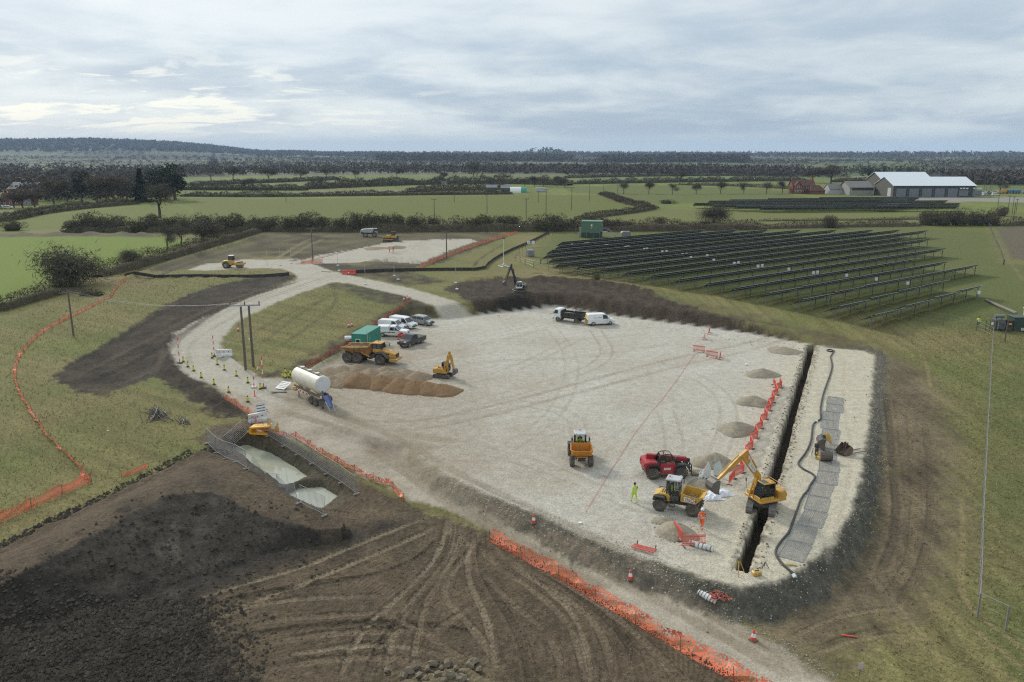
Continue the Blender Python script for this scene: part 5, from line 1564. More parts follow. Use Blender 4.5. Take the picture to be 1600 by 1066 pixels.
# ---- swivel cab site dumper; +X is the skip end
def site_dumper(x, y, rz, label, skipm, frm, skip_high, text):
	t = empty('site_dumper', (x, y, H(x, y)), rz, label, 'dumper', 'site dumpers on the gravel platform')
	m = MB().box((-.05, 0, .72), (3.4, .75, .34), .05).box((-1.45, 0, .95), (.75, 1.25, .55), .06).cyl((.05, 0, .5), (.05, 0, 1.05), .26, n=10)
	m.build('chassis', BLK, t)
	e = MB().prism([(-1.95, .75), (-1.95, 1.22), (-1.5, 1.42), (-.75, 1.42), (-.6, 1.2), (-.6, .8)], -.62, .62, .06).build('engine_cover', frm, t)
	for k in range(4):
		MB().box((-1.3 + .16 * k, 0, 1.43), (.07, .8, .015)).build('louvre', BLK, e)
	for s in (-1, 1):
		MB().box((-1.97, s * .48, 1.0), (.04, .16, .12), .01).build('tail_light', REDL, t)
		MB().prism([(-1.95, .95), (-1.8, 1.28), (-1.0, 1.28), (-.8, .95), (-.92, .92), (-1.06, 1.17), (-1.72, 1.17), (-1.83, .92)], s * .84 - .24, s * .84 + .24, .02).build('mudguard', BLK, t)
	# cab: posts, glass and roof
	c = MB().box((-.42, 0, 1.12), (1.05, 1.1, .40), .05).build('cab_base', GRY, t)
	z0, z1 = 1.30, 2.52
	m = MB()
	for a in (-.93, -.38, .08):
		for s in (-1, 1):
			m.tube([(a, s * .54, z0), (a + (.0 if a < 0 else -.05), s * .48, z1)], .04, 4)
	m.tube([(.05, -.5, 1.32), (.05, .5, 1.32)], .035, 4)
	m.build('cab_frame', BLK, t)
	gl = [[(.1, -.5, z0 + .04), (.1, .5, z0 + .04), (.05, .45, z1), (.05, -.45, z1)], [(-.95, .5, z0), (-.95, -.5, z0), (-.95, -.45, z1), (-.95, .45, z1)],
		  [(-.9, -.53, z0), (.06, -.53, z0), (.02, -.48, z1), (-.9, -.48, z1)], [(.06, .53, z0), (-.9, .53, z0), (-.9, .48, z1), (.02, .48, z1)]]
	for q in gl:
		panel(t, 'cab_window', q, .01, CLR, 0)
	r = MB().box((-.44, 0, 2.60), (1.2, 1.12, .13), .05).build('cab_roof', LTGRY, t)
	MB().cyl((-.8, .0, 2.66), (-.8, 0, 2.82), .05, n=8).build('beacon', AMB, t)
	MB().box((-.58, 0, 1.45), (.42, .48, .12), .03).box((-.78, 0, 1.78), (.12, .46, .6), .04).build('driver_seat', BLK, t)
	m = MB().cyl((-.12, 0, 1.3), (-.2, 0, 1.72), .035, n=6)
	m.tube([(-.2 + .06 * cos(a), .17 * sin(a), 1.74 + .16 * cos(a)) for a in np.linspace(0, 2 * pi, 13)], .016, 4)
	m.build('steering_wheel', BLK, t)
	for s in (-1, 1):
		MB().tube([(.06, s * .5, 2.45), (.2, s * .78, 2.45), (.2, s * .8, 2.35)], .018, 4).box((.2, s * .8, 2.18), (.06, .15, .32), .02).build('mirror', BLK, t)
		MB().box((.0, s * .42, 2.70), (.08, .12, .09), .02).build('work_lamp', LAMP, t)
	m = MB()
	for k in range(3):
		m.box((-.4, -.66, .45 + .25 * k), (.4, .14, .03))
	m.tube([(-.2, -.6, .4), (-.2, -.62, 1.2)], .02, 4).tube([(-.6, -.6, .4), (-.6, -.62, 1.2)], .02, 4)
	m.build('step', GRY, t)
	# skip: a tapered open tub with a pouring lip, set above the front axle
	zb, zt = .92, 1.66 if not skip_high else 1.72
	R0 = [(.45, -.48, zb), (1.3, -.52, zb - .04), (1.3, .52, zb - .04), (.45, .48, zb)]
	R1 = [(.30, -.92, zt + .12), (1.55, -1.02, zt - .06), (2.08, -.74, zt - .02), (2.08, .74, zt - .02), (1.55, 1.02, zt - .06), (.30, .92, zt + .12)]
	zm = zb + .16
	Rm = [(.28, -.84, zm), (1.46, -.94, zm - .04), (1.62, -.62, zm + .04), (1.62, .62, zm + .04), (1.46, .94, zm - .04), (.28, .84, zm)]
	B6 = [R0[0], R0[1], (1.36, -.4, zb), (1.36, .4, zb), R0[2], R0[3]]
	th = .05
	def inner(r, dz):
		cx = sum(p[0] for p in r) / len(r)
		return [(cx + (p[0] - cx) * .93, p[1] * .93, p[2] + dz) for p in r]
	rings = [B6, Rm, R1, inner(R1, 0.0), inner(Rm, .02), inner(B6, .06)]
	m = MB().loft(rings)
	sk = m.build('skip', skipm, t)
	m = MB().tube(R1 + [R1[0]], .04, 5)
	m.build('skip_rim', skipm, sk)
	m = MB().loft([[(p[0], p[1], p[2]) for p in inner(Rm, -.02)], [(1.0 + (p[0] - 1.0) * .5, p[1] * .5, p[2] + .14) for p in inner(Rm, .0)]])
	m.build('soil_load', MUDL, sk)
	m = MB().prism([(1.05, .55), (1.0, .95), (1.5, .95), (1.62, .6)], -.45, .45, .04)
	f = m.build('front_frame', skipm if text is None else BLK, t)
	for s in (-1, 1):
		MB().box((1.61, s * .33, .74), (.05, .17, .11), .02).build('headlight', LAMP, t)
		MB().cyl((.5, s * .28, .75), (.95, s * .3, 1.15), .05, n=6).build('tipping_ram', GRY, t)
	if text:
		# writing on the near flank of the skip
		a, b_, d = np.array((.42, -.88, zt - .08)), np.array((1.5, -.965, zt - .2)), np.array((1.44, -.945, zm))
		e0 = np.array((.42, -.85, zm + .02))
		q = lambda u, w: tuple((e0 * (1 - u) + d * u) * (1 - w) + (a * (1 - u) + b_ * u) * w)
		n_ = np.cross(d - e0, a - e0); n_ /= np.linalg.norm(n_)
		pl = MB().sheet([tuple(np.array(q(u, w)) + n_ * .03) for u, w in ((.12, .12), (.95, .12), (.95, .98), (.12, .98))], .006, n_).build('name_plate', WHITE, sk)
		xa = (d - e0) / np.linalg.norm(d - e0)
		ya = np.cross(n_, xa)
		from mathutils import Matrix
		for txt, sz, mt, u, w in ((text[0], .34, BLK, .54, .60), (text[1], .13, REDL, .54, .24)):
			me = text_mesh(txt, sz); me.materials.clear(); me.materials.append(mt)
			o = link('lettering', me, sk)
			c0 = np.array(q(u, w)) + n_ * .044
			o.matrix_local = Matrix(((xa[0], ya[0], n_[0], c0[0]), (xa[1], ya[1], n_[1], c0[1]), (xa[2], ya[2], n_[2], c0[2]), (0, 0, 0, 1)))
	for xx, tn in ((1.28, 0), (-1.36, 0)):
		for s in (-1, 1):
			wheel(t, xx, s * .86, .53, .42, RIMG, True, .48)
	return t
# ---- telehandler
def telehandler(x, y, rz):
	t = empty('telehandler', (x, y, H(x, y)), rz, 'red telescopic forklift with its boom down and forks forward', 'telehandler')
	MB().box((0, 0, .72), (3.7, .9, .4), .06).build('chassis', BLK, t)
	b = MB().prism([(-.55, .5), (-.75, 1.02), (-.6, 1.42), (.75, 1.42), (.80, .9), (.62, .5)], -1.02, -.42, .08).build('side_body', RED, t)
	MB().prism([(-.55, .5), (-.75, 1.02), (-.6, 1.42), (.75, 1.42), (.80, .9), (.62, .5)], .42, 1.02, .08).build('engine_pod', RED, t)
	r_ = MB().prism([(-1.95, .75), (-2.05, 1.05), (-1.98, 1.52), (-1.5, 1.62), (-.7, 1.55), (-.7, 1.3), (-1.6, 1.3), (-1.75, .75)], -.98, .98, .07).build('rear_body', RED, t)
	for s in (-1, 1):
		MB().box((-2.06, s * .7, 1.25), (.05, .14, .22), .02).build('tail_light', REDL, t)
		for xx in (-1.25, 1.28):
			MB().prism([(xx - .75, .8), (xx - .68, 1.15), (xx - .35, 1.38), (xx + .35, 1.38), (xx + .68, 1.12), (xx + .75, .85), (xx + .66, .85), (xx + .58, 1.08), (xx + .3, 1.27), (xx - .3, 1.27), (xx - .58, 1.08), (xx - .66, .8)], s * .88 - .22, s * .88 + .22, .02).build('mudguard', BLK, t)
	# cab on the near side: bent posts and glass
	cy0, cy1 = -1.0, -.08
	m = MB()
	for yy in (cy0 + .04, cy1):
		m.tube([(-.95, yy, 1.4), (-.92, yy, 1.75), (-.60, yy, 2.22), (-.2, yy, 2.32), (.25, yy, 2.28), (.62, yy, 1.85), (.74, yy, 1.4)], .045, 5)
		m.tube([(-.12, yy, 1.4), (-.2, yy, 2.30)], .04, 5)
	for q in ((-.6, 2.22), (-.2, 2.32), (.25, 2.28), (.05, 2.31), (-.4, 2.28)):
		m.tube([(q[0], cy0, q[1]), (q[0], cy1, q[1])], .03, 4)
	m.build('cab_frame', BLK, t)
	side = [(-.9, 1.42), (.70, 1.42), (.58, 1.85), (.22, 2.24), (-.2, 2.28), (-.58, 2.18), (-.88, 1.75)]
	panel(t, 'cab_window', [(p[0], cy0 + .05, p[1]) for p in side], .01, CLR, 0)
	panel(t, 'cab_window', [(.72, cy0, 1.42), (.72, cy1, 1.42), (.60, cy1, 1.87), (.60, cy0, 1.87)], .01, CLR, 0)
	panel(t, 'windscreen', [(.60, cy0, 1.87), (.60, cy1, 1.87), (.26, cy1, 2.27), (.26, cy0, 2.27)], .01, CLR, 0)
	panel(t, 'cab_window', [(-.92, cy1, 1.5), (-.92, cy0, 1.5), (-.62, cy0, 2.2), (-.62, cy1, 2.2)], .01, CLR, 0)
	MB().box((-.35, -.55, 1.45), (.45, .45, .14), .03).box((-.58, -.55, 1.78), (.12, .44, .55), .04).build('driver_seat', BLK, t)
	m = MB().cyl((.35, -.55, 1.35), (.2, -.55, 1.72), .03, n=6)
	m.tube([(.18 + .05 * cos(a), -.55 + .17 * sin(a), 1.74 + .15 * cos(a)) for a in np.linspace(0, 2 * pi, 13)], .015, 4)
	m.build('steering_wheel', BLK, t)
	MB().cyl((-.4, -.3, 2.32), (-.4, -.3, 2.48), .05, n=8).build('beacon', AMB, t)
	for q in ((.68, -1.12, 2.0), (-1.0, -1.12, 1.55)):
		MB().tube([(q[0] - .05, -1.0, q[2] + .1), (q[0], q[1] - .06, q[2] + .1)], .015, 4).box((q[0], q[1] - .08, q[2]), (.06, .14, .26), .02).build('mirror', BLK, t)
	# boom from the high rear pivot down to the forks
	bm = MB().box((.15, .18, 1.60), (3.7, .36, .40), .04, ry=.115).build('boom', RED, t)
	MB().box((1.75, .18, 1.36), (1.1, .28, .30), .03, ry=.16).build('inner_boom', BLK, bm)
	MB().box((1.9, .18, 1.08), (.34, .34, .75), .05, ry=-.3).build('boom_head', BLK, bm)
	MB().cyl((.5, .18, 1.15), (1.6, .18, 1.25), .07, n=8).build('lift_ram', GRY, bm)
	c = MB()
	for zz in (.45, .75, 1.05):
		c.box((2.28, .0, zz), (.08, 1.25, .10), .02)
	for s in (-1, 0, 1):
		c.box((2.26, s * .55, .75), (.07, .08, .75), .02)
	c.build('fork_carriage', BLK, t)
	for s in (-1, 1):
		MB().box((2.35, s * .38, .5), (.05, .11, .9), .01).box((2.9, s * .38, .10), (1.1, .11, .05), .01, top=(1, 1)).build('fork', STEEL, t)
	m = MB()
	for k in range(7):
		m.box((2.5 + k * .16, 0, .17), (.10, 1.1, .03))
	for s in (-1, 0, 1):
		m.box((2.98, s * .45, .105), (1.08, .09, .09))
	pal = m.build('pallet', paint('pallet_wood', (.30, .24, .17), .9, 0, .3), None)
	pal.location, pal.rotation_euler = t.location, (0, 0, rz)
	pal.location.z += .03
	tag(pal, 'slatted wooden pallet lying on the forks of the red telehandler', 'pallet')
	pl = MB().box((-.02, -1.03, .98), (.62, .012, .20), .0).build('name_plate', WHITE, b)
	lettering('MANITOU', .135, RED, b, (-.02, -1.045, .98), (pi / 2, 0, 0))
	lettering('733', .15, WHITE, t, (.92, -.02, 1.5), (pi / 2, .1, 0))
	for xx in (-1.25, 1.28):
		for s in (-1, 1):
			wheel(t, xx, s * .88, .56, .42, RIMG, True, .5)
	return t
# ---- tracked excavator
def tracks(t, L, W_, tw, th, mat=TRK):
	for s in (-1, 1):
		n = 30
		pts = []
		r = th / 2
		for i in range(n):
			u = i / n * (2 * (L - th) + 2 * pi * r)
			a = L - th
			if u < a: p, d = (-a / 2 + u, th), (1, 0)
			elif u < a + pi * r:
				k = (u - a) / r; p, d = (a / 2 + r * sin(k), r + r * cos(k)), (cos(k), -sin(k))
			elif u < 2 * a + pi * r: p, d = (a / 2 - (u - a - pi * r), 0), (-1, 0)
			else:
				k = (u - 2 * a - pi * r) / r; p, d = (-a / 2 - r * sin(k), r - r * cos(k)), (-cos(k), sin(k))
			pts.append((p, atan2(d[1], d[0])))
		m = MB()
		y = s * (W_ / 2 - tw / 2)
		step = (2 * (L - th) + 2 * pi * r) / n
		for (p, a) in pts:
			m.box((p[0] - sin(a) * (-.02), y, p[1] + cos(a) * -.02), (step * .92, tw, .05), 0, ry=-a)
			m.box((p[0], y, p[1] + .0), (step * .2, tw, .09), 0, ry=-a)
		tr = m.build('track', mat, t)
		g = MB().prism([(-L / 2 + r * .6, th * .22), (-L / 2 + r * .3, th * .5), (-L / 2 + r * .6, th * .85), (L / 2 - r * .6, th * .85), (L / 2 - r * .3, th * .5), (L / 2 - r * .6, th * .22)], y - tw * .33, y + tw * .33, .02)
		for q in (-.5, 0, .5):
			g.cyl((q * L * .55, y - tw * .42, th * .35), (q * L * .55, y + tw * .42, th * .35), th * .25, n=10)
		g.build('track_frame', GRY, tr)
def arm_piece(pts, w, d0, d1):
	"""box-section arm along a bent line in the XZ plane, tapering in depth"""
	m = MB()
	P_ = [np.array(p, float) for p in pts]
	rings = []
	n = len(P_)
	for i, p in enumerate(P_):
		a = P_[max(i - 1, 0)]; b = P_[min(i + 1, n - 1)]
		d = (b - a) / np.linalg.norm(b - a)
		nx, nz = -d[1], d[0]
		k = i / (n - 1)
		hh = (d0 + (d1 - d0) * abs(2 * k - .7) if False else d0 * (1 - k) + d1 * k) * (1.0 if 0 < i < n - 1 else .7) / 2
		rings.append([(p[0] + nx * hh, -w / 2, p[1] + nz * hh), (p[0] + nx * hh, w / 2, p[1] + nz * hh), (p[0] - nx * hh, w / 2, p[1] - nz * hh), (p[0] - nx * hh, -w / 2, p[1] - nz * hh)])
	return m.loft(rings)
def digging_bucket(w, s, ang=0.0):
	"""open bucket with side plates, curved back and teeth, hung from (0,0); opening towards -X-Z"""
	prof = [(0.0, .12), (.34, .05), (.55, -.20), (.55, -.55), (.34, -.82), (.02, -.95), (-.30, -.92)]
	m = MB()
	ca, sa = cos(ang), sin(ang)
	R_ = lambda p, y: ((p[0] * ca - p[1] * sa) * s, y, (p[0] * sa + p[1] * ca) * s)
	inner = [(p[0] * .9 - .02, p[1] * .9 - .02) for p in prof]
	for pr, rev in ((prof, False), (inner, True)):
		V = [R_(p, -w / 2) for p in pr] + [R_(p, w / 2) for p in pr]
		k = len(pr)
		f = [(i, i + 1, k + i + 1, k + i) for i in range(k - 1)]
		m.add(V, [q[::-1] for q in f] if not rev else f)
	for y in (-w / 2, w / 2):
		m.sheet([R_(p, y) for p in prof], .03, (0, 1 if y < 0 else -1, 0))
	for k in range(5):
		y = -w / 2 + w * (k + .5) / 5
		a = R_((-.30, -.92), y); b = R_((-.50, -.86), y)
		m.cyl(a, b, .05 * s, .02 * s, 5)
	return m
def excavator(name, label, x, y, rz_u, rz_t, S, mats, boom, ext=None):
	"""boom: (knee, elbow, wrist) in the machine's own XZ plane"""
	body, cabm, armm, bkm = mats
	t = empty(name, (x, y, H(x, y)), rz_t, label, 'excavator')
	tracks(t, 3.1 * S, 2.25 * S, .52 * S, .70 * S)
	MB().box((0, 0, .55 * S), (1.5 * S, 1.3 * S, .35 * S), .05).cyl((0, 0, .6 * S), (0, 0, .95 * S), .55 * S, n=16).build('undercarriage', GRY, t)
	u = link('upper_structure', MB().box((-.25 * S, 0, 1.04 * S), (2.5 * S, 2.15 * S, .22 * S), .05 * S).me('upper_structure', body), t, (0, 0, 0), rz_u - rz_t)
	cw = MB().prism([(-1.45 * S, .98 * S), (-1.62 * S, 1.35 * S), (-1.45 * S, 1.75 * S), (-.75 * S, 1.78 * S), (-.75 * S, .98 * S)], -1.07 * S, 1.07 * S, .12 * S).build('counterweight', body, u)
	MB().box((-.25 * S, -.78 * S, 1.42 * S), (1.35 * S, .58 * S, .60 * S), .06 * S).build('engine_housing', body, u)
	MB().box((.55 * S, -.78 * S, 1.30 * S), (.5 * S, .5 * S, .36 * S), .05 * S).build('tool_box', body, u)
	MB().box((-.35 * S, .1 * S, 1.55 * S), (.75 * S, .9 * S, .6 * S), .06 * S).build('bonnet', body, u)
	MB().cyl((-.6 * S, -.5 * S, 1.7 * S), (-.6 * S, -.5 * S, 2.1 * S), .06 * S, n=8).build('exhaust_pipe', BLK, u)
	# cab on the left
	y0, y1 = .18 * S, 1.02 * S
	MB().box((.35 * S, .60 * S, 1.30 * S), (1.35 * S, .84 * S, .34 * S), .04 * S).build('cab_base', cabm, u)
	m = MB()
	for yy in (y0, y1):
		m.tube([(1.02 * S, yy, 1.4 * S), (1.0 * S, yy, 1.75 * S), (.72 * S, yy, 2.52 * S)], .045 * S, 4)
		m.tube([(-.3 * S, yy, 1.4 * S), (-.3 * S, yy, 2.52 * S)], .055 * S, 4)
		m.tube([(.28 * S, yy, 1.4 * S), (.28 * S, yy, 2.52 * S)], .035 * S, 4)
	m.build('cab_frame', BLK if cabm is not WHITE else WHITE, u)
	zz = (1.46 * S, 2.52 * S)
	sd = [(-.28 * S, zz[0]), (1.0 * S, zz[0]), (.98 * S, 1.75 * S), (.70 * S, zz[1]), (-.28 * S, zz[1])]
	for yy, rv in ((y1, True), (y0, False)):
		q = [(p[0], yy, p[1]) for p in sd]
		panel(u, 'cab_window', q[::-1] if rv else q, .01, CLR, 0)
	panel(u, 'windscreen', [(1.0 * S, y0, zz[0]), (1.0 * S, y1, zz[0]), (.99 * S, y1, 1.75 * S), (.71 * S, y1, zz[1]), (.71 * S, y0, zz[1]), (.99 * S, y0, 1.75 * S)], .01, CLR, 0)
	panel(u, 'cab_window', [(-.3 * S, y1, zz[0]), (-.3 * S, y0, zz[0]), (-.3 * S, y0, zz[1]), (-.3 * S, y1, zz[1])], .01, CLR, 0)
	rf = MB().box((.2 * S, .60 * S, 2.57 * S), (1.1 * S, .92 * S, .11 * S), .04 * S).build('cab_roof', cabm, u)
	MB().box((.45 * S, .60 * S, 2.632 * S), (.42 * S, .55 * S, .012), 0).build('roof_window', GLS, rf)
	MB().cyl((-.15 * S, .85 * S, 2.6 * S), (-.15 * S, .85 * S, 2.76 * S), .05 * S, n=8).build('beacon', AMB, rf)
	MB().box((.02 * S, .6 * S, 1.62 * S), (.42 * S, .44 * S, .14 * S), .03).box((-.16 * S, .6 * S, 1.95 * S), (.12 * S, .42 * S, .6 * S), .04).build('driver_seat', BLK, u)
	m = MB()
	for s in (-1, 1):
		m.cyl((.55 * S, (.6 + .2 * s) * S, 1.45 * S), (.5 * S, (.6 + .2 * s) * S, 1.85 * S), .02 * S, n=5)
	m.build('control_lever', BLK, u)
	m = MB()
	m.tube([(-1.3 * S, 1.0 * S, 1.75 * S), (-1.3 * S, 1.0 * S, 2.15 * S), (-.4 * S, 1.0 * S, 2.15 * S), (-.4 * S, 1.0 * S, 1.8 * S)], .02, 4)
	m.tube([(-1.3 * S, 1.0 * S, 2.15 * S), (-1.3 * S, -1.0 * S, 2.15 * S), (-.1 * S, -1.0 * S, 2.15 * S), (-.1 * S, -1.0 * S, 1.7 * S)], .02, 4)
	m.build('handrail', YEL if body is not STEEL else BLK, u)
	for q in ((.95, -1.0), (.95, 1.12)):
		MB().tube([(q[0] * S, q[1] * .9 * S, 1.5 * S), (q[0] * S, q[1] * S, 2.35 * S)], .018, 4).box((q[0] * S, q[1] * S, 2.25 * S), (.06, .14, .30), .02).build('mirror', BLK, u)
	knee, elbow, wrist = boom
	foot = (.45 * S, 1.25 * S)
	yb = -.18 * S
	def shift(mb):
		mb.v = [(p[0], p[1] + yb, p[2]) for p in mb.v]
		return mb
	bo = shift(arm_piece([foot, ((foot[0] + knee[0]) / 2, (foot[1] + knee[1]) / 2 + .05 * S), knee, ((knee[0] + elbow[0]) / 2, (knee[1] + elbow[1]) / 2), elbow], .34 * S, .56 * S, .34 * S)).build('boom', armm, u)
	d = np.array(wrist) - np.array(elbow); d = d / np.linalg.norm(d)
	back = np.array(elbow) - d * .55 * S
	st = shift(arm_piece([tuple(back), tuple(np.array(elbow) + d * .15 * S), tuple(np.array(elbow) + d * 1.0 * S), wrist], .26 * S, .50 * S, .24 * S)).build('dipper_arm', armm, u)
	mid = (np.array(knee) * .75 + np.array(elbow) * .25)
	nrm = np.array((-(elbow[1] - knee[1]), elbow[0] - knee[0])); nrm = nrm / np.linalg.norm(nrm) * .32 * S
	if nrm[1] < 0: nrm = -nrm
	a, b = mid + nrm, back
	shift(MB().cyl((a[0], 0, a[1]), ((a[0] + b[0]) / 2, 0, (a[1] + b[1]) / 2), .075 * S, n=8).cyl(((a[0] + b[0]) / 2, 0, (a[1] + b[1]) / 2), (b[0], 0, b[1]), .04 * S, n=8)).build('arm_ram', armm, bo)
	for s in (-1, 1):
		q = np.array(foot) * .55 + np.array(knee) * .45
		shift(MB().cyl((foot[0] + .55 * S, s * .24 * S, foot[1] - .1 * S), (knee[0], s * .24 * S, knee[1] - .02 * S), .065 * S, n=8)).build('boom_ram', armm, bo)
	nd = np.array((-d[1], d[0])) * .26 * S
	if nd[1] < 0: nd = -nd
	a, b = np.array(elbow) + d * .2 * S + nd * 1.2, np.array(wrist) - d * .25 * S + nd
	shift(MB().cyl((a[0], 0, a[1]), (b[0], 0, b[1]), .055 * S, n=8)).build('bucket_ram', armm, st)
	bk = shift(digging_bucket(.95 * S, 1.05 * S, ext or 0.0))
	bk.v = [(p[0] + wrist[0], p[1], p[2] + wrist[1]) for p in bk.v]
	bk.build('bucket', bkm, u)
	shift(MB().box((wrist[0], 0, wrist[1]), (.3 * S, .3 * S, .3 * S), .04)).build('quick_hitch', GRY, u)
	return t, u, bo
# ---- road roller
def roller(x, y, rz):
	t = empty('road_roller', (x, y, H(x, y)), rz, 'yellow single drum roller on the stone by the left road', 'roller')
	e = MB().prism([(-2.3, .75), (-2.35, 1.25), (-2.1, 1.62), (-.55, 1.85), (.1, 1.75), (.25, 1.1), (.1, .75)], -.78, .78, .1).build('engine_cover', YEL2, t)
	MB().box((-2.36, 0, 1.15), (.04, 1.0, .5), .01).build('grille', BLK, e)
	MB().box((.1, 0, .8), (1.4, .7, .4), .05).build('centre_joint', BLK, t)
	for s in (-1, 1):
		MB().box((1.55, s * .98, .95), (2.1, .16, .5), .04).build('drum_frame', YEL2, t)
		wheel(t, -1.35, s * .85, .74, .52, RIMW, True, .5)
	MB().box((.62, 0, .98), (.25, 1.9, .5), .05).box((2.55, 0, .98), (.25, 1.9, .5), .05).build('drum_yoke', YEL2, t)
	MB().cyl((1.6, -.88, .74), (1.6, .88, .74), .74, n=24).build('drum', STEEL, t)
	c = MB().box((-.25, 0, 2.25), (1.05, 1.25, .95), .05, top=(.9, .9)).build('cab_glass', GLS, t)
	m = MB()
	for a in (-1, 1):
		for s in (-1, 1):
			m.tube([(-.25 + a * .53, s * .63, 1.75), (-.25 + a * .48, s * .57, 2.74)], .045, 4)
	m.build('cab_pillar', BLK, t)
	MB().box((-.25, 0, 2.8), (1.15, 1.3, .14), .05).build('cab_roof', WHITE, t)
	MB().cyl((-.4, .3, 2.86), (-.4, .3, 3.0), .05, n=8).build('beacon', AMB, t)
	return t
# ---- bulldozer
def bulldozer(x, y, rz):
	t = empty('bulldozer', (x, y, H(x, y)), rz, 'orange yellow bulldozer with its blade to the left on the far pad', 'bulldozer')
	tracks(t, 3.9, 2.7, .6, 1.0, STEEL)
	MB().prism([(.2, .8), (.2, 1.85), (1.7, 1.75), (1.85, .9)], -.6, .6, .08).build('engine_cover', YEL, t)
	MB().box((-.6, 0, 1.25), (1.6, 1.8, .9), .08).build('body', YEL, t)
	MB().box((-.45, 0, 2.15), (1.2, 1.35, .85), .05, top=(.9, .9)).build('cab_glass', GLS, t)
	MB().box((-.45, 0, 2.66), (1.35, 1.5, .14), .05).build('cab_roof', BLK, t)
	MB().box((-1.75, 0, 1.15), (.5, .3, .9), .05).box((-1.95, 0, .7), (.25, 1.6, .3), .05).build('ripper', GRY, t)
	for s in (-1, 1):
		MB().box((1.0, s * 1.5, .55), (3.0, .16, .26), .03).build('push_arm', YEL, t)
	pr = [(2.45, .05), (2.3, .45), (2.32, .9), (2.5, 1.25), (2.58, 1.2), (2.42, .88), (2.40, .45), (2.55, .05)]
	MB().prism(pr, -1.75, 1.75).build('blade', RUST, t)
	MB().cyl((.7, -.5, 1.85), (.7, -.5, 2.35), .07, n=8).build('exhaust_stack', BLK, t)
	return t
# ---- lime spreader
def spreader(x, y, rz):
	t = empty('powder_spreader', (x, y, H(x, y)), rz, 'dusty pale grey powder spreader standing before the dark hedge', 'spreader')
	DST = paint('dusty_grey', (0.40, 0.41, 0.40), .8, 0, .35, (.20, .19, .17))
	MB().prism([(-3.0, 1.75), (-2.7, 2.35), (-1.6, 2.5), (1.0, 2.65), (1.2, 2.3), (.6, 1.3), (-1.8, 1.3)], -1.05, 1.05, .15).build('hopper', DST, t)
	MB().box((-.6, 0, 1.05), (4.6, .9, .3), .05).build('chassis', GRY, t)
	MB().box((1.75, 0, 1.35), (1.0, 1.7, .8), .06).build('cab_base', DST, t)
	MB().box((1.75, 0, 2.1), (.95, 1.6, .75), .05, top=(.85, .92)).build('cab_glass', GLS, t)
	MB().box((1.7, 0, 2.54), (1.05, 1.65, .14), .05).build('cab_roof', DST, t)
	for s in (-1, 1):
		MB().tube([(-2.9, s * .8, 1.6), (-3.1, s * .9, .6)], .12, 6).build('spreading_pipe', DST, t)
	for xx in (-1.5, 1.3):
		for s in (-1, 1):
			wheel(t, xx, s * 1.0, .75, .5, RIMW, True, .5)
	return t
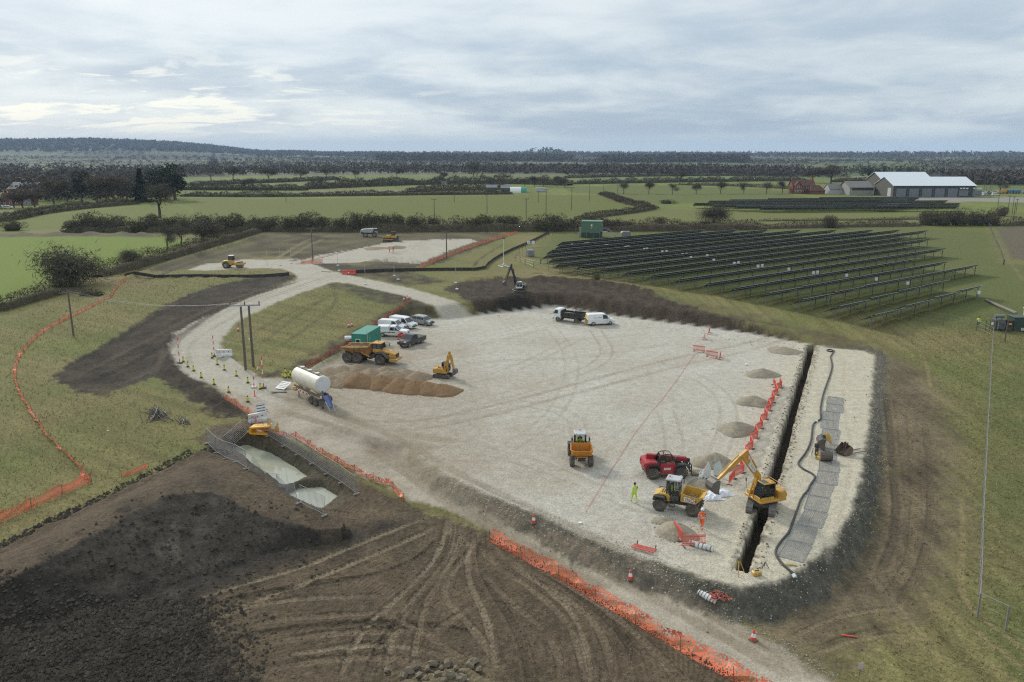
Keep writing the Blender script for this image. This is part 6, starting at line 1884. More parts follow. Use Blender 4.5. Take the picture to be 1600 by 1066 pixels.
# ---- cars and vans
def car(x, y, rz, label, kind, paintm, group=None, cat=None, name=None):
	D = dict(mpv=(3.9, 1.62, 1.55, .29), van=(4.7, 1.80, 1.88, .31), smallvan=(4.3, 1.75, 1.8, .30), pickup=(4.9, 1.75, 1.68, .36), far=(4.2, 1.7, 1.5, .3))[kind]
	L, Wd, Hh, wr = D
	t = empty(name or {'mpv': 'parked_car', 'far': 'parked_car', 'pickup': 'pickup_truck'}.get(kind, 'panel_van'), (x, y, H(x, y)), rz, label, cat or {'mpv': 'car', 'far': 'car', 'pickup': 'pickup'}.get(kind, 'van'), group)
	h = L / 2
	if kind in ('van', 'smallvan'):
		low = [(-h, .32), (-h, .95), (-h + .03, 1.05), (h * .62, 1.05), (h * .93, .90), (h, .70), (h, .32)]
		gh = [(-h + .02, 1.04), (-h + .10, Hh - .08), (-h + .25, Hh), (h * .18, Hh), (h * .36, Hh - .10), (h * .66, 1.04)]
	elif kind == 'pickup':
		low = [(-h, .42), (-h, 1.0), (h * .50, 1.04), (h * .94, .98), (h, .78), (h, .42)]
		gh = [(-h * .20, 1.0), (-h * .14, Hh - .05), (-h * .05, Hh), (h * .22, Hh), (h * .52, 1.03)]
	else:
		low = [(-h, .32), (-h, .82), (-h + .06, .96), (h * .50, .97), (h * .90, .86), (h, .66), (h, .32)]
		gh = [(-h + .05, .95), (-h + .24, Hh - .08), (-h + .50, Hh), (h * .10, Hh), (h * .28, Hh - .10), (h * .66, .93)]
	body = MB().prism(low, -Wd / 2, Wd / 2, .09).build('body', paintm, t, smooth=False)
	k = Wd / 2
	tw = .82
	m = MB()
	n = len(gh)
	zb, zt = gh[0][1], Hh
	yy = lambda z: k * (.97 - (.97 - tw) * max(0.0, (z - zb) / (zt - zb)) ** 1.3)
	V = [(p[0], -yy(p[1]), p[1]) for p in gh] + [(p[0], yy(p[1]), p[1]) for p in gh]
	m.add(V, [tuple(range(n))[::1], tuple(range(n, 2 * n))[::-1]] + [(i, n + i, n + (i + 1) % n, (i + 1) % n) for i in range(n)])
	roof = m.build('cabin', paintm, t)
	# fix winding so that the faces look outwards
	import bmesh
	bm = bmesh.new(); bm.from_mesh(roof.data); bmesh.ops.recalc_face_normals(bm, faces=bm.faces); bm.to_mesh(roof.data); bm.free()
	def sidepts(lst, s):
		q = [(a, s * (yy(z) + .004), z) for a, z in lst]
		return q if s < 0 else q[::-1]
	zl, zh = zb + .05, Hh - .14
	if kind in ('van', 'smallvan'):
		sw = [[(h * .10, zl), (h * .58, zl), (h * .34, zh), (h * .10, zh)]]
	elif kind == 'pickup':
		sw = [[(h * .19, zl), (h * .45, zl), (h * .24, zh), (h * .19, zh)], [(-h * .14, zl), (h * .15, zl), (h * .15, zh), (-h * .10, zh)]]
	else:
		sw = [[(h * .14, zl), (h * .56, zl), (h * .24, zh), (h * .14, zh)], [(-h * .36, zl), (h * .10, zl), (h * .10, zh), (-h * .36, zh)], [(-h + .22, zl + .05), (-h * .40, zl), (-h * .40, zh), (-h + .42, zh)]]
	for w_ in sw:
		for s in (-1, 1):
			panel(t, 'side_window', sidepts(w_, s), .008, GLS, .006)
	a, b = gh[-1], gh[-2]
	f = lambda u: (a[0] + (b[0] - a[0]) * u, a[1] + (b[1] - a[1]) * u)
	p0, p1 = f(.10), f(.92)
	panel(t, 'windscreen', [(p0[0], -yy(p0[1]) * .93, p0[1]), (p0[0], yy(p0[1]) * .93, p0[1]), (p1[0], yy(p1[1]) * .90, p1[1]), (p1[0], -yy(p1[1]) * .90, p1[1])], .008, GLS, .008)
	if kind not in ('van', 'smallvan'):
		a2, b2 = gh[0], gh[1]
		g = lambda u: (a2[0] + (b2[0] - a2[0]) * u, a2[1] + (b2[1] - a2[1]) * u)
		p0, p1 = g(.25), g(.9)
		panel(t, 'rear_window', [(p0[0], yy(p0[1]) * .88, p0[1]), (p0[0], -yy(p0[1]) * .88, p0[1]), (p1[0], -yy(p1[1]) * .88, p1[1]), (p1[0], yy(p1[1]) * .88, p1[1])], .008, GLS, .008)
	if kind == 'far':
		for xx in (-h * .62, h * .62):
			for s in (-1, 1):
				wheel(t, xx, s * (Wd / 2 - .1), wr, .2, RIMG, False, .6)
		return t
	MB().box((h + .01, 0, .52), (.06, Wd * .8, .22), .03).build('bumper', BLK, t)
	MB().box((h - .01, 0, .74), (.06, Wd * .42, .12), .02).build('grille', BLK, t)
	for s in (-1, 1):
		MB().box((h - .07, s * Wd * .37, .80 if kind != 'pickup' else .9), (.20, .30, .14), .04).build('headlight', LAMP, t)
		MB().box((-h - .005, s * Wd * .44, .9), (.05, .12, .30), .02).build('tail_light', REDL, t)
		MB().box((h * .46, s * (k + .10), 1.10), (.10, .18, .14), .03).build('mirror', BLK if kind != 'mpv' else paintm, t)
		for xx in (-h * .60, h * .64):
			arch = [(xx + (wr + .09) * cos(q), .30 + (wr + .09) * sin(q) * .98) for q in np.linspace(0, pi, 9)]
			arch += [(xx + (wr + .02) * cos(q), .30 + (wr + .02) * sin(q) * .98) for q in np.linspace(pi, 0, 9)]
			MB().prism(arch, s * (k - .06) - .07, s * (k - .06) + .07).build('wheel_arch', BLK, t)
			wheel(t, xx, s * (k - .08), wr, .21, RIMW if kind in ('mpv', 'pickup') else RIMG, False, .62)
	if kind == 'pickup':
		m = MB()
		for s in (-1, 1):
			m.box((-h * .60, s * (k - .05), 1.0), (h * .78, .09, .09), .02)
		m.box((-h + .04, 0, 1.0), (.08, Wd - .1, .09), .02)
		m.build('load_bed_rail', BLK if paintm is not WHITE else paintm, t)
		if paintm is not WHITE:
			MB().box((-h * .60, 0, 1.015), (h * .74, Wd - .24, .03), .0).build('load_bed_cover', BLK, t)
		else:
			c = MB().prism([(-h + .02, 1.0), (-h + .14, Hh - .02), (-h + .26, Hh + .02), (-h * .20, Hh + .02), (-h * .17, 1.0)], -k * .94, k * .94, .12).build('canopy', paintm, t)
			m = MB()
			for q, w_ in ((-1.25, .10), (-1.02, .22), (-.76, .16), (-.52, .22), (-.26, .30), (.02, .14), (.22, .26), (.50, .2)):
				m.box((q, -k - .004, .76), (w_, .01, .11 + .05 * (w_ > .2)), 0)
			m.build('flank_marking', GRY, t)
	return t
def tipper(x, y, rz):
	t = empty('tipper_lorry', (x, y, H(x, y)), rz, 'white cabbed tipper lorry with a black body beside the chevron van', 'lorry')
	MB().box((-.2, 0, .68), (5.0, .8, .25), .04).build('chassis', BLK, t)
	c = MB().prism([(1.3, .55), (1.3, 2.05), (1.45, 2.2), (2.35, 2.15), (2.6, 1.45), (2.65, .55)], -.98, .98, .10).build('cab', WHITE, t)
	panel(t, 'windscreen', [(2.602, -.82, 1.47), (2.602, .82, 1.47), (2.39, .78, 2.06), (2.39, -.78, 2.06)], .01, GLS, .01)
	for s in (-1, 1):
		q = [(1.75, s * .985, 1.40), (2.50, s * .985, 1.40), (2.32, s * .985, 2.0), (1.75, s * .985, 2.0)]
		panel(t, 'side_window', q if s < 0 else q[::-1], .01, GLS, .006)
		MB().box((2.55, s * 1.15, 1.55), (.1, .16, .40), .03).build('mirror', BLK, t)
		MB().box((2.64, s * .72, .82), (.06, .28, .16), .03).build('headlight', LAMP, t)
	MB().box((2.66, 0, .55), (.14, 1.95, .28), .05).build('bumper', BLK, t)
	m = MB()
	Lx0, Lx1, w = -2.6, 1.1, 1.0
	m.box(((Lx0 + Lx1) / 2, 0, .98), (Lx1 - Lx0, 2 * w, .10), .0)
	body = m.build('tipping_floor', GRY, t)
	for s in (-1, 1):
		MB().box(((Lx0 + Lx1) / 2, s * w, 1.36), (Lx1 - Lx0, .06, .68), .015).build('side_board', BLK, t)
		for k in range(4):
			MB().box((Lx0 + .3 + k * 1.05, s * (w + .05), 1.36), (.08, .05, .68)).build('side_post', BLK, t)
	MB().box((Lx1 - .03, 0, 1.5), (.06, 2 * w, 1.0), .015).build('headboard', BLK, t)
	MB().box((Lx0 + .03, 0, 1.36), (.06, 2 * w, .68), .015).build('tail_board', BLK, t)
	MB().loft([[(Lx0 + .2, -.9, 1.04), (Lx0 + .2, .9, 1.04), (Lx0 + .2, 0, 1.2)], [(-.8, -.93, 1.1), (-.8, .93, 1.1), (-.8, .1, 1.55)], [(Lx1 - .2, -.93, 1.1), (Lx1 - .2, .93, 1.1), (Lx1 - .2, 0, 1.6)]]).build('stone_load', paint('grey_stone', (.34, .32, .28), .9), t)
	MB().tube([(-1.7, -.6, 1.4), (-1.9, -.5, 2.0), (-1.3, .2, 2.15), (-.9, .3, 1.7)], .09, 5).build('grab_arm', BLK, t)
	for xx in (1.75, -1.55):
		for s in (-1, 1):
			wheel(t, xx, s * .85, .46, .32, RIMG, False, .6)
	return t
def tanker(x, y, rz):
	t = empty('silo_tanker_trailer', (x, y, H(x, y)), rz, 'cream bulk powder tank trailer beside the heaps of sand', 'tank trailer')
	# +X towards the tractor end; a drum that narrows underneath into the outlet cone
	n = 20
	def ring(xx, r, zc, sq=1.0):
		return [(xx, r * cos(2 * pi * i / n) * sq, zc + r * sin(2 * pi * i / n)) for i in range(n)]
	m = MB().loft([ring(-3.05, .90, 2.42), ring(-2.98, 1.0, 2.4), ring(-2.2, 1.02, 2.38), ring(2.6, 1.02, 2.38), ring(3.0, .9, 2.38), ring(3.25, .6, 2.38), ring(3.32, .2, 2.38)])
	tk = m.build('tank', CREAMP, t, smooth=True)
	MB().cyl((-3.12, 0, 2.42), (-3.0, 0, 2.42), .86, n=24).build('tank_end', paint('pale_grey_white', (.60, .63, .65), .4, 0, .1), tk)
	for xx in (-2.2, .6, 2.2):
		MB().loft([[(xx - .75, -.85, 1.9), (xx + .75, -.85, 1.9), (xx + .75, .85, 1.9), (xx - .75, .85, 1.9)], [(xx - .14, -.14, .9), (xx + .14, -.14, .9), (xx + .14, .14, .9), (xx - .14, .14, .9)]]).build('outlet_cone', CREAMP, tk)
	MB().box((.1, 0, 3.41), (5.6, .42, .03)).build('walkway', STEEL, tk)
	for s in (-1, 1):
		MB().tube([(-2.7, s * .24, 3.46), (2.9, s * .24, 3.46)], .025, 4).build('walkway_rail', BLK, tk)
	for xx in (-1.8, 0, 1.8):
		MB().cyl((xx, 0, 3.38), (xx, 0, 3.56), .27, n=12).build('hatch', CREAMP, tk)
	MB().box((0, .55, 1.1), (6.2, .14, .26), .02).box((0, -.55, 1.1), (6.2, .14, .26), .02).build('chassis', paint('rusty_chassis', (.20, .13, .08), .7, 0, .5), t)
	for s in (-1, 1):
		for k in range(9):
			MB().box((-1.0 + k * .4, s * .85, .92), (.2, .04, .18), 0).build('side_marker', REDL if k % 2 else WHITE, t)
		MB().cyl((1.9, s * .62, .03), (1.9, s * .62, 1.0), .06, n=6).box((1.9, s * .62, .04), (.28, .28, .06), .01).build('landing_leg', GRY, t)
		for xx in (-2.75, -1.75):
			wheel(t, xx, s * .86, .46, .40, RIMG, False, .55)
		MB().box((2.5, s * .8, .85), (.5, .3, .5), .04).build('tool_box', YEL2 if s > 0 else REDL, t)
	MB().box((-3.25, 0, .75), (.15, 1.9, .22), .03).build('rear_bumper', GRY, t)
	m = MB().tube([(-3.2, .15, 1.25), (-3.4, .1, 1.0), (-3.35, -.3, .75)], .08, 6).cyl((-3.1, .15, 1.7), (-3.2, .15, 1.2), .10, n=8)
	m.build('discharge_pipe', STEEL, t)
	return t
# ------------------------------------------------------------------ people
SKIN = paint('skin', (0.42, 0.24, 0.17), .6, 0, .0)
HIVY = paint('hi_vis_yellow', (0.50, 0.72, 0.03), .7, 0, .12)
HIVO = paint('hi_vis_orange', (0.80, 0.13, 0.02), .7, 0, .12)
SILV = paint('reflective_tape', (0.55, 0.56, 0.55), .4, 0, .1)
NAVY = paint('dark_trousers', (0.025, 0.026, 0.032), .9, 0, .2)
BOOT = paint('work_boots', (0.03, 0.024, 0.018), .8, 0, .3)
HAIR = paint('dark_hair', (0.02, 0.015, 0.012), .9)
def person(x, y, z, rz, label, top, legs, pose='stand', hat=WHITE, scale=1.0, group=None):
	"""one continuous body grown over a posed skeleton; hair or helmet is its child"""
	sway = dict(stand=(.02, -.02, .0), walk=(.30, -.26, .12), sit=(0, 0, 0))[pose]
	J, E, R = [], [], []
	def j(p, r):
		J.append(p); R.append(r); return len(J) - 1
	def e(a, b):
		E.append((a, b))
	zp = .95 if pose != 'sit' else .45
	pel = j((0, 0, zp), .145)
	wst = j((0.01, 0, zp + .17), .135); ch = j((.0, 0, zp + .38), .165); nk = j((0, 0, zp + .54), .06); hb = j((.02, 0, zp + .62), .075); hd = j((.03, 0, zp + .72), .095); ht = j((.02, 0, zp + .80), .075)
	for a, b in ((pel, wst), (wst, ch), (ch, nk), (nk, hb), (hb, hd), (hd, ht)): e(a, b)
	nose = j((.13, 0, zp + .69), .018); e(hd, nose)
	hands = []
	for s, sw in ((1, sway[0]), (-1, sway[1])):
		hip = j((0, s * .10, zp - .06), .105); e(pel, hip)
		if pose == 'sit':
			kn, an, to = j((.42, s * .14, zp + .02), .075), j((.44, s * .14, .10), .05), j((.58, s * .15, .05), .045)
		else:
			kn, an, to = j((sw * .55 + .03, s * .11, .50), .068), j((sw * .9 - (.10 if sw < -.1 else 0), s * .11, .10 + (.07 if sw < -.1 else 0)), .05), j((sw * .9 + .13, s * .12, .045 + (.02 if sw < -.1 else 0)), .045)
		e(hip, kn); e(kn, an); e(an, to)
		sh = j((0, s * .20, zp + .45), .075); e(ch, sh)
		if pose == 'sit':
			el, wr, hn = j((.12, s * .27, zp + .22), .05), j((.36, s * .20, zp + .22), .036), j((.44, s * .18, zp + .22), .040)
		else:
			el, wr, hn = j((-sw * .35, s * .27, zp + .19), .05), j((-sw * .5 + .10, s * .27, zp - .04), .036), j((-sw * .5 + .13, s * .265, zp - .12), .040)
		e(sh, el); e(el, wr); e(wr, hn)
		hands.append((np.array(J[hn]), np.array(J[hn]) - np.array(J[wr]), s))
	me = bpy.data.meshes.new('person')
	me.from_pydata(J, E, [])
	o = bpy.data.objects.new('skeleton', me); COL.objects.link(o)
	sk = o.modifiers.new('skin', 'SKIN'); sk.use_smooth_shade = True
	for i, r in enumerate(R):
		me.skin_vertices[0].data[i].radius = (r, r * (1.0 if i not in (1, 2, 0) else .92))
	me.skin_vertices[0].data[pel].use_root = True
	o.modifiers.new('sub', 'SUBSURF').levels = 1
	dg = bpy.context.evaluated_depsgraph_get()
	bm_ = bpy.data.meshes.new_from_object(o.evaluated_get(dg))
	bpy.data.objects.remove(o)
	bm_.name = 'person'
	# fingers and thumb
	vs = [tuple(v.co) for v in bm_.vertices]; fs = [tuple(p.vertices) for p in bm_.polygons]
	hmb = MB()
	for c, d, s in hands:
		d = d / np.linalg.norm(d)
		side = np.cross(d, (0, s, 0)); side /= np.linalg.norm(side) + 1e-9
		for k, l in enumerate((.070, .080, .074, .058)):
			b = c + d * .03 + side * (.018 * (k - 1.5))
			hmb.tube([b, b + d * l * .6, b + d * l * .9 + np.array((.02, -s * .02, 0))], [.010, .009, .007], 5)
		b = c + side * .035
		hmb.tube([b, b + side * .03 + d * .03, b + side * .035 + d * .06], [.011, .010, .008], 5)
	nb = len(fs)
	k = len(vs)
	vs += hmb.v; fs += [tuple(i + k for i in f) for f in hmb.f]
	me2 = bpy.data.meshes.new('person')
	me2.from_pydata(vs, [], fs)
	for m_ in (top, legs, SKIN, BOOT, SILV):
		me2.materials.append(m_)
	for p in me2.polygons:
		p.use_smooth = True
		c = p.center
		hand = p.index >= nb or any(np.linalg.norm(np.array(c) - q[0]) < .075 for q in hands)
		if hand or c.z > zp + .565: i = 2
		elif pose == 'sit':
			i = 3 if c.z < .14 else (1 if (c.x > .12 and abs(c.z - zp) < .13) or c.z < zp - .02 else 0)
		else:
			i = 3 if c.z < .13 else (1 if c.z < zp - .03 and abs(c.y) < .235 else 0)
			if i == 0 and (abs(c.z - (zp + .10)) < .035 or abs(c.z - (zp + .30)) < .03): i = 4
			if i == 1 and abs(c.z - .34) < .04: i = 4
		p.material_index = i
	bpy.data.meshes.remove(bm_)
	r = link('person', me2, None, (x, y, z), rz)
	r.scale = (scale,) * 3
	tag(r, label, 'person', group)
	if hat:
		m = MB()
		n = 14
		rings = [[(.02 + rr * 1.12 * cos(2 * pi * i / n), rr * cos(0) * sin(2 * pi * i / n), zp + h) for i in range(n)] for rr, h in ((.155, .745), (.125, .75), (.122, .80), (.10, .85), (.055, .88), (.01, .885))]
		m.loft(rings)
		m.build('hard_hat', hat, r, smooth=True)
	else:
		m = MB()
		n = 12
		rings = [[(.005 + rr * 1.05 * cos(2 * pi * i / n), rr * sin(2 * pi * i / n), zp + h) for i in range(n)] for rr, h in ((.105, .71), (.112, .76), (.10, .81), (.06, .845), (.01, .85))]
		m.loft(rings).build('hair', HAIR, r, smooth=True)
	return r
# ------------------------------------------------------------------ things standing on the site: machines
def hd(a, b, za=0, zb=None):
	A, B = P(*a, za), P(*b, za if zb is None else zb)
	return atan2(B[1] - A[1], B[0] - A[0])
x, y = P(600, 570); articulated_hauler(x - .2, y + .9, hd((549, 567), (600, 571)))
# green cabin
def green_cabin():
	GRN = paint('cabin_green', (0.035, 0.235, 0.165), .45, 0, .12, (.10, .16, .13))
	x0, y0 = P(549.5, 548); x1, y1 = P(572.8, 548)
	t = empty('site_cabin', ((x0 + x1) / 2, (y0 + y1) / 2, H((x0 + x1) / 2, y0)), radians(-12), 'green steel site cabin with one small white window', 'cabin')
	w, L, h = x1 - x0, 5.9, 2.25
	m = MB().box((0, L / 2, h / 2 + .12), (w, L, h), .03)
	wall = m.build('wall', GRN, t)
	rib = MB().box((0, 0, h / 2 + .12), (.03, .16, h - .25)).me('cladding_rib', GRN)
	for k in range(14):
		for s in (-1, 1):
			link('cladding_rib', rib, wall, (s * (w / 2 + .015), .25 + k * (L - .5) / 13, 0))
	MB().box((0, L / 2, h + .16), (w + .08, L + .08, .10), .03).build('roof', GRN, t)
	MB().box((-.1, -.02, 1.35), (.72, .06, .72), .01).build('window_frame', WHITE, t)
	MB().box((-.1, -.056, 1.35), (.54, .02, .54)).build('window', GLS, t)
	for s in (-1, 1):
		MB().box((s * (w / 2 - .04), -.01, h / 2 + .12), (.1, .05, h), .01).build('corner_post', GRN, t)
	m = MB()
	for yy in (.4, L - .4):
		m.box((0, yy, .06), (w * .9, .2, .14))
	m.build('skid', BLK, t)
	MB().box((w / 2 + .04, 1.3, 1.1), (.05, .85, 1.9), .01).build('door', GRN, t)
	MB().cyl((w / 2 + .12, .3, .2), (w / 2 + .12, .3, 3.0), .05, n=8).build('flue_pipe', LTGRY, t)
green_cabin()
x, y = P(543, 540); m = MB(); n = 12
m.loft([[(-.9, .32 * cos(2 * pi * i / n), .36 + .32 * sin(2 * pi * i / n)) for i in range(n)], [(-.7, .38 * cos(2 * pi * i / n), .36 + .38 * sin(2 * pi * i / n)) for i in range(n)], [(.7, .38 * cos(2 * pi * i / n), .36 + .38 * sin(2 * pi * i / n)) for i in range(n)], [(.9, .3 * cos(2 * pi * i / n), .36 + .3 * sin(2 * pi * i / n)) for i in range(n)]]).box((0, 0, .06), (1.5, .6, .12), .02)
o = m.build('water_tank', WHITE, None, (x + .4, y + .8, H(x, y) + 0), smooth=True); tag(o, 'white plastic water tank lying at the left end of the green cabin', 'water tank')
# parked cars
WH = WHITE
SILVER = paint('silver_car_paint', (0.36, 0.37, 0.37), .3, .4, .08)
DKGREY = paint('dark_grey_car_paint', (0.075, 0.073, 0.068), .3, .3, .12)
x, y = P(613, 526.5); car(x, y + .6, radians(-4), 'white pickup with a hard canopy half hidden behind the green cabin', 'pickup', WHITE, 'vehicles parked beside the green cabin')
x, y = P(611, 519.5); car(x, y + 1.3, radians(-14), 'white van squeezed between the white pickup and taller van', 'smallvan', WHITE, 'vehicles parked beside the green cabin')
x, y = P(629, 514); car(x, y + .9, radians(-30), 'white panel van nearest the silver car', 'van', WHITE, 'vehicles parked beside the green cabin')
x, y = P(660, 508.5); car(x, y + .6, radians(-32), 'silver hatchback parked against the soil bank', 'mpv', SILVER, 'vehicles parked beside the green cabin')
x, y = P(643, 540); car(x, y + .6, radians(-122), 'dark grey pickup facing the camera in front of the white vehicles', 'pickup', DKGREY, 'vehicles parked beside the green cabin')
x, y = P(890, 503); tipper(x, y + .2, radians(134 + 20))
def chevron_van():
	x, y = P(938, 508.5)
	t = car(x, y + .7, radians(12), 'white van with yellow and red chevrons on its back doors', 'van', WHITE)
	h, k = 4.7 / 2, .9
	YLW = paint('chevron_yellow', (.75, .60, .03), .5, 0, .1)
	b = MB().box((-h - .012, 0, .72), (.015, 1.6, .62)).build('chevron_board', YLW, t)
	m = MB()
	for s in (-1, 1):
		for q in range(4):
			yc = s * (.08 + q * .24)
			m.sheet([(-h - .022, yc, .42), (-h - .022, yc + s * .11, .42), (-h - .022, min(max(yc + s * .11 - s * .25, -.79), .79), 1.02), (-h - .022, min(max(yc - s * .25, -.79), .79), 1.02)], .006, (-1, 0, 0))
	m.build('chevron_stripe', REDL, b)
	for s in (-1, 1):
		MB().sheet([(-h + .02, s * .72, 1.15), (-h + .02, s * .10, 1.15), (-h + .09, s * .25, 1.72), (-h + .09, s * .55, 1.72)], .012, (-1, 0, 0)).build('chevron_triangle', YLW, t)
	m = MB()
	for q, w_, z in ((-1.2, .35, 1.28), (-.86, .22, 1.28), (-.55, .28, 1.30), (-.2, .4, 1.34), (-.75, .7, 1.12)):
		m.box((q, -k + .055, z), (w_, .02, .07), 0)
	m.build('flank_marking', paint('blue_grey_print', (.16, .24, .30), .5, 0, .05), t)
	MB().box((1.05, -k - .28, 1.05), (.06, .65, 1.1), .02).build('open_door', WHITE, t)
chevron_van()
x, y = P(480, 628); tanker(x + .2, y + 1.2, radians(131))
# blue hopper and its hose frame behind the tanker
def blower():
	x, y = P(515, 640)
	t = empty('blue_discharge_chute', (x, y, H(x, y)), radians(-55), 'blue chute on a tubular frame at the tail of the tank trailer', 'chute')
	BL = paint('chute_blue', (.10, .15, .36), .5, 0, .3)
	MB().sheet([(-1.0, -.35, 1.35), (-1.0, .35, 1.35), (.35, .28, .35), (.35, -.28, .35)], .05, (.3, 0, .3)).sheet([(-1.0, -.35, 1.35), (.35, -.28, .35), (.35, -.28, .55), (-1.0, -.35, 1.65)], .04, (0, 1, 0)).sheet([(-1.0, .35, 1.35), (.35, .28, .35), (.35, .28, .55), (-1.0, .35, 1.65)], .04, (0, -1, 0)).build('chute', BL, t)
	MB().tube([(-.9, -.4, .05), (-.1, -.4, .9), (.4, -.3, .4), (.9, -.3, .06), (.9, .3, .06), (.4, .3, .4), (-.1, .4, .9), (-.9, .4, .05)], .04, 5).build('frame', LTGRY, t)
	for s in (-1, 1):
		MB().cyl((-.7, s * .45, .22), (-.7, s * .60, .22), .22, n=14).build('wheel', TYRE, t)
blower()
x, y = P(907, 722); site_dumper(x, y + .35, radians(-90), 'orange cab dumper facing the camera alone on the gravel', ORG, BLK, True, None)
x, y = P(1060, 800); LD = site_dumper(x + .1, y + .5, radians(-23), 'yellow lettered dumper being loaded beside the digger', YEL2, YEL2, False, ('LYNCH', 'PLANT HIRE'))
x, y = P(1040, 747); telehandler(x + .0, y + .7, radians(4))
# the loading digger stands astride the trench
ex, ey = P(1192, 797)
EX, EXU, EXB = excavator('crawler_excavator', 'yellow tracked digger astride the trench emptying its bucket into the dumper', ex, ey + .3, radians(200), radians(68), 1.0, (YEL, YEL, YEL, STEEL), ((.50, 2.85), (2.1, 4.75), (4.35, 3.0)), .35)
EX.location.z = 0.0
def boom_plate():
	a, b = np.array((.50, 2.85)), np.array((2.1, 4.75))
	c = a * .55 + b * .45
	ang = atan2(b[1] - a[1], b[0] - a[0])
	y = -.18
	for s in (1,):
		pl = MB().box((0, 0, 0), (.95, .012, .30)).build('name_plate', WHITE, EXB, (c[0], y + s * .18, c[1]))
		pl.rotation_euler = (0, -ang, 0)
		o = lettering('LYNCH', .25, BLK, pl, (0, s * .009, 0), (pi / 2, 0, pi))
boom_plate()
x, y = P(692, 591); excavator('mini_excavator', 'small yellow digger with its arm folded up beside the sand heaps', x, y + .5, radians(-18), radians(-18), .72, (YEL, BLK, YEL, STEEL), ((.72, 2.35), (1.05, 3.1), (1.5, 1.2)), .3)
x, y = PB(812, 457); x, y = P(812, 457, H(x, y)); excavator('dark_excavator', 'dull grey digger with raised arm on the dark spoil bank', x, y, radians(197), radians(10), .82, (GRY, WHITE, BLK, GRY), ((1.1, 3.3), (1.7, 5.0), (2.7, 2.2)), .3)
x, y, z = G(363, 419); roller(x, y + .6, 0)
x, y, z = G(612, 377.5); bulldozer(x, y + .8, pi)
x, y, z = G(578, 370.5); spreader(x, y + .8, radians(10))
# people
HATW = WHITE
x, y = P(991, 786); person(x, y, H(x, y), radians(112), 'person in yellow hi-vis jacket and trousers walking away over the gravel', HIVY, HIVY, 'walk', None, 1.0)
x, y = P(1096, 828); person(x, y, H(x, y), radians(60), 'person in orange hi-vis and white hard hat behind the lettered dumper', HIVO, HIVO, 'walk', WHITE, .98)
x, y, z = G(608.5, 395); person(x, y, H(x, y), radians(-20), 'person in orange on the far stone pad, left of the pair', HIVO, HIVO, 'stand', WHITE, 1.0, 'two workers on the far pad')
x, y, z = G(614.5, 395); person(x, y, H(x, y), radians(170), 'person in dark jacket and orange trousers, right of the far pair', NAVY, HIVO, 'stand', WHITE, 1.0, 'two workers on the far pad')
x, y, z = G(1527.5, 512); person(x, y, H(x, y), radians(30), 'person in yellow jacket standing by the green transformer', HIVY, NAVY, 'stand', None, 1.0)
def sit_in(root_x, root_y, root_z, rz, off, label, top, hat):
	c, s = cos(rz), sin(rz)
	return person(root_x + off[0] * c - off[1] * s, root_y + off[0] * s + off[1] * c, root_z + off[2], rz, label, top, NAVY, 'sit', hat, .95)
x, y = P(907, 722); sit_in(x, y + .35, H(x, y + .35), radians(-90), (-.60, 0, .98), 'driver in green hi-vis sitting inside the orange dumper cab', HIVY, None)
x, y = P(1060, 800); sit_in(x + .1, y + .5, H(x, y), radians(-23), (-.60, 0, .98), 'driver in yellow hi-vis inside the lettered dumper cab', HIVY, None)
sit_in(ex, ey + .3, 0.0, radians(200), (.02, .6, 1.12), 'operator in orange hi-vis sitting in the loading digger cab', HIVO, WHITE)
# ------------------------------------------------------------------ heaps
def heap_mesh(seed, mat, r=1.0, h=.5, n=26, k=10):
	rs = np.random.RandomState(seed)
	ph = rs.rand(4) * 6
	m = MB()
	rings = []
	for i in range(k + 1):
		t = i / k
		ring = []
		for a in range(n):
			an = 2 * pi * a / n
			wob = 1 + .10 * sin(2 * an + ph[0]) + .08 * sin(3 * an + ph[1]) + .05 * sin(5 * an + ph[2]) + .03 * rs.normal() * (t < .5)
			rr = r * (1 - t) * wob + .02
			z = h * (t ** .94) * (1 - .10 * t ** 4) - .06 * (t < .02) + h * .02 * rs.normal() * (0 < t < 1)
			ring.append((rr * cos(an), rr * sin(an), z - .02))
		rings.append(ring)
	m.loft(rings)
	return m.me('heap', mat, True)
def granular(name, c1, c2, sc=7.0, bump=.03):
	b = NB(name)
	pos = b.pos()
	v = b.n('ShaderNodeTexVoronoi'); b.put(v.inputs['Vector'], pos); v.inputs['Scale'].default_value = sc
	s_ = b.n('ShaderNodeSeparateColor'); b.put(s_.inputs[0], v.outputs['Color'])
	f = b.math('ADD', b.math('MULTIPLY', s_.outputs[0], .6), b.math('MULTIPLY', b.noise(pos, .8, 5, .6), .5), True)
	b.put(b.b.inputs['Base Color'], b.mix(f, c1, c2))
	b.b.inputs['Roughness'].default_value = .95
	b.b.inputs['Specular IOR Level'].default_value = .1
	bp = b.n('ShaderNodeBump'); bp.inputs['Strength'].default_value = .8
	b.put(bp.inputs['Height'], b.math('ADD', b.math('MULTIPLY', v.outputs['Distance'], -bump), b.math('MULTIPLY', b.noise(pos, 3.0, 5, .65), bump * 4)))
	b.put(b.b.inputs['Normal'], bp.outputs[0])
	return b.m
SANDB = granular('brown_sand', (.150, .092, .048), (.235, .150, .082), 9)
SANDP = granular('pale_ballast', (.185, .140, .092), (.300, .235, .160), 7)
GRAVH = granular('grey_gravel', (.190, .165, .120), (.335, .295, .220), 6, .05)
_hs = [heap_mesh(s, SANDB) for s in range(3)], [heap_mesh(s + 9, SANDP) for s in range(3)], [heap_mesh(s + 20, GRAVH) for s in range(3)]
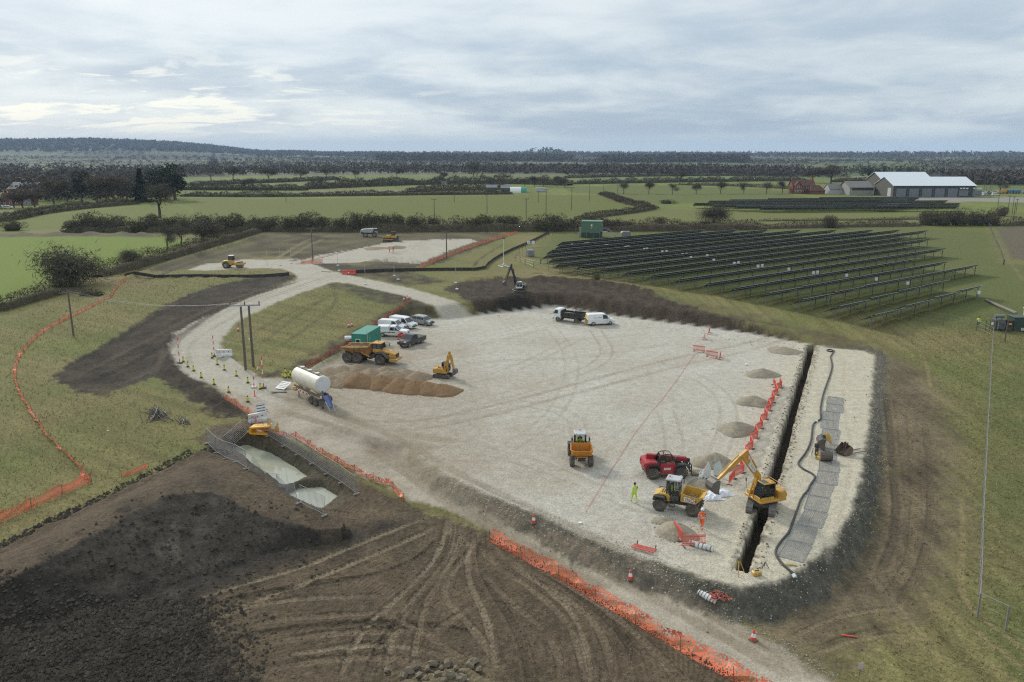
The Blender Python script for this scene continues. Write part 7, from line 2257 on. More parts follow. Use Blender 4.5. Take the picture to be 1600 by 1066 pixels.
def heap(px, py, r, h, k, label, group, name):
	x, y = P(px, py, h)
	o = link(name, random.choice(_hs[k]), None, (x, y, H(x, y) - .03), random.random() * 6)
	o.scale = (r, r, h / .5)
	tag(o, label, 'heap', group)
for i, (px, py, r, h) in enumerate([(563, 580, 3.0, 1.6), (597, 583.5, 2.9, 1.5), (626, 587.5, 2.9, 1.45), (650, 591.5, 2.8, 1.35), (668, 594.5, 2.6, 1.25), (688, 598, 2.7, 1.1)]):
	heap(px, py, r, h, 0, f'brown sand heap facing the camera, {ORD[i]} from the tank trailer', 'heaps of brown sand', 'sand_heap')
for i, (px, py, r, h) in enumerate([(495, 577, 2.2, 1.0), (516, 572, 2.2, 1.0), (518, 585, 2.3, 1.1), (541, 578, 2.4, 1.25), (536, 569, 2.1, 1.1), (557, 567, 2.2, 1.15), (580, 573, 2.2, 1.15), (601, 571, 2.2, 1.15), (617, 577, 2.2, 1.15), (634, 575, 2.2, 1.1), (652, 578, 2.2, 1.05), (530, 590, 1.9, .9), (606, 577, 2.1, 1.1)]):
	heap(px, py, r, h, 1, f'pale ballast heap behind the brown sand, {ORD[i]} from the left', 'heaps of pale ballast', 'ballast_heap')
for px, py, r, h, lb in [(1226, 541, 2.6, .75, 'flat spread gravel heap near the far end of the trench'), (1192, 574, 2.2, 1.0, 'gravel heap left of the top of the barrier line'), (1179, 616, 2.1, 1.05, 'gravel heap level with the middle of the barrier line'), (1152, 656, 2.2, 1.15, 'gravel heap behind the digger boom, left of the barriers'), (1118, 704, 2.1, 1.3, 'gravel heap between the red forklift and the digger arm'), (1058, 814, 1.7, .95, 'gravel heap in front of the lettered dumper'), (1094, 748, 1.3, .6, 'small clay heap by the forks of the red forklift'), (1036, 808, .9, .35, 'low brown clod heap left of the front gravel heap'), (618, 381.5, 3.8, .8, 'brown aggregate heap in front of the bulldozer'), (586, 382.5, 4.2, .5, 'flatter aggregate heap on the far pad left of the workers')]:
	x, y, z = G(px, py + 6) if py < 400 else (0, 0, 0)
	if py < 400:
		o = link('aggregate_heap', random.choice(_hs[1]), None, (x, y, z - .03), 1.0); o.scale = (r, r * .8, h / .5); tag(o, lb, 'heap')
	else:
		heap(px, py, r, h, 2, lb, 'gravel heaps on the platform', 'gravel_heap')
# ------------------------------------------------------------------ fences and barriers
def net_mat(name, col, cell=.10, hole=.62):
	b = NB(name)
	uv = b.n('ShaderNodeUVMap').outputs[0]
	vo = b.n('ShaderNodeTexVoronoi'); b.put(vo.inputs['Vector'], uv); vo.inputs['Scale'].default_value = 1 / cell
	sp = b.n('ShaderNodeSeparateColor'); b.put(sp.inputs[0], vo.outputs['Color'])
	op = b.math('LESS_THAN', b.math('ADD', sp.outputs[0], b.math('MULTIPLY', b.math('SUBTRACT', b.noise(b.pos(), .9, 3, .6), .5), .10)), hole)
	n = b.noise(b.pos(), 1.2, 4, .6)
	b.put(b.b.inputs['Base Color'], b.mix(b.rng(n, .35, .7), col, tuple(c * .72 + .03 for c in col)))
	b.b.inputs['Roughness'].default_value = .6
	tr = b.n('ShaderNodeBsdfTransparent')
	mxs = b.n('ShaderNodeMixShader')
	b.put(mxs.inputs[0], op); b.put(mxs.inputs[1], b.b.outputs[0]); b.put(mxs.inputs[2], tr.outputs[0])
	b.put(b.out.inputs[0], mxs.outputs[0])
	return b.m
NETO = net_mat('orange_net', (.78, .165, .065), .07, .40)
NETR = net_mat('dull_red_net', (.42, .085, .045), .07, .42)
POSTM = paint('steel_pin', (.12, .08, .06), .7, 0, .4)
def net_fence(line, h, label, mat=NETO, post=2.6, seed=0, slump=.3, lean=.10, z=None, name='mesh_fence'):
	"""plastic net strung between pins, sagging and leaning between them"""
	rs = np.random.RandomState(seed + 50)
	pts = smooth_line([G(*p)[:2] for p in line], 2)
	A = np.array(pts); seg = np.hypot(*(A[1:] - A[:-1]).T); cum = np.concatenate([[0], np.cumsum(seg)]); L = cum[-1]
	at = lambda s: (lambda k: A[k] + (A[k + 1] - A[k]) * ((s - cum[k]) / seg[k]))(int(np.clip(np.searchsorted(cum, s) - 1, 0, len(seg) - 1)))
	npost = max(2, int(L / post) + 1)
	sp = np.linspace(0, L, npost)
	c0 = at(0)
	t = empty(name, (c0[0], c0[1], H(*c0)), 0, label, 'fence')
	z0 = H(*c0)
	loc = lambda p, zz: (p[0] - c0[0], p[1] - c0[1], zz - z0)
	per = 5
	n = (npost - 1) * per + 1
	V, UV, F_ = [], [], []
	ph = rs.rand(npost)
	for i in range(n):
		s = L * i / (n - 1)
		p = at(s); q = at(min(L, s + .2)) - at(max(0, s - .2)); q = q / (np.linalg.norm(q) + 1e-9)
		nx, ny = -q[1], q[0]
		f = (i % per) / per
		sag = 4 * f * (1 - f)
		k = min(i // per, npost - 1)
		top = h * (1 - slump * sag * (.4 + ph[k])) * (1 - .25 * slump * rs.rand())
		ln = lean * (.5 + ph[k]) + .10 * rs.normal()
		zg = H(*p)
		for j, (u, w) in enumerate(((0, .0), (.35, .3), (.7, .8), (1, 1))):
			off = ln * w + .05 * rs.normal() * (0 < j < 3)
			V.append(loc((p[0] + nx * off, p[1] + ny * off), zg + .02 + top * u)); UV.append((s, top * u))
	for i in range(n - 1):
		for j in range(3):
			F_.append((i * 4 + j, (i + 1) * 4 + j, (i + 1) * 4 + j + 1, i * 4 + j + 1))
	me = mesh('mesh_net', V, F_, mat)
	uv = me.uv_layers.new(name='UVMap')
	for lp in me.loops:
		uv.data[lp.index].uv = UV[lp.vertex_index]
	link('mesh_net', me, t)
	pm = MB().cyl((0, 0, -.1), (0, 0, h + .08), .022, n=5).me('post', POSTM)
	for s in sp:
		p = at(s)
		o = link('post', pm, t, loc(p, H(*p)))
		o.rotation_euler = (rs.normal() * .05, rs.normal() * .05, 0)
	return t
net_fence([(-60, 842), (0, 817), (60, 790), (110, 768), (143, 753)], .92, 'orange mesh fence running in from the left edge to the grass corner', seed=1, lean=.35)
net_fence([(143, 753), (122, 728), (98, 703), (74, 682), (58, 655), (40, 627), (28, 605), (25, 588), (28, 565), (40, 545), (62, 523), (88, 507), (118, 493), (135, 485)], .62, 'orange mesh fence curving up the left grass field', seed=2, slump=.5, lean=.25)
net_fence([(135, 485), (160, 471), (178, 462), (181, 450), (197, 434)], .55, 'far faded end of the curving orange fence near the slanting hedge', seed=3, slump=.5)
net_fence([(764, 846), (800, 866), (850, 893), (900, 921), (950, 952), (1020, 993), (1090, 1036), (1160, 1072), (1240, 1115)], 1.0, 'orange mesh fence along the near side of the bottom road', seed=4, slump=.15, lean=.45, post=3.4)
net_fence([(350, 624), (372, 637), (390, 648), (398, 660), (404, 672), (412, 678)], .85, 'orange mesh fence from the road bend to the pond corner', seed=5)
net_fence([(432, 684), (446, 680), (458, 683), (490, 704), (515, 718), (540, 732), (565, 743), (592, 756), (610, 758), (621, 775), (631, 784)], .75, 'orange mesh fence between the pond and the haul road', seed=6, slump=.4)
net_fence([(468, 580), (500, 564), (540, 541), (580, 514), (612, 492), (642, 471)], .75, 'dull red mesh fence along the bank left of the green cabin', NETR, seed=7)
net_fence([(655, 420), (690, 405), (720, 393), (760, 379), (795, 368), (808, 365)], 1.0, 'orange mesh fence slanting away right of the far pad', seed=8)
net_fence([(471, 413), (480, 412), (492, 412), (504, 411)], 1.1, 'short orange mesh fence round the pole by the junction', seed=9)
net_fence([(190, 747), (210, 740), (232, 731)], .5, 'scrap of orange mesh fence half buried by the stockpile', seed=10)
# steel mesh fence panels round the water
GALV = paint('galvanised_tube', (.34, .35, .36), .45, .5, .2, (.22, .21, .19))
def site_panel_meshes(w, h):
	m = MB()
	r = .022
	m.tube([(0, 0, 0), (0, 0, h), (w, 0, h), (w, 0, 0)], r, 5)
	m.cyl((0, 0, .16), (w, 0, .16), r, n=5)
	fr = m.me('frame', GALV)
	g = MB()
	for i in range(1, 22):
		x = w * i / 22
		g.box((x, 0, h / 2 + .06), (.010, .010, h - .2))
	for i in range(1, 8):
		g.box((w / 2, .004, .16 + (h - .16) * i / 8), (w, .010, .010))
	return fr, g.me('wire_mesh', paint('mesh_wire', (.34, .35, .36), .5, .4, .2))
HW, HH = 2.95, 1.72
_sp = site_panel_meshes(HW, HH)
_ft = MB().box((0, 0, .06), (.22, .60, .13), .03).me('foot', paint('concrete_foot', (.24, .23, .21), .9))
def panel_run(line, labels, group):
	pts = [G(*p) for p in line]
	A = np.array([p[:2] for p in pts]); seg = np.hypot(*(A[1:] - A[:-1]).T); cum = np.concatenate([[0], np.cumsum(seg)]); L = cum[-1]
	n = max(1, int(round(L / HW)))
	at = lambda s: (lambda k: A[k] + (A[k + 1] - A[k]) * ((s - cum[k]) / seg[k]))(int(np.clip(np.searchsorted(cum, s) - 1, 0, len(seg) - 1)))
	for i in range(n):
		a, b = at(L * i / n), at(L * (i + 1) / n)
		za, zb = H(*a), H(*b)
		d = np.linalg.norm(b - a)
		t = empty('fence_panel', (a[0], a[1], za + .03), atan2(b[1] - a[1], b[0] - a[0]), labels.format(ORD[i]), 'fence panel', group)
		t.rotation_euler = (random.uniform(-.03, .03), -atan2(zb - za, d), atan2(b[1] - a[1], b[0] - a[0]))
		t.scale = (d / HW, 1, 1)
		link('frame', _sp[0], t); link('wire_mesh', _sp[1], t)
		link('foot', _ft, t, (0, 0, -.03)); link('foot', _ft, t, (HW, 0, -.03))
panel_run([(324, 694), (400, 747), (425, 760), (470, 791), (507, 807)], 'steel mesh fence panel on the camera side of the pond, {} from the left', 'steel fence panels round the pond')
panel_run([(324, 694), (393, 673)], 'steel mesh fence panel across the left end of the pond, {} from the camera', 'steel fence panels round the pond')
panel_run([(394, 673), (437, 696), (505, 737), (557, 773)], 'steel mesh fence panel between the pond and the road, {} from the left', 'steel fence panels round the pond')
# panels laid flat on the stone lane
def flat_panels():
	A = np.array(smooth_line([P(*p) for p in ((1306, 621), (1299, 650), (1294, 685), (1294, 735), (1287, 762), (1273, 795), (1259, 832), (1236, 876))], 2))
	seg = np.hypot(*(A[1:] - A[:-1]).T); cum = np.concatenate([[0], np.cumsum(seg)]); L = cum[-1]
	at = lambda s: (lambda k: A[k] + (A[k + 1] - A[k]) * ((s - cum[k]) / seg[k]))(int(np.clip(np.searchsorted(cum, s) - 1, 0, len(seg) - 1)))
	n = int(L / 2.98)
	for i in range(n):
		s = (i + .5) * L / n
		d = at(min(L, s + 1)) - at(max(0, s - 1)); d /= np.linalg.norm(d)
		c = at(s) + np.array((-d[1], d[0])) * .15 * sin(i * 1.9)
		if 1e4 < i:
			continue
		w_, l_ = 1.72, 2.9
		an = atan2(d[1], d[0]) + .04 * sin(i * 2.7)
		t = empty('flat_fence_panel', (c[0], c[1], H(c[0], c[1]) + .035), an, f'steel fence panel lying flat on the pale stone lane, {ORD[i]} from the far end', 'fence panel', 'steel fence panels laid flat beside the black hose')
		m = MB().tube([(-l_ / 2, -w_ / 2, 0), (l_ / 2, -w_ / 2, 0), (l_ / 2, w_ / 2, 0), (-l_ / 2, w_ / 2, 0), (-l_ / 2, -w_ / 2, 0)], .028, 4)
		link('frame', m.me('frame', GALV), t)
		g = MB()
		for q in range(1, 22): g.box((-l_ / 2 + l_ * q / 22, 0, 0), (.018, w_, .010))
		for q in range(1, 14): g.box((0, -w_ / 2 + w_ * q / 14, .012), (l_, .018, .010))
		link('wire_mesh', g.me('wire_mesh', _sp[1].materials[0]), t)
flat_panels()
# red plastic pedestrian barriers
BRED = paint('barrier_red', (.66, .085, .055), .5, 0, .19)
def barrier_meshes(w=1.72, h=.92):
	m = MB().tube([(0, 0, .18), (0, 0, h), (w, 0, h), (w, 0, .18), (0, 0, .18)], .032, 5)
	m.box((w / 2, 0, h - .10), (w, .035, .09))
	m.box((w / 2, 0, .30), (w, .03, .07))
	b = MB()
	for i in range(1, 17):
		b.box((w * i / 17, 0, .52), (.026, .022, .55))
	f = MB().box((0, 0, .05), (.07, .5, .06), .01)
	return m.me('frame', BRED), b.me('bar', BRED), f.me('foot', paint('barrier_foot', (.05, .05, .05), .8))
_bm = barrier_meshes()
def barrier(x, y, rz, label, tilt=0.0, group='red plastic barriers'):
	t = empty('pedestrian_barrier', (x, y, H(x, y)), rz, label, 'barrier', group)
	t.rotation_euler = (tilt, 0, rz)
	link('frame', _bm[0], t); link('bars', _bm[1], t)
	for xx in (.15, 1.57):
		link('foot', _bm[2], t, (xx, 0, 0))
	return t
def barrier_line():
	L_ = [(1221, 601), (1214, 613), (1207, 627), (1201, 641), (1195, 655), (1188, 668), (1181, 682), (1174, 697), (1167, 713), (1161, 729), (1156, 744), (1146, 755), (1131, 758)]
	pts = [np.array(P(*p)) for p in L_]
	A = np.array(pts); seg = np.hypot(*(A[1:] - A[:-1]).T); cum = np.concatenate([[0], np.cumsum(seg)]); L = cum[-1]
	at = lambda s: (lambda k: A[k] + (A[k + 1] - A[k]) * ((s - cum[k]) / seg[k]))(int(np.clip(np.searchsorted(cum, s) - 1, 0, len(seg) - 1)))
	step = 1.62
	n = int(L / step)
	prev = None
	for i in range(n + 1):
		p = at(min(L, i * step)); q = at(min(L, i * step + .3)) - at(max(0, i * step - .3)); q /= np.linalg.norm(q)
		off = (.24 if i % 2 else -.24)
		c = p + np.array((-q[1], q[0])) * off
		if prev is not None:
			dd = c - prev
			barrier(prev[0], prev[1], atan2(dd[1], dd[0]), f'red plastic barrier in the zigzag row left of the trench, {i} of {n} from the far end' if False else f'red barrier in the zigzag row left of the trench, {ORDN(i)} from the far end', 0, 'red barriers in a zigzag row along the trench')
		prev = c
barrier_line()
for px, py, a, tl, lb in [(1211, 607, 80, 0, 'pale seen-through red barrier apart at the far end of the zigzag row'), (1100, 532, 75, 0, 'red barrier seen edge on at the far wheel tracks, lower of two'), (1107, 523, 70, 0, 'red barrier seen edge on at the far wheel tracks, upper of two'), (1101, 551, 150, 0, 'faint red barrier left of the pair on the far gravel'), (1121, 560, 140, 0, 'red barrier in the pair on the far gravel, left one'), (1124, 563, 70, 0, 'red barrier in the pair on the far gravel, right one'), (1064, 848, 100, .12, 'red barrier standing by the front gravel heap'), (1066, 856, 5, -.1, 'red barrier at right angles beside the white fabric roll'), (622, 531, 80, 0, 'red barrier between white pickup and dark pickup, left one'), (627, 533, 70, 0, 'red barrier between white pickup and dark pickup, right one')]:
	x, y = P(px, py)
	barrier(x, y, radians(a), lb, tl)
x, y = P(993, 850); b = barrier(x, y, radians(-30), 'red barrier lying flat at the edge of the bank', 1.45); b.location.z += .08
# red water filled barriers by the junction
def block_barrier(x, y, rz, mat, label, w=1.5, z=None):
	t = empty('water_filled_barrier', (x, y, H(x, y) if z is None else z), rz, label, 'barrier')
	m = MB().prism([(-.28, 0), (-.26, .25), (-.13, .42), (-.11, .95), (.11, .95), (.13, .42), (.26, .25), (.28, 0)], -w / 2, w / 2, .05)
	m.build('body', mat, t)
	d = MB()
	for s in (-1, 0, 1):
		d.box((.135, s * w * .28, .62), (.03, .16, .10), .01); d.box((-.135, s * w * .28, .62), (.03, .16, .10), .01)
	d.build('slot', BLK, t)
	return t
x, y, z = G(541, 429); block_barrier(x, y, radians(88), BRED, 'red water filled barrier block beside the junction, left one', 1.7)
x, y, z = G(550, 429); block_barrier(x, y, radians(95), BRED, 'red water filled barrier block beside the junction, right one', 1.7)
WPL = paint('white_plastic', (.66, .66, .63), .5, 0, .2)
x, y = P(402, 654); block_barrier(x, y, radians(125), WPL, 'white plastic barrier with a notice leaning on it by the pond corner', 1.9)
x, y = P(351, 561); block_barrier(x, y, radians(98), WPL, 'white plastic barrier at the inside of the road bend', 2.2)
def notice(x, y, rz, w, h, z, tilt, label, name='notice_board', frame_only=False):
	t = empty(name, (x, y, H(x, y) + z), rz, label, 'sign')
	t.rotation_euler = (tilt, 0, rz)
	if frame_only:
		MB().tube([(-w / 2, 0, 0), (-w / 2, 0, h), (w / 2, 0, h), (w / 2, 0, 0)], .03, 5).build('frame', GALV, t)
		return
	MB().box((0, 0, h / 2), (w, .03, h), .005).build('board', WPL, t)
	m = MB()
	for k in range(4):
		m.box((random.uniform(-.08, .08), -.018, h * (.2 + .2 * k)), (w * .8, .008, h * .055))
	m.build('printed_line', BLK, t)
	for s in (-1, 1):
		MB().box((s * w * .35, .03, h * .45), (.05, .04, h), 0).build('batten', POSTM, t)
x, y = P(403, 652); notice(x + .3, y + .5, radians(35), 1.15, 1.5, .25, -.25, 'white notice board with dark lines leaning behind the white barrier')
x, y = P(352, 558); notice(x, y + .4, radians(8), 1.6, 1.5, .15, 0, 'empty tube sign frame behind the white barrier at the bend', 'sign_frame', True)
x, y = P(437, 609); notice(x, y, radians(-25), 1.4, 1.5, .12, -1.2, 'white notice board lying back on the verge by the tank trailer')
x, y = P(436, 613.5); o = MB().box((0, 0, .08), (1.8, .25, .12), .02).build('plank', paint('weathered_wood', (.33, .29, .22), .9), None, (x, y, H(x, y))); tag(o, 'pale plank lying on the road edge below the tilted notice', 'plank')
x, y, z = G(510, 425); o = MB().box((0, 0, .06), (2.4, .35, .12), .02).build('plank', _M['weathered_wood'], None, (x, y, z), radians(-20)); tag(o, 'white painted plank lying at the fork of the far road', 'plank')
# traffic cones and sleeved markers
def sleeve_meshes():
	b = MB().box((0, 0, .04), (.42, .42, .09), .03)
	n = 12
	ring = lambda r, z: [(r * cos(2 * pi * i / n), r * sin(2 * pi * i / n), z) for i in range(n)]
	s = MB().loft([ring(.15, .09), ring(.13, .45), ring(.10, .66)])
	t = MB().loft([ring(.095, .66), ring(.06, .78), ring(.05, .84)])
	b.loft([ring(.15, .08), ring(.15, .20)])
	return b.me('base', BLK), s.me('sleeve', paint('marker_yellow', (.62, .60, .03), .5, 0, .12), True), t.me('tip', BLK, True)
_sl = sleeve_meshes()
def sleeved(x, y, label, z=0, tilt=0, group='yellow sleeved cones along the haul road bend'):
	t = empty('sleeved_cone', (x, y, H(x, y) + z), random.random() * 3, label, 'cone', group)
	t.rotation_euler = (tilt, tilt * .5, random.random() * 3)
	for nme, me in zip(('base', 'sleeve', 'tip'), _sl):
		link(nme, me, t)
	t.scale = (.95,) * 3
for i, (px, py) in enumerate([(286.6, 565.6), (293.5, 573.5), (302.7, 580), (314.5, 590.6), (334.6, 601.4), (357.4, 613.6), (387.3, 628.4), (414, 641)]):
	x, y, z = G(px, py); sleeved(x, y, f'yellow sleeved cone on the outer edge of the road bend, {ORD[i]} from the far end')
for i, (px, py) in enumerate([(331.5, 559.7), (339.8, 570.2), (350.8, 578.8), (369.6, 588), (387.3, 598.5), (407, 608.3)]):
	x, y, z = G(px, py); sleeved(x, y, f'yellow sleeved cone on the inner edge of the road bend, {ORD[i]} from the far end')
for i, (px, py) in enumerate([(443, 590), (447, 587), (451, 590), (446, 594), (454, 586)]):
	x, y, z = G(px, py); sleeved(x, y, 'dark yellow topped cone in the cluster left of the tank trailer', .25 * (i % 2), .12 * (i - 2), 'cluster of yellow topped cones beside the tank trailer')
def cone_meshes():
	n = 14
	ring = lambda r, z: [(r * cos(2 * pi * i / n), r * sin(2 * pi * i / n), z) for i in range(n)]
	b = MB().box((0, 0, .03), (.42, .42, .07), .03)
	c = MB().loft([ring(.16, .06), ring(.125, .24)]).loft([ring(.085, .45), ring(.05, .64), ring(.03, .66)])
	w = MB().loft([ring(.126, .24), ring(.085, .45)])
	return b.me('base', BLK), c.me('cone_body', paint('cone_red', (.68, .06, .02), .5, 0, .15), True), w.me('white_band', WHITE, True)
_cn = cone_meshes()
def cone(x, y, label):
	t = empty('traffic_cone', (x, y, H(x, y)), random.random(), label, 'cone', 'red and white traffic cones')
	for nme, me in zip(('base', 'cone_body', 'white_band'), _cn):
		link(nme, me, t)
	t.scale = (1.15,) * 3
for px, py, lb in [(834, 820, 'red and white cone on the bottom road, farthest from the lower edge'), (985, 905, 'red and white cone below the bank near the flat barrier'), (1177, 1001, 'red and white cone at the lower right of the bottom road'), (544.5, 511, 'red and white cone on the bank above the green cabin, left one'), (549.5, 509.5, 'red and white cone on the bank above the green cabin, right one'), (545, 429.0, 'red and white cone in front of the red water filled blocks'), (631, 470, 'red and white cone at the top end of the dull red fence'), (637, 468, 'second red and white cone at the top of the dull red fence'), (1101, 741, 'red and white cone at the tips of the red forklift forks'), (372, 517, 'tiny pale cone on the inside grass of the road bend')]:
	x, y, z = G(px, py); cone(x, y, lb)
# striped goal posts for the overhead lines
def striped_post(px, py, h, label, bend=False):
	x, y, z = G(px, py)
	t = empty('striped_post', (x, y, z), 0, label, 'marker post', 'red and white striped height posts')
	n = 7
	pt = lambda k: ((.0 if not bend or k < .4 else (k - .4) * 1.6), 0, .1 + h * (k if not bend or k < .4 else .4 + (k - .4) * .9))
	for k in range(n):
		MB().cyl(pt(k / n), pt((k + 1) / n), .065, n=8).build('band', BRED if k % 2 == 0 else WHITE, t)
	MB().box((0, 0, .1), (.62, .5, .22), .05).build('base', BLK if not bend else WPL, t)
striped_post(281, 568, 3.6, 'striped height post left of the road bend')
striped_post(335, 557, 2.9, 'striped height post at the inside of the road bend')
striped_post(412, 607, 4.0, 'tall striped height post on a white block by the verge')
striped_post(397, 606, 3.2, 'bent striped height post left of the tall one', True)
for px, py, lb in [(398, 619, 'short red post on the road left of the tank trailer'), (405, 646, 'short red post behind the leaning notice')]:
	x, y, z = G(px, py); o = MB().cyl((0, 0, 0), (0, 0, .75), .06, n=8).cyl((0, 0, 0), (0, 0, .05), .2, n=10).build('red_post', BRED, None, (x, y, z)); tag(o, lb, 'post')
def marker(px, py, h, label):
	x, y, z = G(px, py)
	t = empty('marker_pole', (x, y, z), 0, label, 'marker post', 'thin marker poles on blocks beside the far roads')
	MB().cyl((0, 0, .1), (0, 0, h), .035, n=6).build('pole', LTGRY, t)
	MB().box((0, 0, .13), (.55, .55, .28), .05).build('block', WPL, t)
for i, (px, py, h, lb) in enumerate([(418, 420, 4.5, 'marker pole on the road left of the junction, nearer one'), (438, 415, 4.0, 'marker pole on the road left of the junction, middle one'), (455, 412, 3.5, 'marker pole on the road left of the junction, farther one'), (528, 416, 3.0, 'marker pole left of the pole with orange fence'), (571, 445, 4.0, 'marker pole on the road below the red blocks'), (616, 432, 3.2, 'marker pole on the verge right of the red blocks'), (622, 438, .7, 'short white block marker right of the red blocks'), (712, 443, 4.2, 'marker pole at the left of the dark spoil bank'), (714, 453, .7, 'short white block marker on the dark spoil bank'), (530, 424, .7, 'short white block marker at the road fork')]):
	marker(px, py, h, lb)
# ------------------------------------------------------------------ smaller things on the platform
def hose():
	L_ = [(1304, 549.5), (1297, 546.5), (1290.5, 548), (1296, 551), (1303, 549), (1301, 553), (1297, 558), (1300, 568), (1300, 578), (1292, 600), (1286, 617), (1282, 637), (1282, 648), (1283, 656), (1275, 660), (1270, 664), (1268.6, 677.5), (1267.6, 690.6), (1258, 711), (1248, 722), (1247, 728), (1256, 735), (1269, 741), (1275, 747), (1265, 760), (1263, 767), (1251.7, 779), (1245, 799.5), (1237.6, 820), (1233, 833), (1219, 849), (1212, 860), (1212, 869), (1220, 881), (1230, 890), (1240, 898)]
	pts = smooth_line([P(*p) for p in L_], 2)
	v = [(x, y, H(x, y) + .08) for x, y in pts]
	m = MB().tube(v, .09, 8)
	t = m.build('drainage_hose', paint('black_pipe', (.020, .020, .020), .5, 0, .2, (.10, .09, .075)), None, smooth=True)
	tag(t, 'long black corrugated hose snaking beside the flat fence panels', 'hose')
	for k in (int(len(v) * .40), len(v) - 2):
		a, b = np.array(v[k]), np.array(v[k + 1])
		MB().cyl(a, a + (b - a) / np.linalg.norm(b - a) * .25, .14, n=8).build('coupling', WHITE, t)
hose()
def loose_bucket(px, py, s, w, rz, ang, mat, label, tines=False):
	x, y = P(px, py)
	t = empty('excavator_bucket', (x, y, H(x, y)), rz, label, 'bucket', 'loose digger buckets on the pale stone')
	m = digging_bucket(w, s, ang)
	lo = min(p[2] for p in m.v)
	m.v = [(p[0], p[1], p[2] - lo) for p in m.v]
	m.build('bucket_shell', mat, t)
	hi = max(p[2] for p in m.v)
	for k in (-.14, .14):
		MB().sheet([(-.15, k, hi * .72), (.22, k, hi * .70), (.18, k, hi + .16), (-.05, k, hi + .18)], .04, (0, 1, 0)).build('lug', mat, t)
	if tines:
		for k in (-.35, .35):
			MB().box((1.3, k, .10), (1.8, .11, .07), .01).build('fork', STEEL, t)
BKRUST = paint('rusty_bucket', (.13, .075, .055), .75, .1, .5)
x = loose_bucket(1287, 701, 1.0, 1.5, radians(165), .35, paint('dark_bucket', (.05, .05, .05), .6, .1, .5), 'wide dark digging bucket with yellow back on the stone lane')
bx, by = P(1291, 695); o = MB().sheet([(-.1, 0, .45), (.6, 0, .0), (.6, .2, .55), (.35, .2, .95), (-.1, .2, .98)], .06, (0, 1, .3)).build('bucket_back_plate', YEL2, None, (bx, by + .35, H(bx, by)), radians(-10)); tag(o, 'yellow steel plate standing against the wide dark bucket', 'steel plate')
loose_bucket(1290, 720, .85, 1.05, radians(-100), .1, paint('brown_bucket', (.10, .082, .062), .7, .1, .5), 'round brown digging bucket lying below the wide dark one')
loose_bucket(1320, 709, 1.0, 1.25, radians(20), -.5, BKRUST, 'rusty brown bucket with two fork tines at the edge of the lane', True)
def breaker():
	x, y = P(1275, 716)
	t = empty('hydraulic_breaker', (x, y, H(x, y)), .4, 'upright black breaker attachment on a yellow plate by the hose', 'attachment')
	MB().box((0, 0, .75), (.30, .34, .9), .04).box((.05, .1, 1.45), (.42, .40, .5), .05).build('body', BLK, t)
	MB().cyl((0, 0, .02), (0, 0, .4), .06, .08, 8).build('chisel', STEEL, t)
	MB().box((.15, -.5, .22), (.75, .6, .40), .06).box((.0, -.15, .65), (.35, .2, .3), .04).build('yellow_plate', YEL2, t)
	MB().tube([(-.3, .25, 1.1), (-.42, .3, .4), (-.1, .5, .08)], .04, 5).build('hose', BLK, t)
breaker()
[o for o in COL.objects if o.name == 'hydraulic_breaker'][0].scale = (.8, .8, .85)
WSH = paint('white_sheeting', (.68, .70, .74), .6, 0, .08)
def crumpled(px, py, w, l, hh, seed, name, label, cat, mat=WSH, rz=0.0):
	rs = np.random.RandomState(seed)
	x, y = P(px, py)
	n, k = 12, 9
	V = []
	for i in range(n):
		for j in range(k):
			u, w_ = i / (n - 1) - .5, j / (k - 1) - .5
			e = max(0, 1 - (2 * abs(u)) ** 3) * max(0, 1 - (2 * abs(w_)) ** 3)
			V.append((u * l * (1 + .12 * rs.normal()), w_ * w * (1 + .12 * rs.normal()), .03 + hh * e * (.45 + .55 * rs.rand())))
	F_ = [(i * k + j, (i + 1) * k + j, (i + 1) * k + j + 1, i * k + j + 1) for i in range(n - 1) for j in range(k - 1)]
	o = link(name, mesh(name, V, F_, mat), None, (x, y, H(x, y)), rz)
	md = o.modifiers.new('thick', 'SOLIDIFY'); md.thickness = .02
	return tag(o, label, cat)
crumpled(1124, 772, 1.3, 2.0, .45, 1, 'plastic_sheet', 'crumpled white plastic sheet under the digger bucket', 'sheet', rz=.3)
crumpled(1112, 779, 1.0, 1.8, .3, 2, 'plastic_sheet', 'smaller white sheet in front of the dumper skip', 'sheet', rz=.2)
crumpled(1100, 744, .9, 1.1, .65, 3, 'white_sack', 'white sack slumped on the small clay heap', 'sack', WPL)
for px, py, a, lb in [(1105, 748, 35, 'upright pale plastic board left of the digger arm'), (1121, 745, -40, 'upright pale plastic board right behind the digger bucket')]:
	x, y = P(px, py)
	t = empty('plastic_board', (x, y, H(x, y)), radians(a), lb, 'board')
	MB().sheet([(-.35, 0, .0), (.35, 0, .0), (.42, 0, .85), (.1, 0, 1.55), (-.42, 0, 1.0)], .03, (0, 1, 0)).build('board', paint('pale_plastic', (.56, .64, .62), .4, 0, .08), t)
	MB().box((0, .25, .04), (.5, .6, .06), .01).cyl((0, .4, .05), (0, .03, .8), .025, n=5).build('stand', GRY, t)
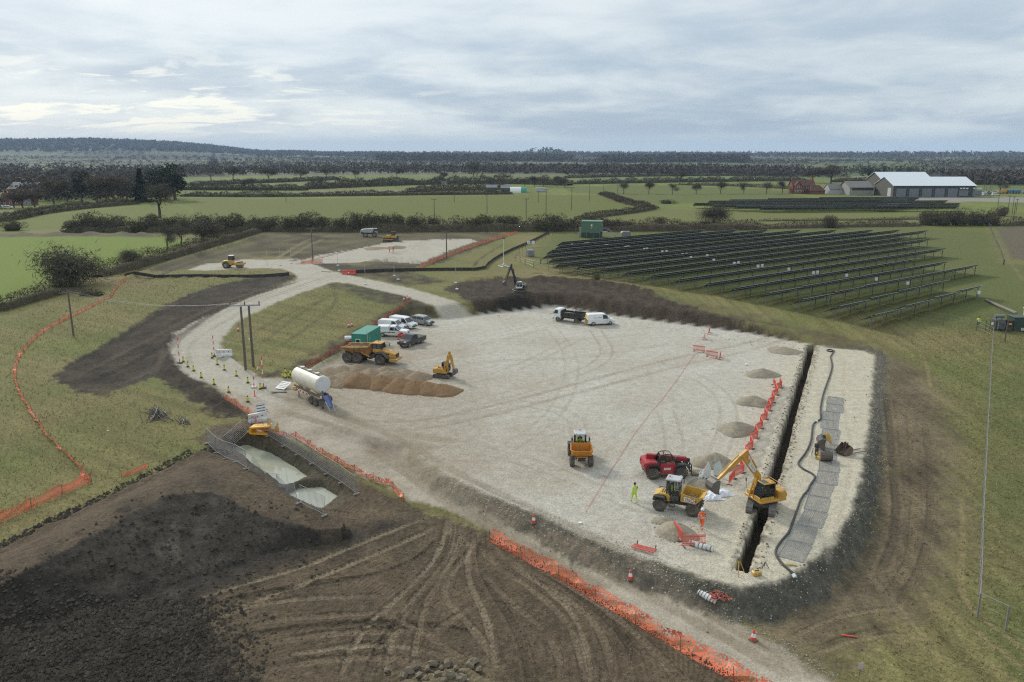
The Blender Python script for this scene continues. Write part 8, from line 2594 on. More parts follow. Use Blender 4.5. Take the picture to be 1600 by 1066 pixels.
def roll(pa, pb, r, label, straps=6):
	a, b = P(*pa) if True else 0, P(*pb)
	za, zb = H(*a) + r * .9, H(*b) + r * .9
	n = 5
	pts = [(a[0] + (b[0] - a[0]) * k / n, a[1] + (b[1] - a[1]) * k / n, za + (zb - za) * k / n + .03 * sin(k * 2)) for k in range(n + 1)]
	t = MB().tube(pts, [r * .9, r, r * 1.05, r, r * 1.03, r * .92], 12).build('fabric_roll', WPL, None, smooth=True)
	A, B = np.array(pts[0]), np.array(pts[-1]); d = (B - A) / np.linalg.norm(B - A)
	for k in range(straps):
		c = A + (B - A) * (k + .5) / straps
		MB().cyl(c - d * .03, c + d * .03, r * 1.08, n=12).build('strap', GRY, t)
	tag(t, label, 'roll')
roll((1077, 851), (1114, 862), .20, 'white wrapped fabric roll beside the standing red barrier')
def roll_g():
	a, b = G(1091, 929), G(1118, 944)
	r = .2
	t = MB().tube([(a[0] + (b[0] - a[0]) * k / 4, a[1] + (b[1] - a[1]) * k / 4, a[2] + (b[2] - a[2]) * k / 4 + r * .9) for k in range(5)], [r * .8, r * 1.05, r * 1.1, r, r * .85], 12).build('fabric_roll', WHITE, None, smooth=True)
	for k in range(6):
		c = np.array(a) * (1 - (k + .5) / 6) + np.array(b) * (k + .5) / 6 + np.array((0, 0, r * .9))
		d = (np.array(b) - np.array(a)) / np.linalg.norm(np.array(b) - np.array(a))
		MB().cyl(c - d * .02, c + d * .02, r * 1.13, n=12).build('strap', GRY, t)
	tag(t, 'white strapped fabric roll lying on the bank above the road', 'roll')
roll_g()
def net_heap():
	x, y, z = G(1124, 932)
	V, F_ = [], []
	rs = np.random.RandomState(4)
	n, k = 14, 10
	for i in range(n):
		for j in range(k):
			u, w = i / (n - 1) - .5, j / (k - 1) - .5
			V.append((u * 1.4 + .1 * rs.normal(), w * 1.0 + .1 * rs.normal(), .03 + .28 * max(0, 1 - 4 * u * u) * max(0, 1 - 4 * w * w) * (.3 + rs.rand())))
	for i in range(n - 1):
		for j in range(k - 1): F_.append((i * k + j, (i + 1) * k + j, (i + 1) * k + j + 1, i * k + j + 1))
	me = mesh('net_heap', V, F_, NETR)
	uv = me.uv_layers.new(name='UVMap')
	for lp in me.loops: uv.data[lp.index].uv = V[lp.vertex_index][:2]
	tag(link('net_heap', me, None, (x, y, z)), 'heap of dull red netting beside the strapped white roll', 'netting')
net_heap()
def tripod():
	x, y = P(1153, 896)
	t = empty('survey_tripod', (x, y, H(x, y)), .3, 'yellow survey tripod at the near end of the trench', 'tripod')
	for k in range(3):
		a = 2 * pi * k / 3
		MB().cyl((.5 * cos(a), .5 * sin(a), 0), (.05 * cos(a), .05 * sin(a), 1.05), .03, n=5).build('leg', YEL2, t)
	MB().cyl((0, 0, 1.02), (0, 0, 1.08), .11, n=10).build('head', BLK, t)
tripod()
x, y = P(1182, 899)
t = empty('tool_case', (x, y, H(x, y)), .2, 'small yellow tool case on the stone right of the trench end', 'case')
MB().box((0, 0, .17), (.62, .42, .32), .07).build('body', YEL2, t); MB().box((0, 0, .36), (.3, .05, .05), .01).build('handle', BLK, t)
x, y = P(1195, 889); o = MB().tube([(-.2, 0, .04), (0, .05, .5), (.25, -.05, .06)], .035, 5).tube([(0, .05, .5), (.05, .3, .05)], .03, 5).build('hose_stand', BLK, None, (x, y, H(x, y))); tag(o, 'small black bent stand right of the yellow tool case', 'stand')
x, y = P(1231, 884); o = MB().tube([(-.5, .1, .05), (-.2, -.05, .10), (.2, .05, .06), (.6, -.1, .05)], .05, 5).build('yellow_strap', paint('strap_yellow', (.55, .5, .04), .7), None, (x, y, H(x, y))); tag(o, 'yellow strap dropped by the end of the black hose', 'strap')
x, y, z = G(1327, 995); o = MB().cyl((-.45, .1, .05), (.45, -.15, .09), .06, .04, 6).build('red_stake', BRED, None, (x, y, z)); tag(o, 'red stake lying in the muddy tracks at the lower right', 'stake')
x, y, z = G(1343, 1055); t = empty('small_sign', (x, y, z), .2, 'small pale sign on a stake at the bottom right', 'sign'); MB().cyl((0, 0, -.1), (0, 0, .7), .025, n=5).build('stake', POSTM, t); MB().box((0, -.03, .62), (.3, .02, .42), .004).build('board', paint('pale_pink_board', (.55, .48, .50), .6), t)
for px, py, lb in [(170, 728, 'thin pale peg in the grass above the dark stockpile'), (74, 612, 'short white peg in the left grass'), (169, 674, 'flat white tag lying in the left grass')]:
	x, y, z = G(px, py); o = MB().cyl((0, 0, -.05), (0, 0, .8 if py != 674 else .06), .03 if py != 674 else .12, n=6).build('marker_peg', paint('pale_peg', (.55, .52, .42), .8), None, (x, y, z)); tag(o, lb, 'peg')
x, y = P(903, 817 ); x, y, z = G(906, 818); o = MB().sheet([(-.15, -.1, 0), (.1, -.14, .02), (.18, .08, .03), (-.05, .13, .01)], .05).build('paper_scrap', WHITE, None, (x, y, z + .03)); tag(o, 'white scrap lying on the dark bank below the orange dumper', 'scrap')
x, y = P(1166, 571); o = MB().box((0, 0, .12), (.3, .3, .22), .03).build('white_box', WHITE, None, (x, y, H(x, y))); tag(o, 'small white box left of a gravel heap at the far right', 'box')
# guide line of red string across the platform
def string():
	a = [P(*p) for p in ((915, 800), (955, 735), (1000, 665), (1045, 612), (1085, 555))]
	m = MB().tube([(x, y, H(x, y) + .05) for x, y in smooth_line(a, 1)], .016, 4)
	tag(m.build('setting_out_line', BRED, None), 'thin red setting-out string crossing the gravel platform', 'string line')
string()
# brush pile
def sticks(px, py, n, r, label, seed):
	x, y, z = G(px, py)
	rs = np.random.RandomState(seed)
	t = empty('stick_pile', (x, y, z), 0, label, 'stick pile')
	for k in range(n):
		a = rs.normal() * .5 + 2.4
		c = np.array((rs.normal() * r * .35, rs.normal() * r * .3, .08 + abs(rs.normal()) * .22))
		d = np.array((cos(a), sin(a), .25 + .35 * rs.rand())) * (r * (.4 + .4 * rs.rand()))
		MB().tube([c - d, c + rs.normal(size=3) * .05, c + d], [.05, .045, .02], 5).build('stick', BLK if k % 4 else TRUNK_M, t)
sticks(248, 652, 46, 1.9, 'heap of blackened sticks on the left grass', 1)
sticks(287, 661, 12, .9, 'few broken sticks right of the blackened heap', 2)
# yellow scoop by the pond
def scoop():
	x, y, z = G(410, 676)
	t = empty('yellow_scoop', (x, y, z + .1), radians(-8), 'bright yellow steel scoop with pointed side plates above the pond', 'scoop')
	YS = paint('scoop_yellow', (.72, .36, .015), .4, 0, .10)
	MB().prism([(-1.3, .3), (-1.1, .75), (.9, .95), (1.0, .85), (-.9, .62), (-1.0, .15), (.8, .10), (.8, 0), (-1.15, .02)], -.55, .55).build('trough', YS, t)
	for xx, s in ((.55, 1.0), (1.45, .85)):
		MB().sheet([(xx - .55 * s, .2, .15), (xx + .35 * s, .2, .1), (xx + .28 * s, .2, 1.45 * s)], .06, (0, 1, 0)).build('side_plate', YS, t)
	MB().box((.95, .15, .35), (.9, .12, .3), .02).build('cross_plate', YS, t)
scoop()
def rubble_stones():
	rs = np.random.RandomState(3)
	pts = [(604, 1050), (640, 1052), (650, 1045), (668, 1048), (676, 1040), (690, 1046), (700, 1038), (712, 1046), (722, 1052), (735, 1043), (740, 1036), (655, 1058), (684, 1056), (703, 1058), (720, 1062), (630, 1060), (664, 1063), (694, 1065), (748, 1050)]
	for px, py in pts:
		x, y, z = G(px, py)
		m = MB().box((0, 0, 0), (.55, .42, .32), .12, rx=rs.normal() * .4, ry=rs.normal() * .4, rz=rs.rand() * 6)
		m.v = [(p[0] * (1 + .2 * rs.normal()), p[1] * (1 + .2 * rs.normal()), p[2] * (1 + .2 * rs.normal())) for p in m.v]
		o = m.build('rubble_stone', paint('rubble', (.16, .130, .080), .95, 0, .5), None, (x, y, z + .12))
		o.scale = (.55 + .6 * rs.rand(),) * 3
		tag(o, 'rough brown stone lump in the rubble heap at the bottom edge', 'stone', 'stone lumps of the rubble heap at the bottom edge')
rubble_stones()
# grass blades and straw standing out of the turf
def tufts():
	rs = np.random.RandomState(21)
	parts = [in_px([(-60, 560), (60, 500), (200, 450), (420, 440), (200, 520), (80, 590), (250, 620), (330, 690), (150, 780), (-60, 850)], 15000, 31, -.3), in_px([(345, 548), (370, 503), (520, 442), (640, 468), (560, 520), (440, 598)], 5000, 32, .3), in_px([(1400, 540), (1640, 520), (1700, 1085), (1310, 1085), (1480, 900), (1490, 700)], 15000, 33, -.6), in_px([(830, 425), (1000, 452), (1300, 510), (1560, 540), (1560, 500), (1300, 480), (1000, 440)], 4000, 34, 1.5)]
	q = np.concatenate(parts)
	keep = terrain(q[:, 0].copy(), q[:, 1].copy())[2][:, 1] > .6
	q = q[keep]
	C = np.array([(x, y, H(x, y) + .08) for x, y in q])
	V = slivers(C, .28, rs, 1.6, .22)
	tag(link('grass_tufts', tri_mesh('grass_tufts', V, twig_mat('tuft_blades', (.125, .130, .045), (.34, .285, .145), .25))), 'straw and grass tufts over the rough fields', None, None, 'stuff')
# loose clods and stones: more than anyone could count
def strewn(name, label, pts, smin, smax, mat, seed, sink=.3):
	rs = np.random.RandomState(seed)
	n = len(pts)
	oc = np.array([(1, 0, 0), (0, 1, 0), (-1, 0, 0), (0, -1, 0), (0, 0, 1), (0, 0, -1)], float)
	fc = np.array([(0, 1, 4), (1, 2, 4), (2, 3, 4), (3, 0, 4), (1, 0, 5), (2, 1, 5), (3, 2, 5), (0, 3, 5)])
	sz = smin + (smax - smin) * rs.rand(n) ** 2.2
	a = rs.rand(n) * 6.28
	V = oc[None] * (.65 + .7 * rs.rand(n, 6, 1)) * sz[:, None, None] * np.array([1, 1, .8])
	ca, sa = np.cos(a)[:, None], np.sin(a)[:, None]
	X_, Y_ = V[..., 0] * ca - V[..., 1] * sa, V[..., 0] * sa + V[..., 1] * ca
	c = np.array([(x, y, H(x, y)) for x, y in pts])
	V = np.stack([X_ + c[:, 0:1], Y_ + c[:, 1:2], V[..., 2] + c[:, 2:3] + (sz * (.5 - sink))[:, None]], -1)
	tri = V[:, fc].reshape(-1, 3)
	tag(link(name, tri_mesh(name, tri, mat)), label, None, None, 'stuff')
def in_px(poly, n, seed, z):
	rs = np.random.RandomState(seed)
	A = np.array(PX(poly, z)); lo, hi = A.min(0), A.max(0)
	q = lo + (hi - lo) * rs.rand(n * 4, 2)
	return q[polysd(q[:, 0].copy(), q[:, 1].copy(), A) > 1.6 * rs.normal(size=len(q)) - .4][:n]
def along(line, n, w0, w1, seed):
	rs = np.random.RandomState(seed)
	A = np.array(line); seg = np.hypot(*(A[1:] - A[:-1]).T); cum = np.concatenate([[0], np.cumsum(seg)])
	s_ = rs.rand(n) * cum[-1]; k = np.clip(np.searchsorted(cum, s_) - 1, 0, len(seg) - 1)
	d = (A[k + 1] - A[k]) / seg[k][:, None]
	return A[k] + d * (s_ - cum[k])[:, None] + np.stack([-d[:, 1], d[:, 0]], 1) * (w0 + (w1 - w0) * rs.rand(n))[:, None]
tufts()
CLODM = twig_mat('soil_clod', (.026, .022, .018), (.105, .088, .066))
BCLOD = twig_mat('brown_clod', (.085, .066, .046), (.220, .172, .118))
STONEM = twig_mat('loose_stone', (.24, .22, .17), (.52, .48, .38))
strewn('soil_clods', 'dark lumps of turned topsoil in the near left corner', np.concatenate([in_px([(-60, 962), (90, 958), (200, 945), (310, 935), (335, 1000), (395, 1085), (-60, 1085)], 7500, 1, -1.4), along(ST_A[1:], 1300, -.2, 1.3, 2), in_px([(40, 930), (300, 800), (420, 812), (470, 850), (330, 960), (345, 1010), (420, 1085), (60, 1085)], 1100, 4, -1.0)]), .04, .19, CLODM, 5)
strewn('brown_clods', 'brown clods along the churned edges of the tracked ground', np.concatenate([in_px([(640, 800), (760, 840), (960, 970), (1150, 1085), (420, 1085), (400, 960), (560, 870)], 1700, 6, -1.3), in_px([(1380, 580), (1470, 650), (1486, 800), (1455, 915), (1330, 1010), (1220, 1000), (1400, 830)], 1500, 7, -.6), in_px([(700, 452), (800, 437), (940, 444), (1035, 466), (1250, 530), (1240, 540), (1000, 492), (880, 476), (790, 484)], 900, 8, 1.2), along(TRENCH, 420, -1.15, -.45, 9), along(TRENCH, 420, .45, 1.15, 10)]), .03, .11, BCLOD, 11)
hp = [(o.location.x, o.location.y, o.scale.x) for o in COL.objects if o.name.startswith(('gravel_heap', 'sand_heap', 'ballast_heap'))]
strewn('heap_stones', 'coarse stones rolled out round the feet of the heaps', [(x + r * (.75 + .45 * random.random()) * cos(a), y + r * (.75 + .45 * random.random()) * sin(a)) for x, y, r in hp for a in [random.random() * 6.28 for _ in range(46)]], .02, .09, twig_mat('heap_stone', (.15, .125, .085), (.34, .29, .21)), 16)
strewn('loose_stones', 'pale loose stones rolled down the edges of the platform', np.concatenate([along(PAD[:18], 1300, -2.2, .3, 12), along(PAD[:18], 1500, -.9, .3, 13), along(smooth_line(PX([(700, 775), (850, 838), (1000, 905), (1110, 955), (1210, 1010), (1290, 1065)])), 1500, -.2, 1.2, 14)]), .02, .07, STONEM, 15)
# ------------------------------------------------------------------ poles
WOOD = paint('pole_wood', (.115, .100, .078), .9, 0, .3)
INS = paint('insulator', (.05, .045, .04), .4)
def pole(px, py, topy, label, arm=1.8, group='wooden line poles', thick=.16):
	x, y, z = G(px, py)
	d = hypot(x, y)
	# its height, from how far up the picture it reaches
	u, v = (px - 800) / FPX, (533 - topy) / FPX
	t_ = hypot(x, y) / hypot(u, CP + v * SP)
	h = max(3.0, CAMH + t_ * (-SP + v * CP) - z)
	t = empty('line_pole', (x, y, z), .1, label, 'pole', group)
	MB().cyl((0, 0, -.2), (0, 0, h), thick, thick * .7, 8).build('pole', WOOD, t)
	if arm:
		MB().box((0, 0, h - .25), (arm, .12, .14), .01).build('crossarm', WOOD, t)
		for q in (-.45, 0, .45):
			MB().cyl((q * arm, 0, h - .18), (q * arm, 0, h + .16), .05, n=6).build('insulator', INS, t)
	return x, y, z + h
P1 = pole(115, 525, 455, 'wooden pole with crossarm on the left grass field', 2.6)
P2 = pole(698, 404, 360, 'wooden pole with crossarm right of the far stone pad', 2.4)
pole(489, 408, 356, 'wooden pole rising from the short orange fence at the junction', 2.0)
for px, py, ty, lb in [(679, 350, 311, 'pole in front of a dark bush behind the far pad'), (761, 334, 304, 'slim pole in the green meadow left of the farmyard'), (822, 357, 310, 'pole with crossarm rising from the scrub hedge'), (853, 344, 296, 'tall pole right of the crossarm pole, in the meadow edge'), (841, 317, 299, 'short pole in front of the farmyard container'), (893, 328, 293, 'pole standing alone in the middle meadow'), (921, 314, 283, 'distant pole above the zigzag hedge, left one'), (943, 303, 279, 'distant pole above the zigzag hedge, right one'), (447, 316, 296, 'faint distant pole in the left meadow'), (710, 316, 303, 'faint distant pole in the centre meadow'), (797, 290, 280, 'faint distant pole behind the white tunnel'), (965, 302, 274, 'faint distant pole left of the avenue trees')]:
	pole(px, py, ty, lb, 1.8 if py > 340 else 1.4)
for i, (px, py, ty) in enumerate([(1520, 302, 275), (1537, 300, 277), (1541, 300, 277), (1545, 309, 278), (1548, 309, 281), (1559, 322, 297), (1574, 336, 306), (1581, 336, 307), (1587, 334, 311)]):
	pole(px, py, ty, f'pole of the cluster right of the barn, {ORD[i]} from the left', 1.2, 'poles right of the barn', .15)
pole(1582, 352, 316, 'pale pole with stay wire at the right end of the ditch', 0)
def hpole():
	a, b = G(384, 578), G(396, 573)
	t = empty('twin_line_pole', ((a[0] + b[0]) / 2, (a[1] + b[1]) / 2, a[2]), 0, 'pair of wooden poles joined by a crossarm on the grass triangle', 'pole')
	h = 8.4
	rel = lambda p: (p[0] - t.location.x, p[1] - t.location.y, p[2] - t.location.z)
	for p in (a, b):
		q = rel(p)
		MB().cyl((q[0], q[1], q[2] - .2), (q[0], q[1], q[2] + h), .19, .14, 8).build('pole', WOOD, t)
	A, B = np.array(rel(a)), np.array(rel(b))
	d = (B - A); d[2] = 0; d = d / np.linalg.norm(d)
	c = (A + B) / 2; c[2] = h - .1
	e = np.array((1.0, .15, 0))
	MB().tube([tuple(c - e * 1.9), tuple(c + e * 1.9)], .10, 4).build('crossarm', GALV, t)
	for q in (-1.8, 0, 1.8):
		p = c + e * q
		MB().cyl(p, p + np.array((0, 0, .5)), .07, n=6).build('insulator', INS, t)
	MB().box((B[0] - .2, B[1] - .15, 3.5), (.12, .2, .3), .02).build('plate', WHITE, t)
	return t.location.x + c[0], t.location.y + c[1], t.location.z + h + .3
P3 = hpole()
def wires():
	W_ = paint('wire', (.06, .06, .065), .5)
	def span(a, b, off, sag):
		pts = []
		for k in range(13):
			u = k / 12
			pts.append((a[0] + (b[0] - a[0]) * u + off[0], a[1] + (b[1] - a[1]) * u + off[1], a[2] + (b[2] - a[2]) * u - sag * 4 * u * (1 - u)))
		return MB().tube(pts, .012, 3).v, MB().tube(pts, .012, 3).f
	far = (-120.0, 40.0, P1[2] - 1)
	for a, b, lb in ((P1, P3, 'pole on the left grass'), (P3, P2, 'far pad pole')):
		for i, o_ in enumerate(((-.9, 0), (0, .25), (.9, 0))):
			w_ = ('left', 'middle', 'right')[i]
			v, f = span(a, b, o_, 1.2)
			tag(link('overhead_wire', mesh('overhead_wire', v, f, W_)), f'thin {w_} overhead wire between the twin poles and the {lb}', 'wire', 'overhead wires above the grass triangle' if b is P2 else 'overhead wires over the road bend')
wires()
# lighting tower
def tower():
	x, y, z = G(787, 417)
	t = empty('lighting_tower', (x, y, z), .4, 'white mast on tripod feet at the green field corner', 'mast')
	MB().cyl((0, 0, .2), (0, 0, 6.6), .09, .05, 8).build('mast', WHITE, t)
	for k in range(4):
		a = pi / 4 + k * pi / 2
		MB().cyl((1.1 * cos(a), 1.1 * sin(a), .1), (0, 0, .9), .04, n=5).box((1.1 * cos(a), 1.1 * sin(a), .1), (.6, .6, .2), .03, rz=a).build('foot', WPL, t)
	MB().box((0, -.05, 6.6), (.7, .25, .3), .04).build('lamp_head', GRY, t)
tower()
# ------------------------------------------------------------------ fences of the solar field
def post_fence(line, h, step, label, mat=WOOD, wires=(.35, .7, 1.0), r=.05, top=None, wr=.006, name='post_fence'):
	pts = [G(*p) for p in line]
	A = np.array([p[:2] for p in pts]); seg = np.hypot(*(A[1:] - A[:-1]).T); cum = np.concatenate([[0], np.cumsum(seg)]); L = cum[-1]
	at = lambda s: (lambda k: A[k] + (A[k + 1] - A[k]) * ((s - cum[k]) / seg[k]))(int(np.clip(np.searchsorted(cum, s) - 1, 0, len(seg) - 1)))
	n = int(L / step) + 1
	t = empty(name, pts[0], 0, label, 'fence')
	pm = MB().cyl((0, 0, -.2), (0, 0, h), r, r * .9, 6).me('post', mat)
	tops = []
	for i in range(n + 1):
		p = at(min(L, i * L / n)); z = H(*p)
		link('post', pm, t, (p[0] - pts[0][0], p[1] - pts[0][1], z - pts[0][2]))
		tops.append((p[0] - pts[0][0], p[1] - pts[0][1], z - pts[0][2]))
	for w in wires:
		MB().tube([(p[0], p[1], p[2] + h * w) for p in tops], wr if w < 1 or not top else top, 4).build('rail' if top and w == 1 else 'wire', mat if top and w == 1 else GALV, t)
	return t
post_fence([(1550, 530), (1546, 600), (1541, 680), (1537, 760), (1532, 850), (1530, 920), (1527, 964)], 1.75, 3.0, 'tall wire fence running down the right grass', paint('weathered_rail', (.21, .20, .175), .8, 0, .2), (.2, .4, .6, .8, 1.0), .05, .022)
post_fence([(1527, 964), (1571, 985)], 1.7, 2.5, 'short timber end of the tall wire fence at the lower right', _M['weathered_rail'], (.55, 1.0), .07, .05)
post_fence([(1550, 530), (1532, 518), (1505, 512), (1420, 500), (1330, 482), (1240, 470), (1150, 460), (1075, 452), (1000, 445), (930, 436), (870, 425), (826, 418), (805, 407)], 1.7, 5.0, 'deer fence along the near side of the solar panels', WOOD, (.35, .68, 1.0), .055)
post_fence([(805, 407), (812, 395), (832, 383), (850, 374), (868, 366)], 1.5, 5, 'post fence going up the left side of the solar field', WOOD, (.5, 1.0), .05)
post_fence([(868, 366), (1000, 362), (1100, 360), (1200, 359), (1350, 357), (1545, 354)], 1.5, 7, 'post fence along the far side of the solar field', WOOD, (.5, 1.0), .05)
post_fence([(1545, 354), (1556, 380), (1568, 407), (1600, 408)], 1.6, 6, 'post fence round the ploughed corner at the right', WOOD, (.4, .7, 1.0), .06)
post_fence([(450, 430), (420, 434), (360, 434), (300, 433), (195, 433)], .75, 4.5, 'low black silt fence across the grass by the roller', BLK, (.5, 1.0), .05)
def silt(line, h, label, seed):
	pts = smooth_line([G(*p)[:2] for p in line], 1)
	V, F_ = [], []
	for i, p in enumerate(pts):
		z = H(*p)
		for dy, zz in ((-.04, 0), (-.04, h), (.04, h), (.04, 0)):
			V.append((p[0], p[1] + dy, z + zz - (.05 if zz == 0 else 0)))
	for i in range(len(pts) - 1):
		for j in range(3): F_.append((i * 4 + j, i * 4 + j + 1, i * 4 + j + 5, i * 4 + j + 4))
	tag(link('silt_fence', mesh('silt_fence', V, F_, paint('black_sheet', (.02, .02, .018), .7))), label, 'fence')
silt([(195, 433), (260, 433.5), (330, 434), (400, 434.5), (452, 430)], .65, 'long black sheet fence across the grass below the roller', 1)
silt([(553, 427), (620, 424), (700, 423), (756, 423), (764, 412), (790, 396), (830, 379), (858, 364)], .7, 'black sheet fence bending up beside the green field corner', 2)
# ------------------------------------------------------------------ solar field
def pv_mat():
	b = NB('solar_underside')
	b.put(b.b.inputs['Base Color'], b.mix(b.noise(b.pos(), .4, 3), (.016, .018, .022), (.030, .033, .038)))
	b.b.inputs['Roughness'].default_value = .35
	return b.m
PV = pv_mat()
ALU = paint('aluminium_rail', (.36, .37, .38), .4, .4, .1)
RD = np.array((cos(radians(37.2)), sin(radians(37.2))))
RN = np.array((-RD[1], RD[0]))
def solar_row(A, L, label, seed, group, h_hi=2.35, h_lo=.95, deep=3.0, RDv=None, legs=4.4, tilt_end=0):
	rd = RD if RDv is None else RDv
	rn = np.array((-rd[1], rd[0]))
	x0, y0 = A
	zz = lambda s: H(x0 + rd[0] * s, y0 + rd[1] * s)
	an = atan2(rd[1], rd[0])
	t = empty('solar_panel_row', (x0, y0, zz(1)), an, label, 'solar panels', group)
	n = max(2, int(L / 9.2))
	seg = L / n
	m, fr = MB(), MB()
	run = sqrt(deep * deep - (h_hi - h_lo) ** 2)
	for i in range(n):
		z0 = zz(seg * (i + .5)) - t.location.z
		a, b = seg * i + .04, seg * (i + 1) - .04
		m.sheet([(a, 0, z0 + h_hi), (b, 0, z0 + h_hi), (b, run, z0 + h_lo), (a, run, z0 + h_lo)], .04, (0, .4, .9))
		k = max(1, int(seg / 1.05))
		for j in range(1, k):
			fr.box((a + (b - a) * j / k, run / 2, z0 + (h_hi + h_lo) / 2 + .025), (.03, deep, .05), 0, rx=-atan2(h_hi - h_lo, run))
		fr.box(((a + b) / 2, -.005, z0 + h_hi + .01), (b - a, .05, .07))
		for u in (.25, .72):
			fr.box(((a + b) / 2, run * u, z0 + h_hi + (h_lo - h_hi) * u - .09), (b - a, .06, .10))
	pa = m.build('panel_array', PV, t)
	fr.build('panel_frame', ALU, pa)
	nl = max(2, int(L / legs))
	lm = MB().box((0, 0, .85), (.10, .12, 2.0), 0).cyl((0, .05, .75), (0, .85, 1.68), .035, n=4).me('leg', paint('leg_steel', (.17, .175, .18), .5, .3, .2))
	for i in range(nl + 1):
		s = .5 + (L - 1.0) * i / nl
		link('leg', lm, t, (s, .85, zz(s) - t.location.z - .12))
	return t
LENS = [37.6, 37.6, 66, 66, 66, 92, 92, 112, 112, 138, 134, 129, 116, 103, 88, 73, 59]
LEFT = {0: (56.3, 121.0), 1: (52.8, 126.3), 2: (48.6, 131), 3: (44.5, 135.9), 4: (40.2, 140.5), 5: (36.7, 145.5), 6: (32.2, 150), 7: (28.2, 155.6), 8: (23.8, 159.9), 9: (19.3, 164.4), 10: (15, 169.1), 11: (10.6, 172.1), 12: (9.5, 180), 13: (8.6, 187.5), 14: (10, 196.5), 15: (12.4, 205.7), 16: (13.6, 214.6), 17: (40, 240), 18: (62, 265)}
for k, L in enumerate(LENS):
	solar_row(LEFT[k], L, f'long row of solar panels on posts, {ORDN(k + 1)} from the gravel platform', k, 'rows of solar panels beyond the platform')
INV = [(893, 378), (915, 381), (919, 381), (946, 385), (950, 384), (977, 388), (982, 387), (1006, 391), (1011, 391), (1035, 395), (1042, 395), (1067, 399), (1073, 399), (1079, 399), (1106, 402), (1114, 402), (1146, 407), (1153, 406), (1184, 411), (1190, 411), (1231, 417), (1269, 424), (1277, 423), (1321, 427), (1368, 434), (1418, 440), (1528, 455)]
def project(x, y, z):
	zc = y * CP - (z - CAMH) * SP
	return 800 + FPX * x / zc, 533 - FPX * (y * SP + (z - CAMH) * CP) / zc
def on_row(px, py):
	best = None
	for k, L in enumerate(LENS):
		for s_ in np.arange(.5, L, .5):
			x, y = np.array(LEFT[k]) + RD * s_ - RN * .30
			q = project(x, y, 2.2 + 1.5)
			d = (q[0] - px) ** 2 + 1.5 * (q[1] - py) ** 2
			if best is None or d < best[0]:
				best = (d, x, y)
	return best[1:]
_ib = MB().box((0, -.12, 1.32), (.62, .25, .62), .04).me('cabinet', WHITE)
_il = MB().box((-.25, 0, .6), (.06, .06, 1.3)).box((.25, 0, .6), (.06, .06, 1.3)).me('stand', GALV)
for i, (px, py) in enumerate(INV):
	x, y = on_row(px, py)
	t = empty('inverter_box', (x, y, H(x, y)), radians(10), f'white inverter box on a stand behind the solar panels, {ORDN(i + 1)} from the left', 'inverter box', 'white inverter boxes behind the solar panels')
	link('cabinet', _ib, t); link('stand', _il, t)
# far solar field before the barn
RF = np.array((cos(radians(18)), sin(radians(18))))
FARROWS = [((1085, 326), 190), ((1115, 329), 150), ((1150, 331), 120), ((1190, 332.5), 100), ((1225, 330), 90), ((1108, 322), 170), ((1140, 320), 150), ((1200, 318), 130), ((1280, 316), 90), ((1370, 331), 62), ((1385, 327), 58), ((1375, 322), 56)]
for i, ((px, py), L) in enumerate(FARROWS):
	x, y = PB(px, py)
	rd = np.array((cos(radians(4)), sin(radians(4))))
	solar_row((x, y), L * .62, f'row of the far solar field before the barn, {ORD[i]} counted from the left front', 90 + i, 'rows of the far solar field', 2.6, 1.0, 3.6, rd, 9)
# ------------------------------------------------------------------ plant cabins
SUBG = paint('substation_green', (.075, .160, .105), .5, 0, .12)
DKG = paint('kiosk_green', (.018, .050, .032), .5, 0, .15)
def substation():
	x, y, z = G(926, 372)
	t = empty('substation_cabin', (x, y + 2.5, z), radians(-12), 'green raised substation cabin with side stairs beyond the solar panels', 'substation')
	MB().box((0, 0, .85), (6.1, 4.6, 1.7), .03).build('plinth', DKG, t)
	MB().box((0, 0, 3.35), (6.2, 4.8, 3.2), .04).build('wall', SUBG, t)
	MB().box((0, 0, 5.03), (6.5, 5.0, .18), .04).build('roof', paint('roof_green', (.10, .19, .13), .5), t)
	for k, (zz, mt) in enumerate(((3.9, WHITE), (3.2, YEL2))):
		MB().box((.1, -2.42, zz), (.5, .03, .5)).build('warning_sign', mt, t)
	MB().box((3.12, .2, 3.0), (.04, 1.1, 2.3), .01).build('door', SUBG, t)
	MB().box((3.15, .5, 3.9), (.03, .4, .5)).build('warning_sign', WHITE, t)
	s = MB().box((4.0, -.2, 1.72), (1.6, 2.6, .1))
	for k in range(8):
		s.box((5.0 + .28 * k, -.2, 1.5 - .2 * k), (.3, 1.1, .06))
	s.build('stair', GALV, t)
	m = MB()
	for yy in (-1.5, 1.1):
		m.tube([(3.2, yy, 1.8), (3.2, yy, 2.8), (4.8, yy, 2.8), (7.1, yy * .5, 1.1), (7.1, yy * .5, .1)], .05, 4).tube([(4.8, yy, 1.75), (4.8, yy, 2.8)], .05, 4)
	m.build('handrail', GALV, t)
	m = MB()
	for k in range(4):
		m.tube([(-3.3 + 2 * k, -2.6, 0), (-3.3 + 2 * k, -2.6, 1.9)], .05, 4)
	m.tube([(-3.3, -2.6, 1.7), (2.7, -2.6, 1.7)], .04, 4)
	m.build('guard_fence', GALV, t)
	MB().box((-3.5, -.6, 1.5), (.7, .9, 3.0), .04).build('side_cubicle', paint('beige_cubicle', (.36, .34, .26), .6), t)
substation()
x, y, z = G(977, 371); t = empty('grey_tank', (x, y, z), .1, 'low grey cabinet right of the green substation', 'cabinet'); MB().prism([(-1.5, 0), (-1.4, 1.5), (-1.0, 1.9), (1.2, 1.9), (1.5, 1.4), (1.5, 0)], -1, 1, .1).build('shell', paint('cab_grey', (.20, .20, .20), .5), t); MB().box((0, 0, .1), (3.3, 2.2, .2), .03).build('base', GRY, t)
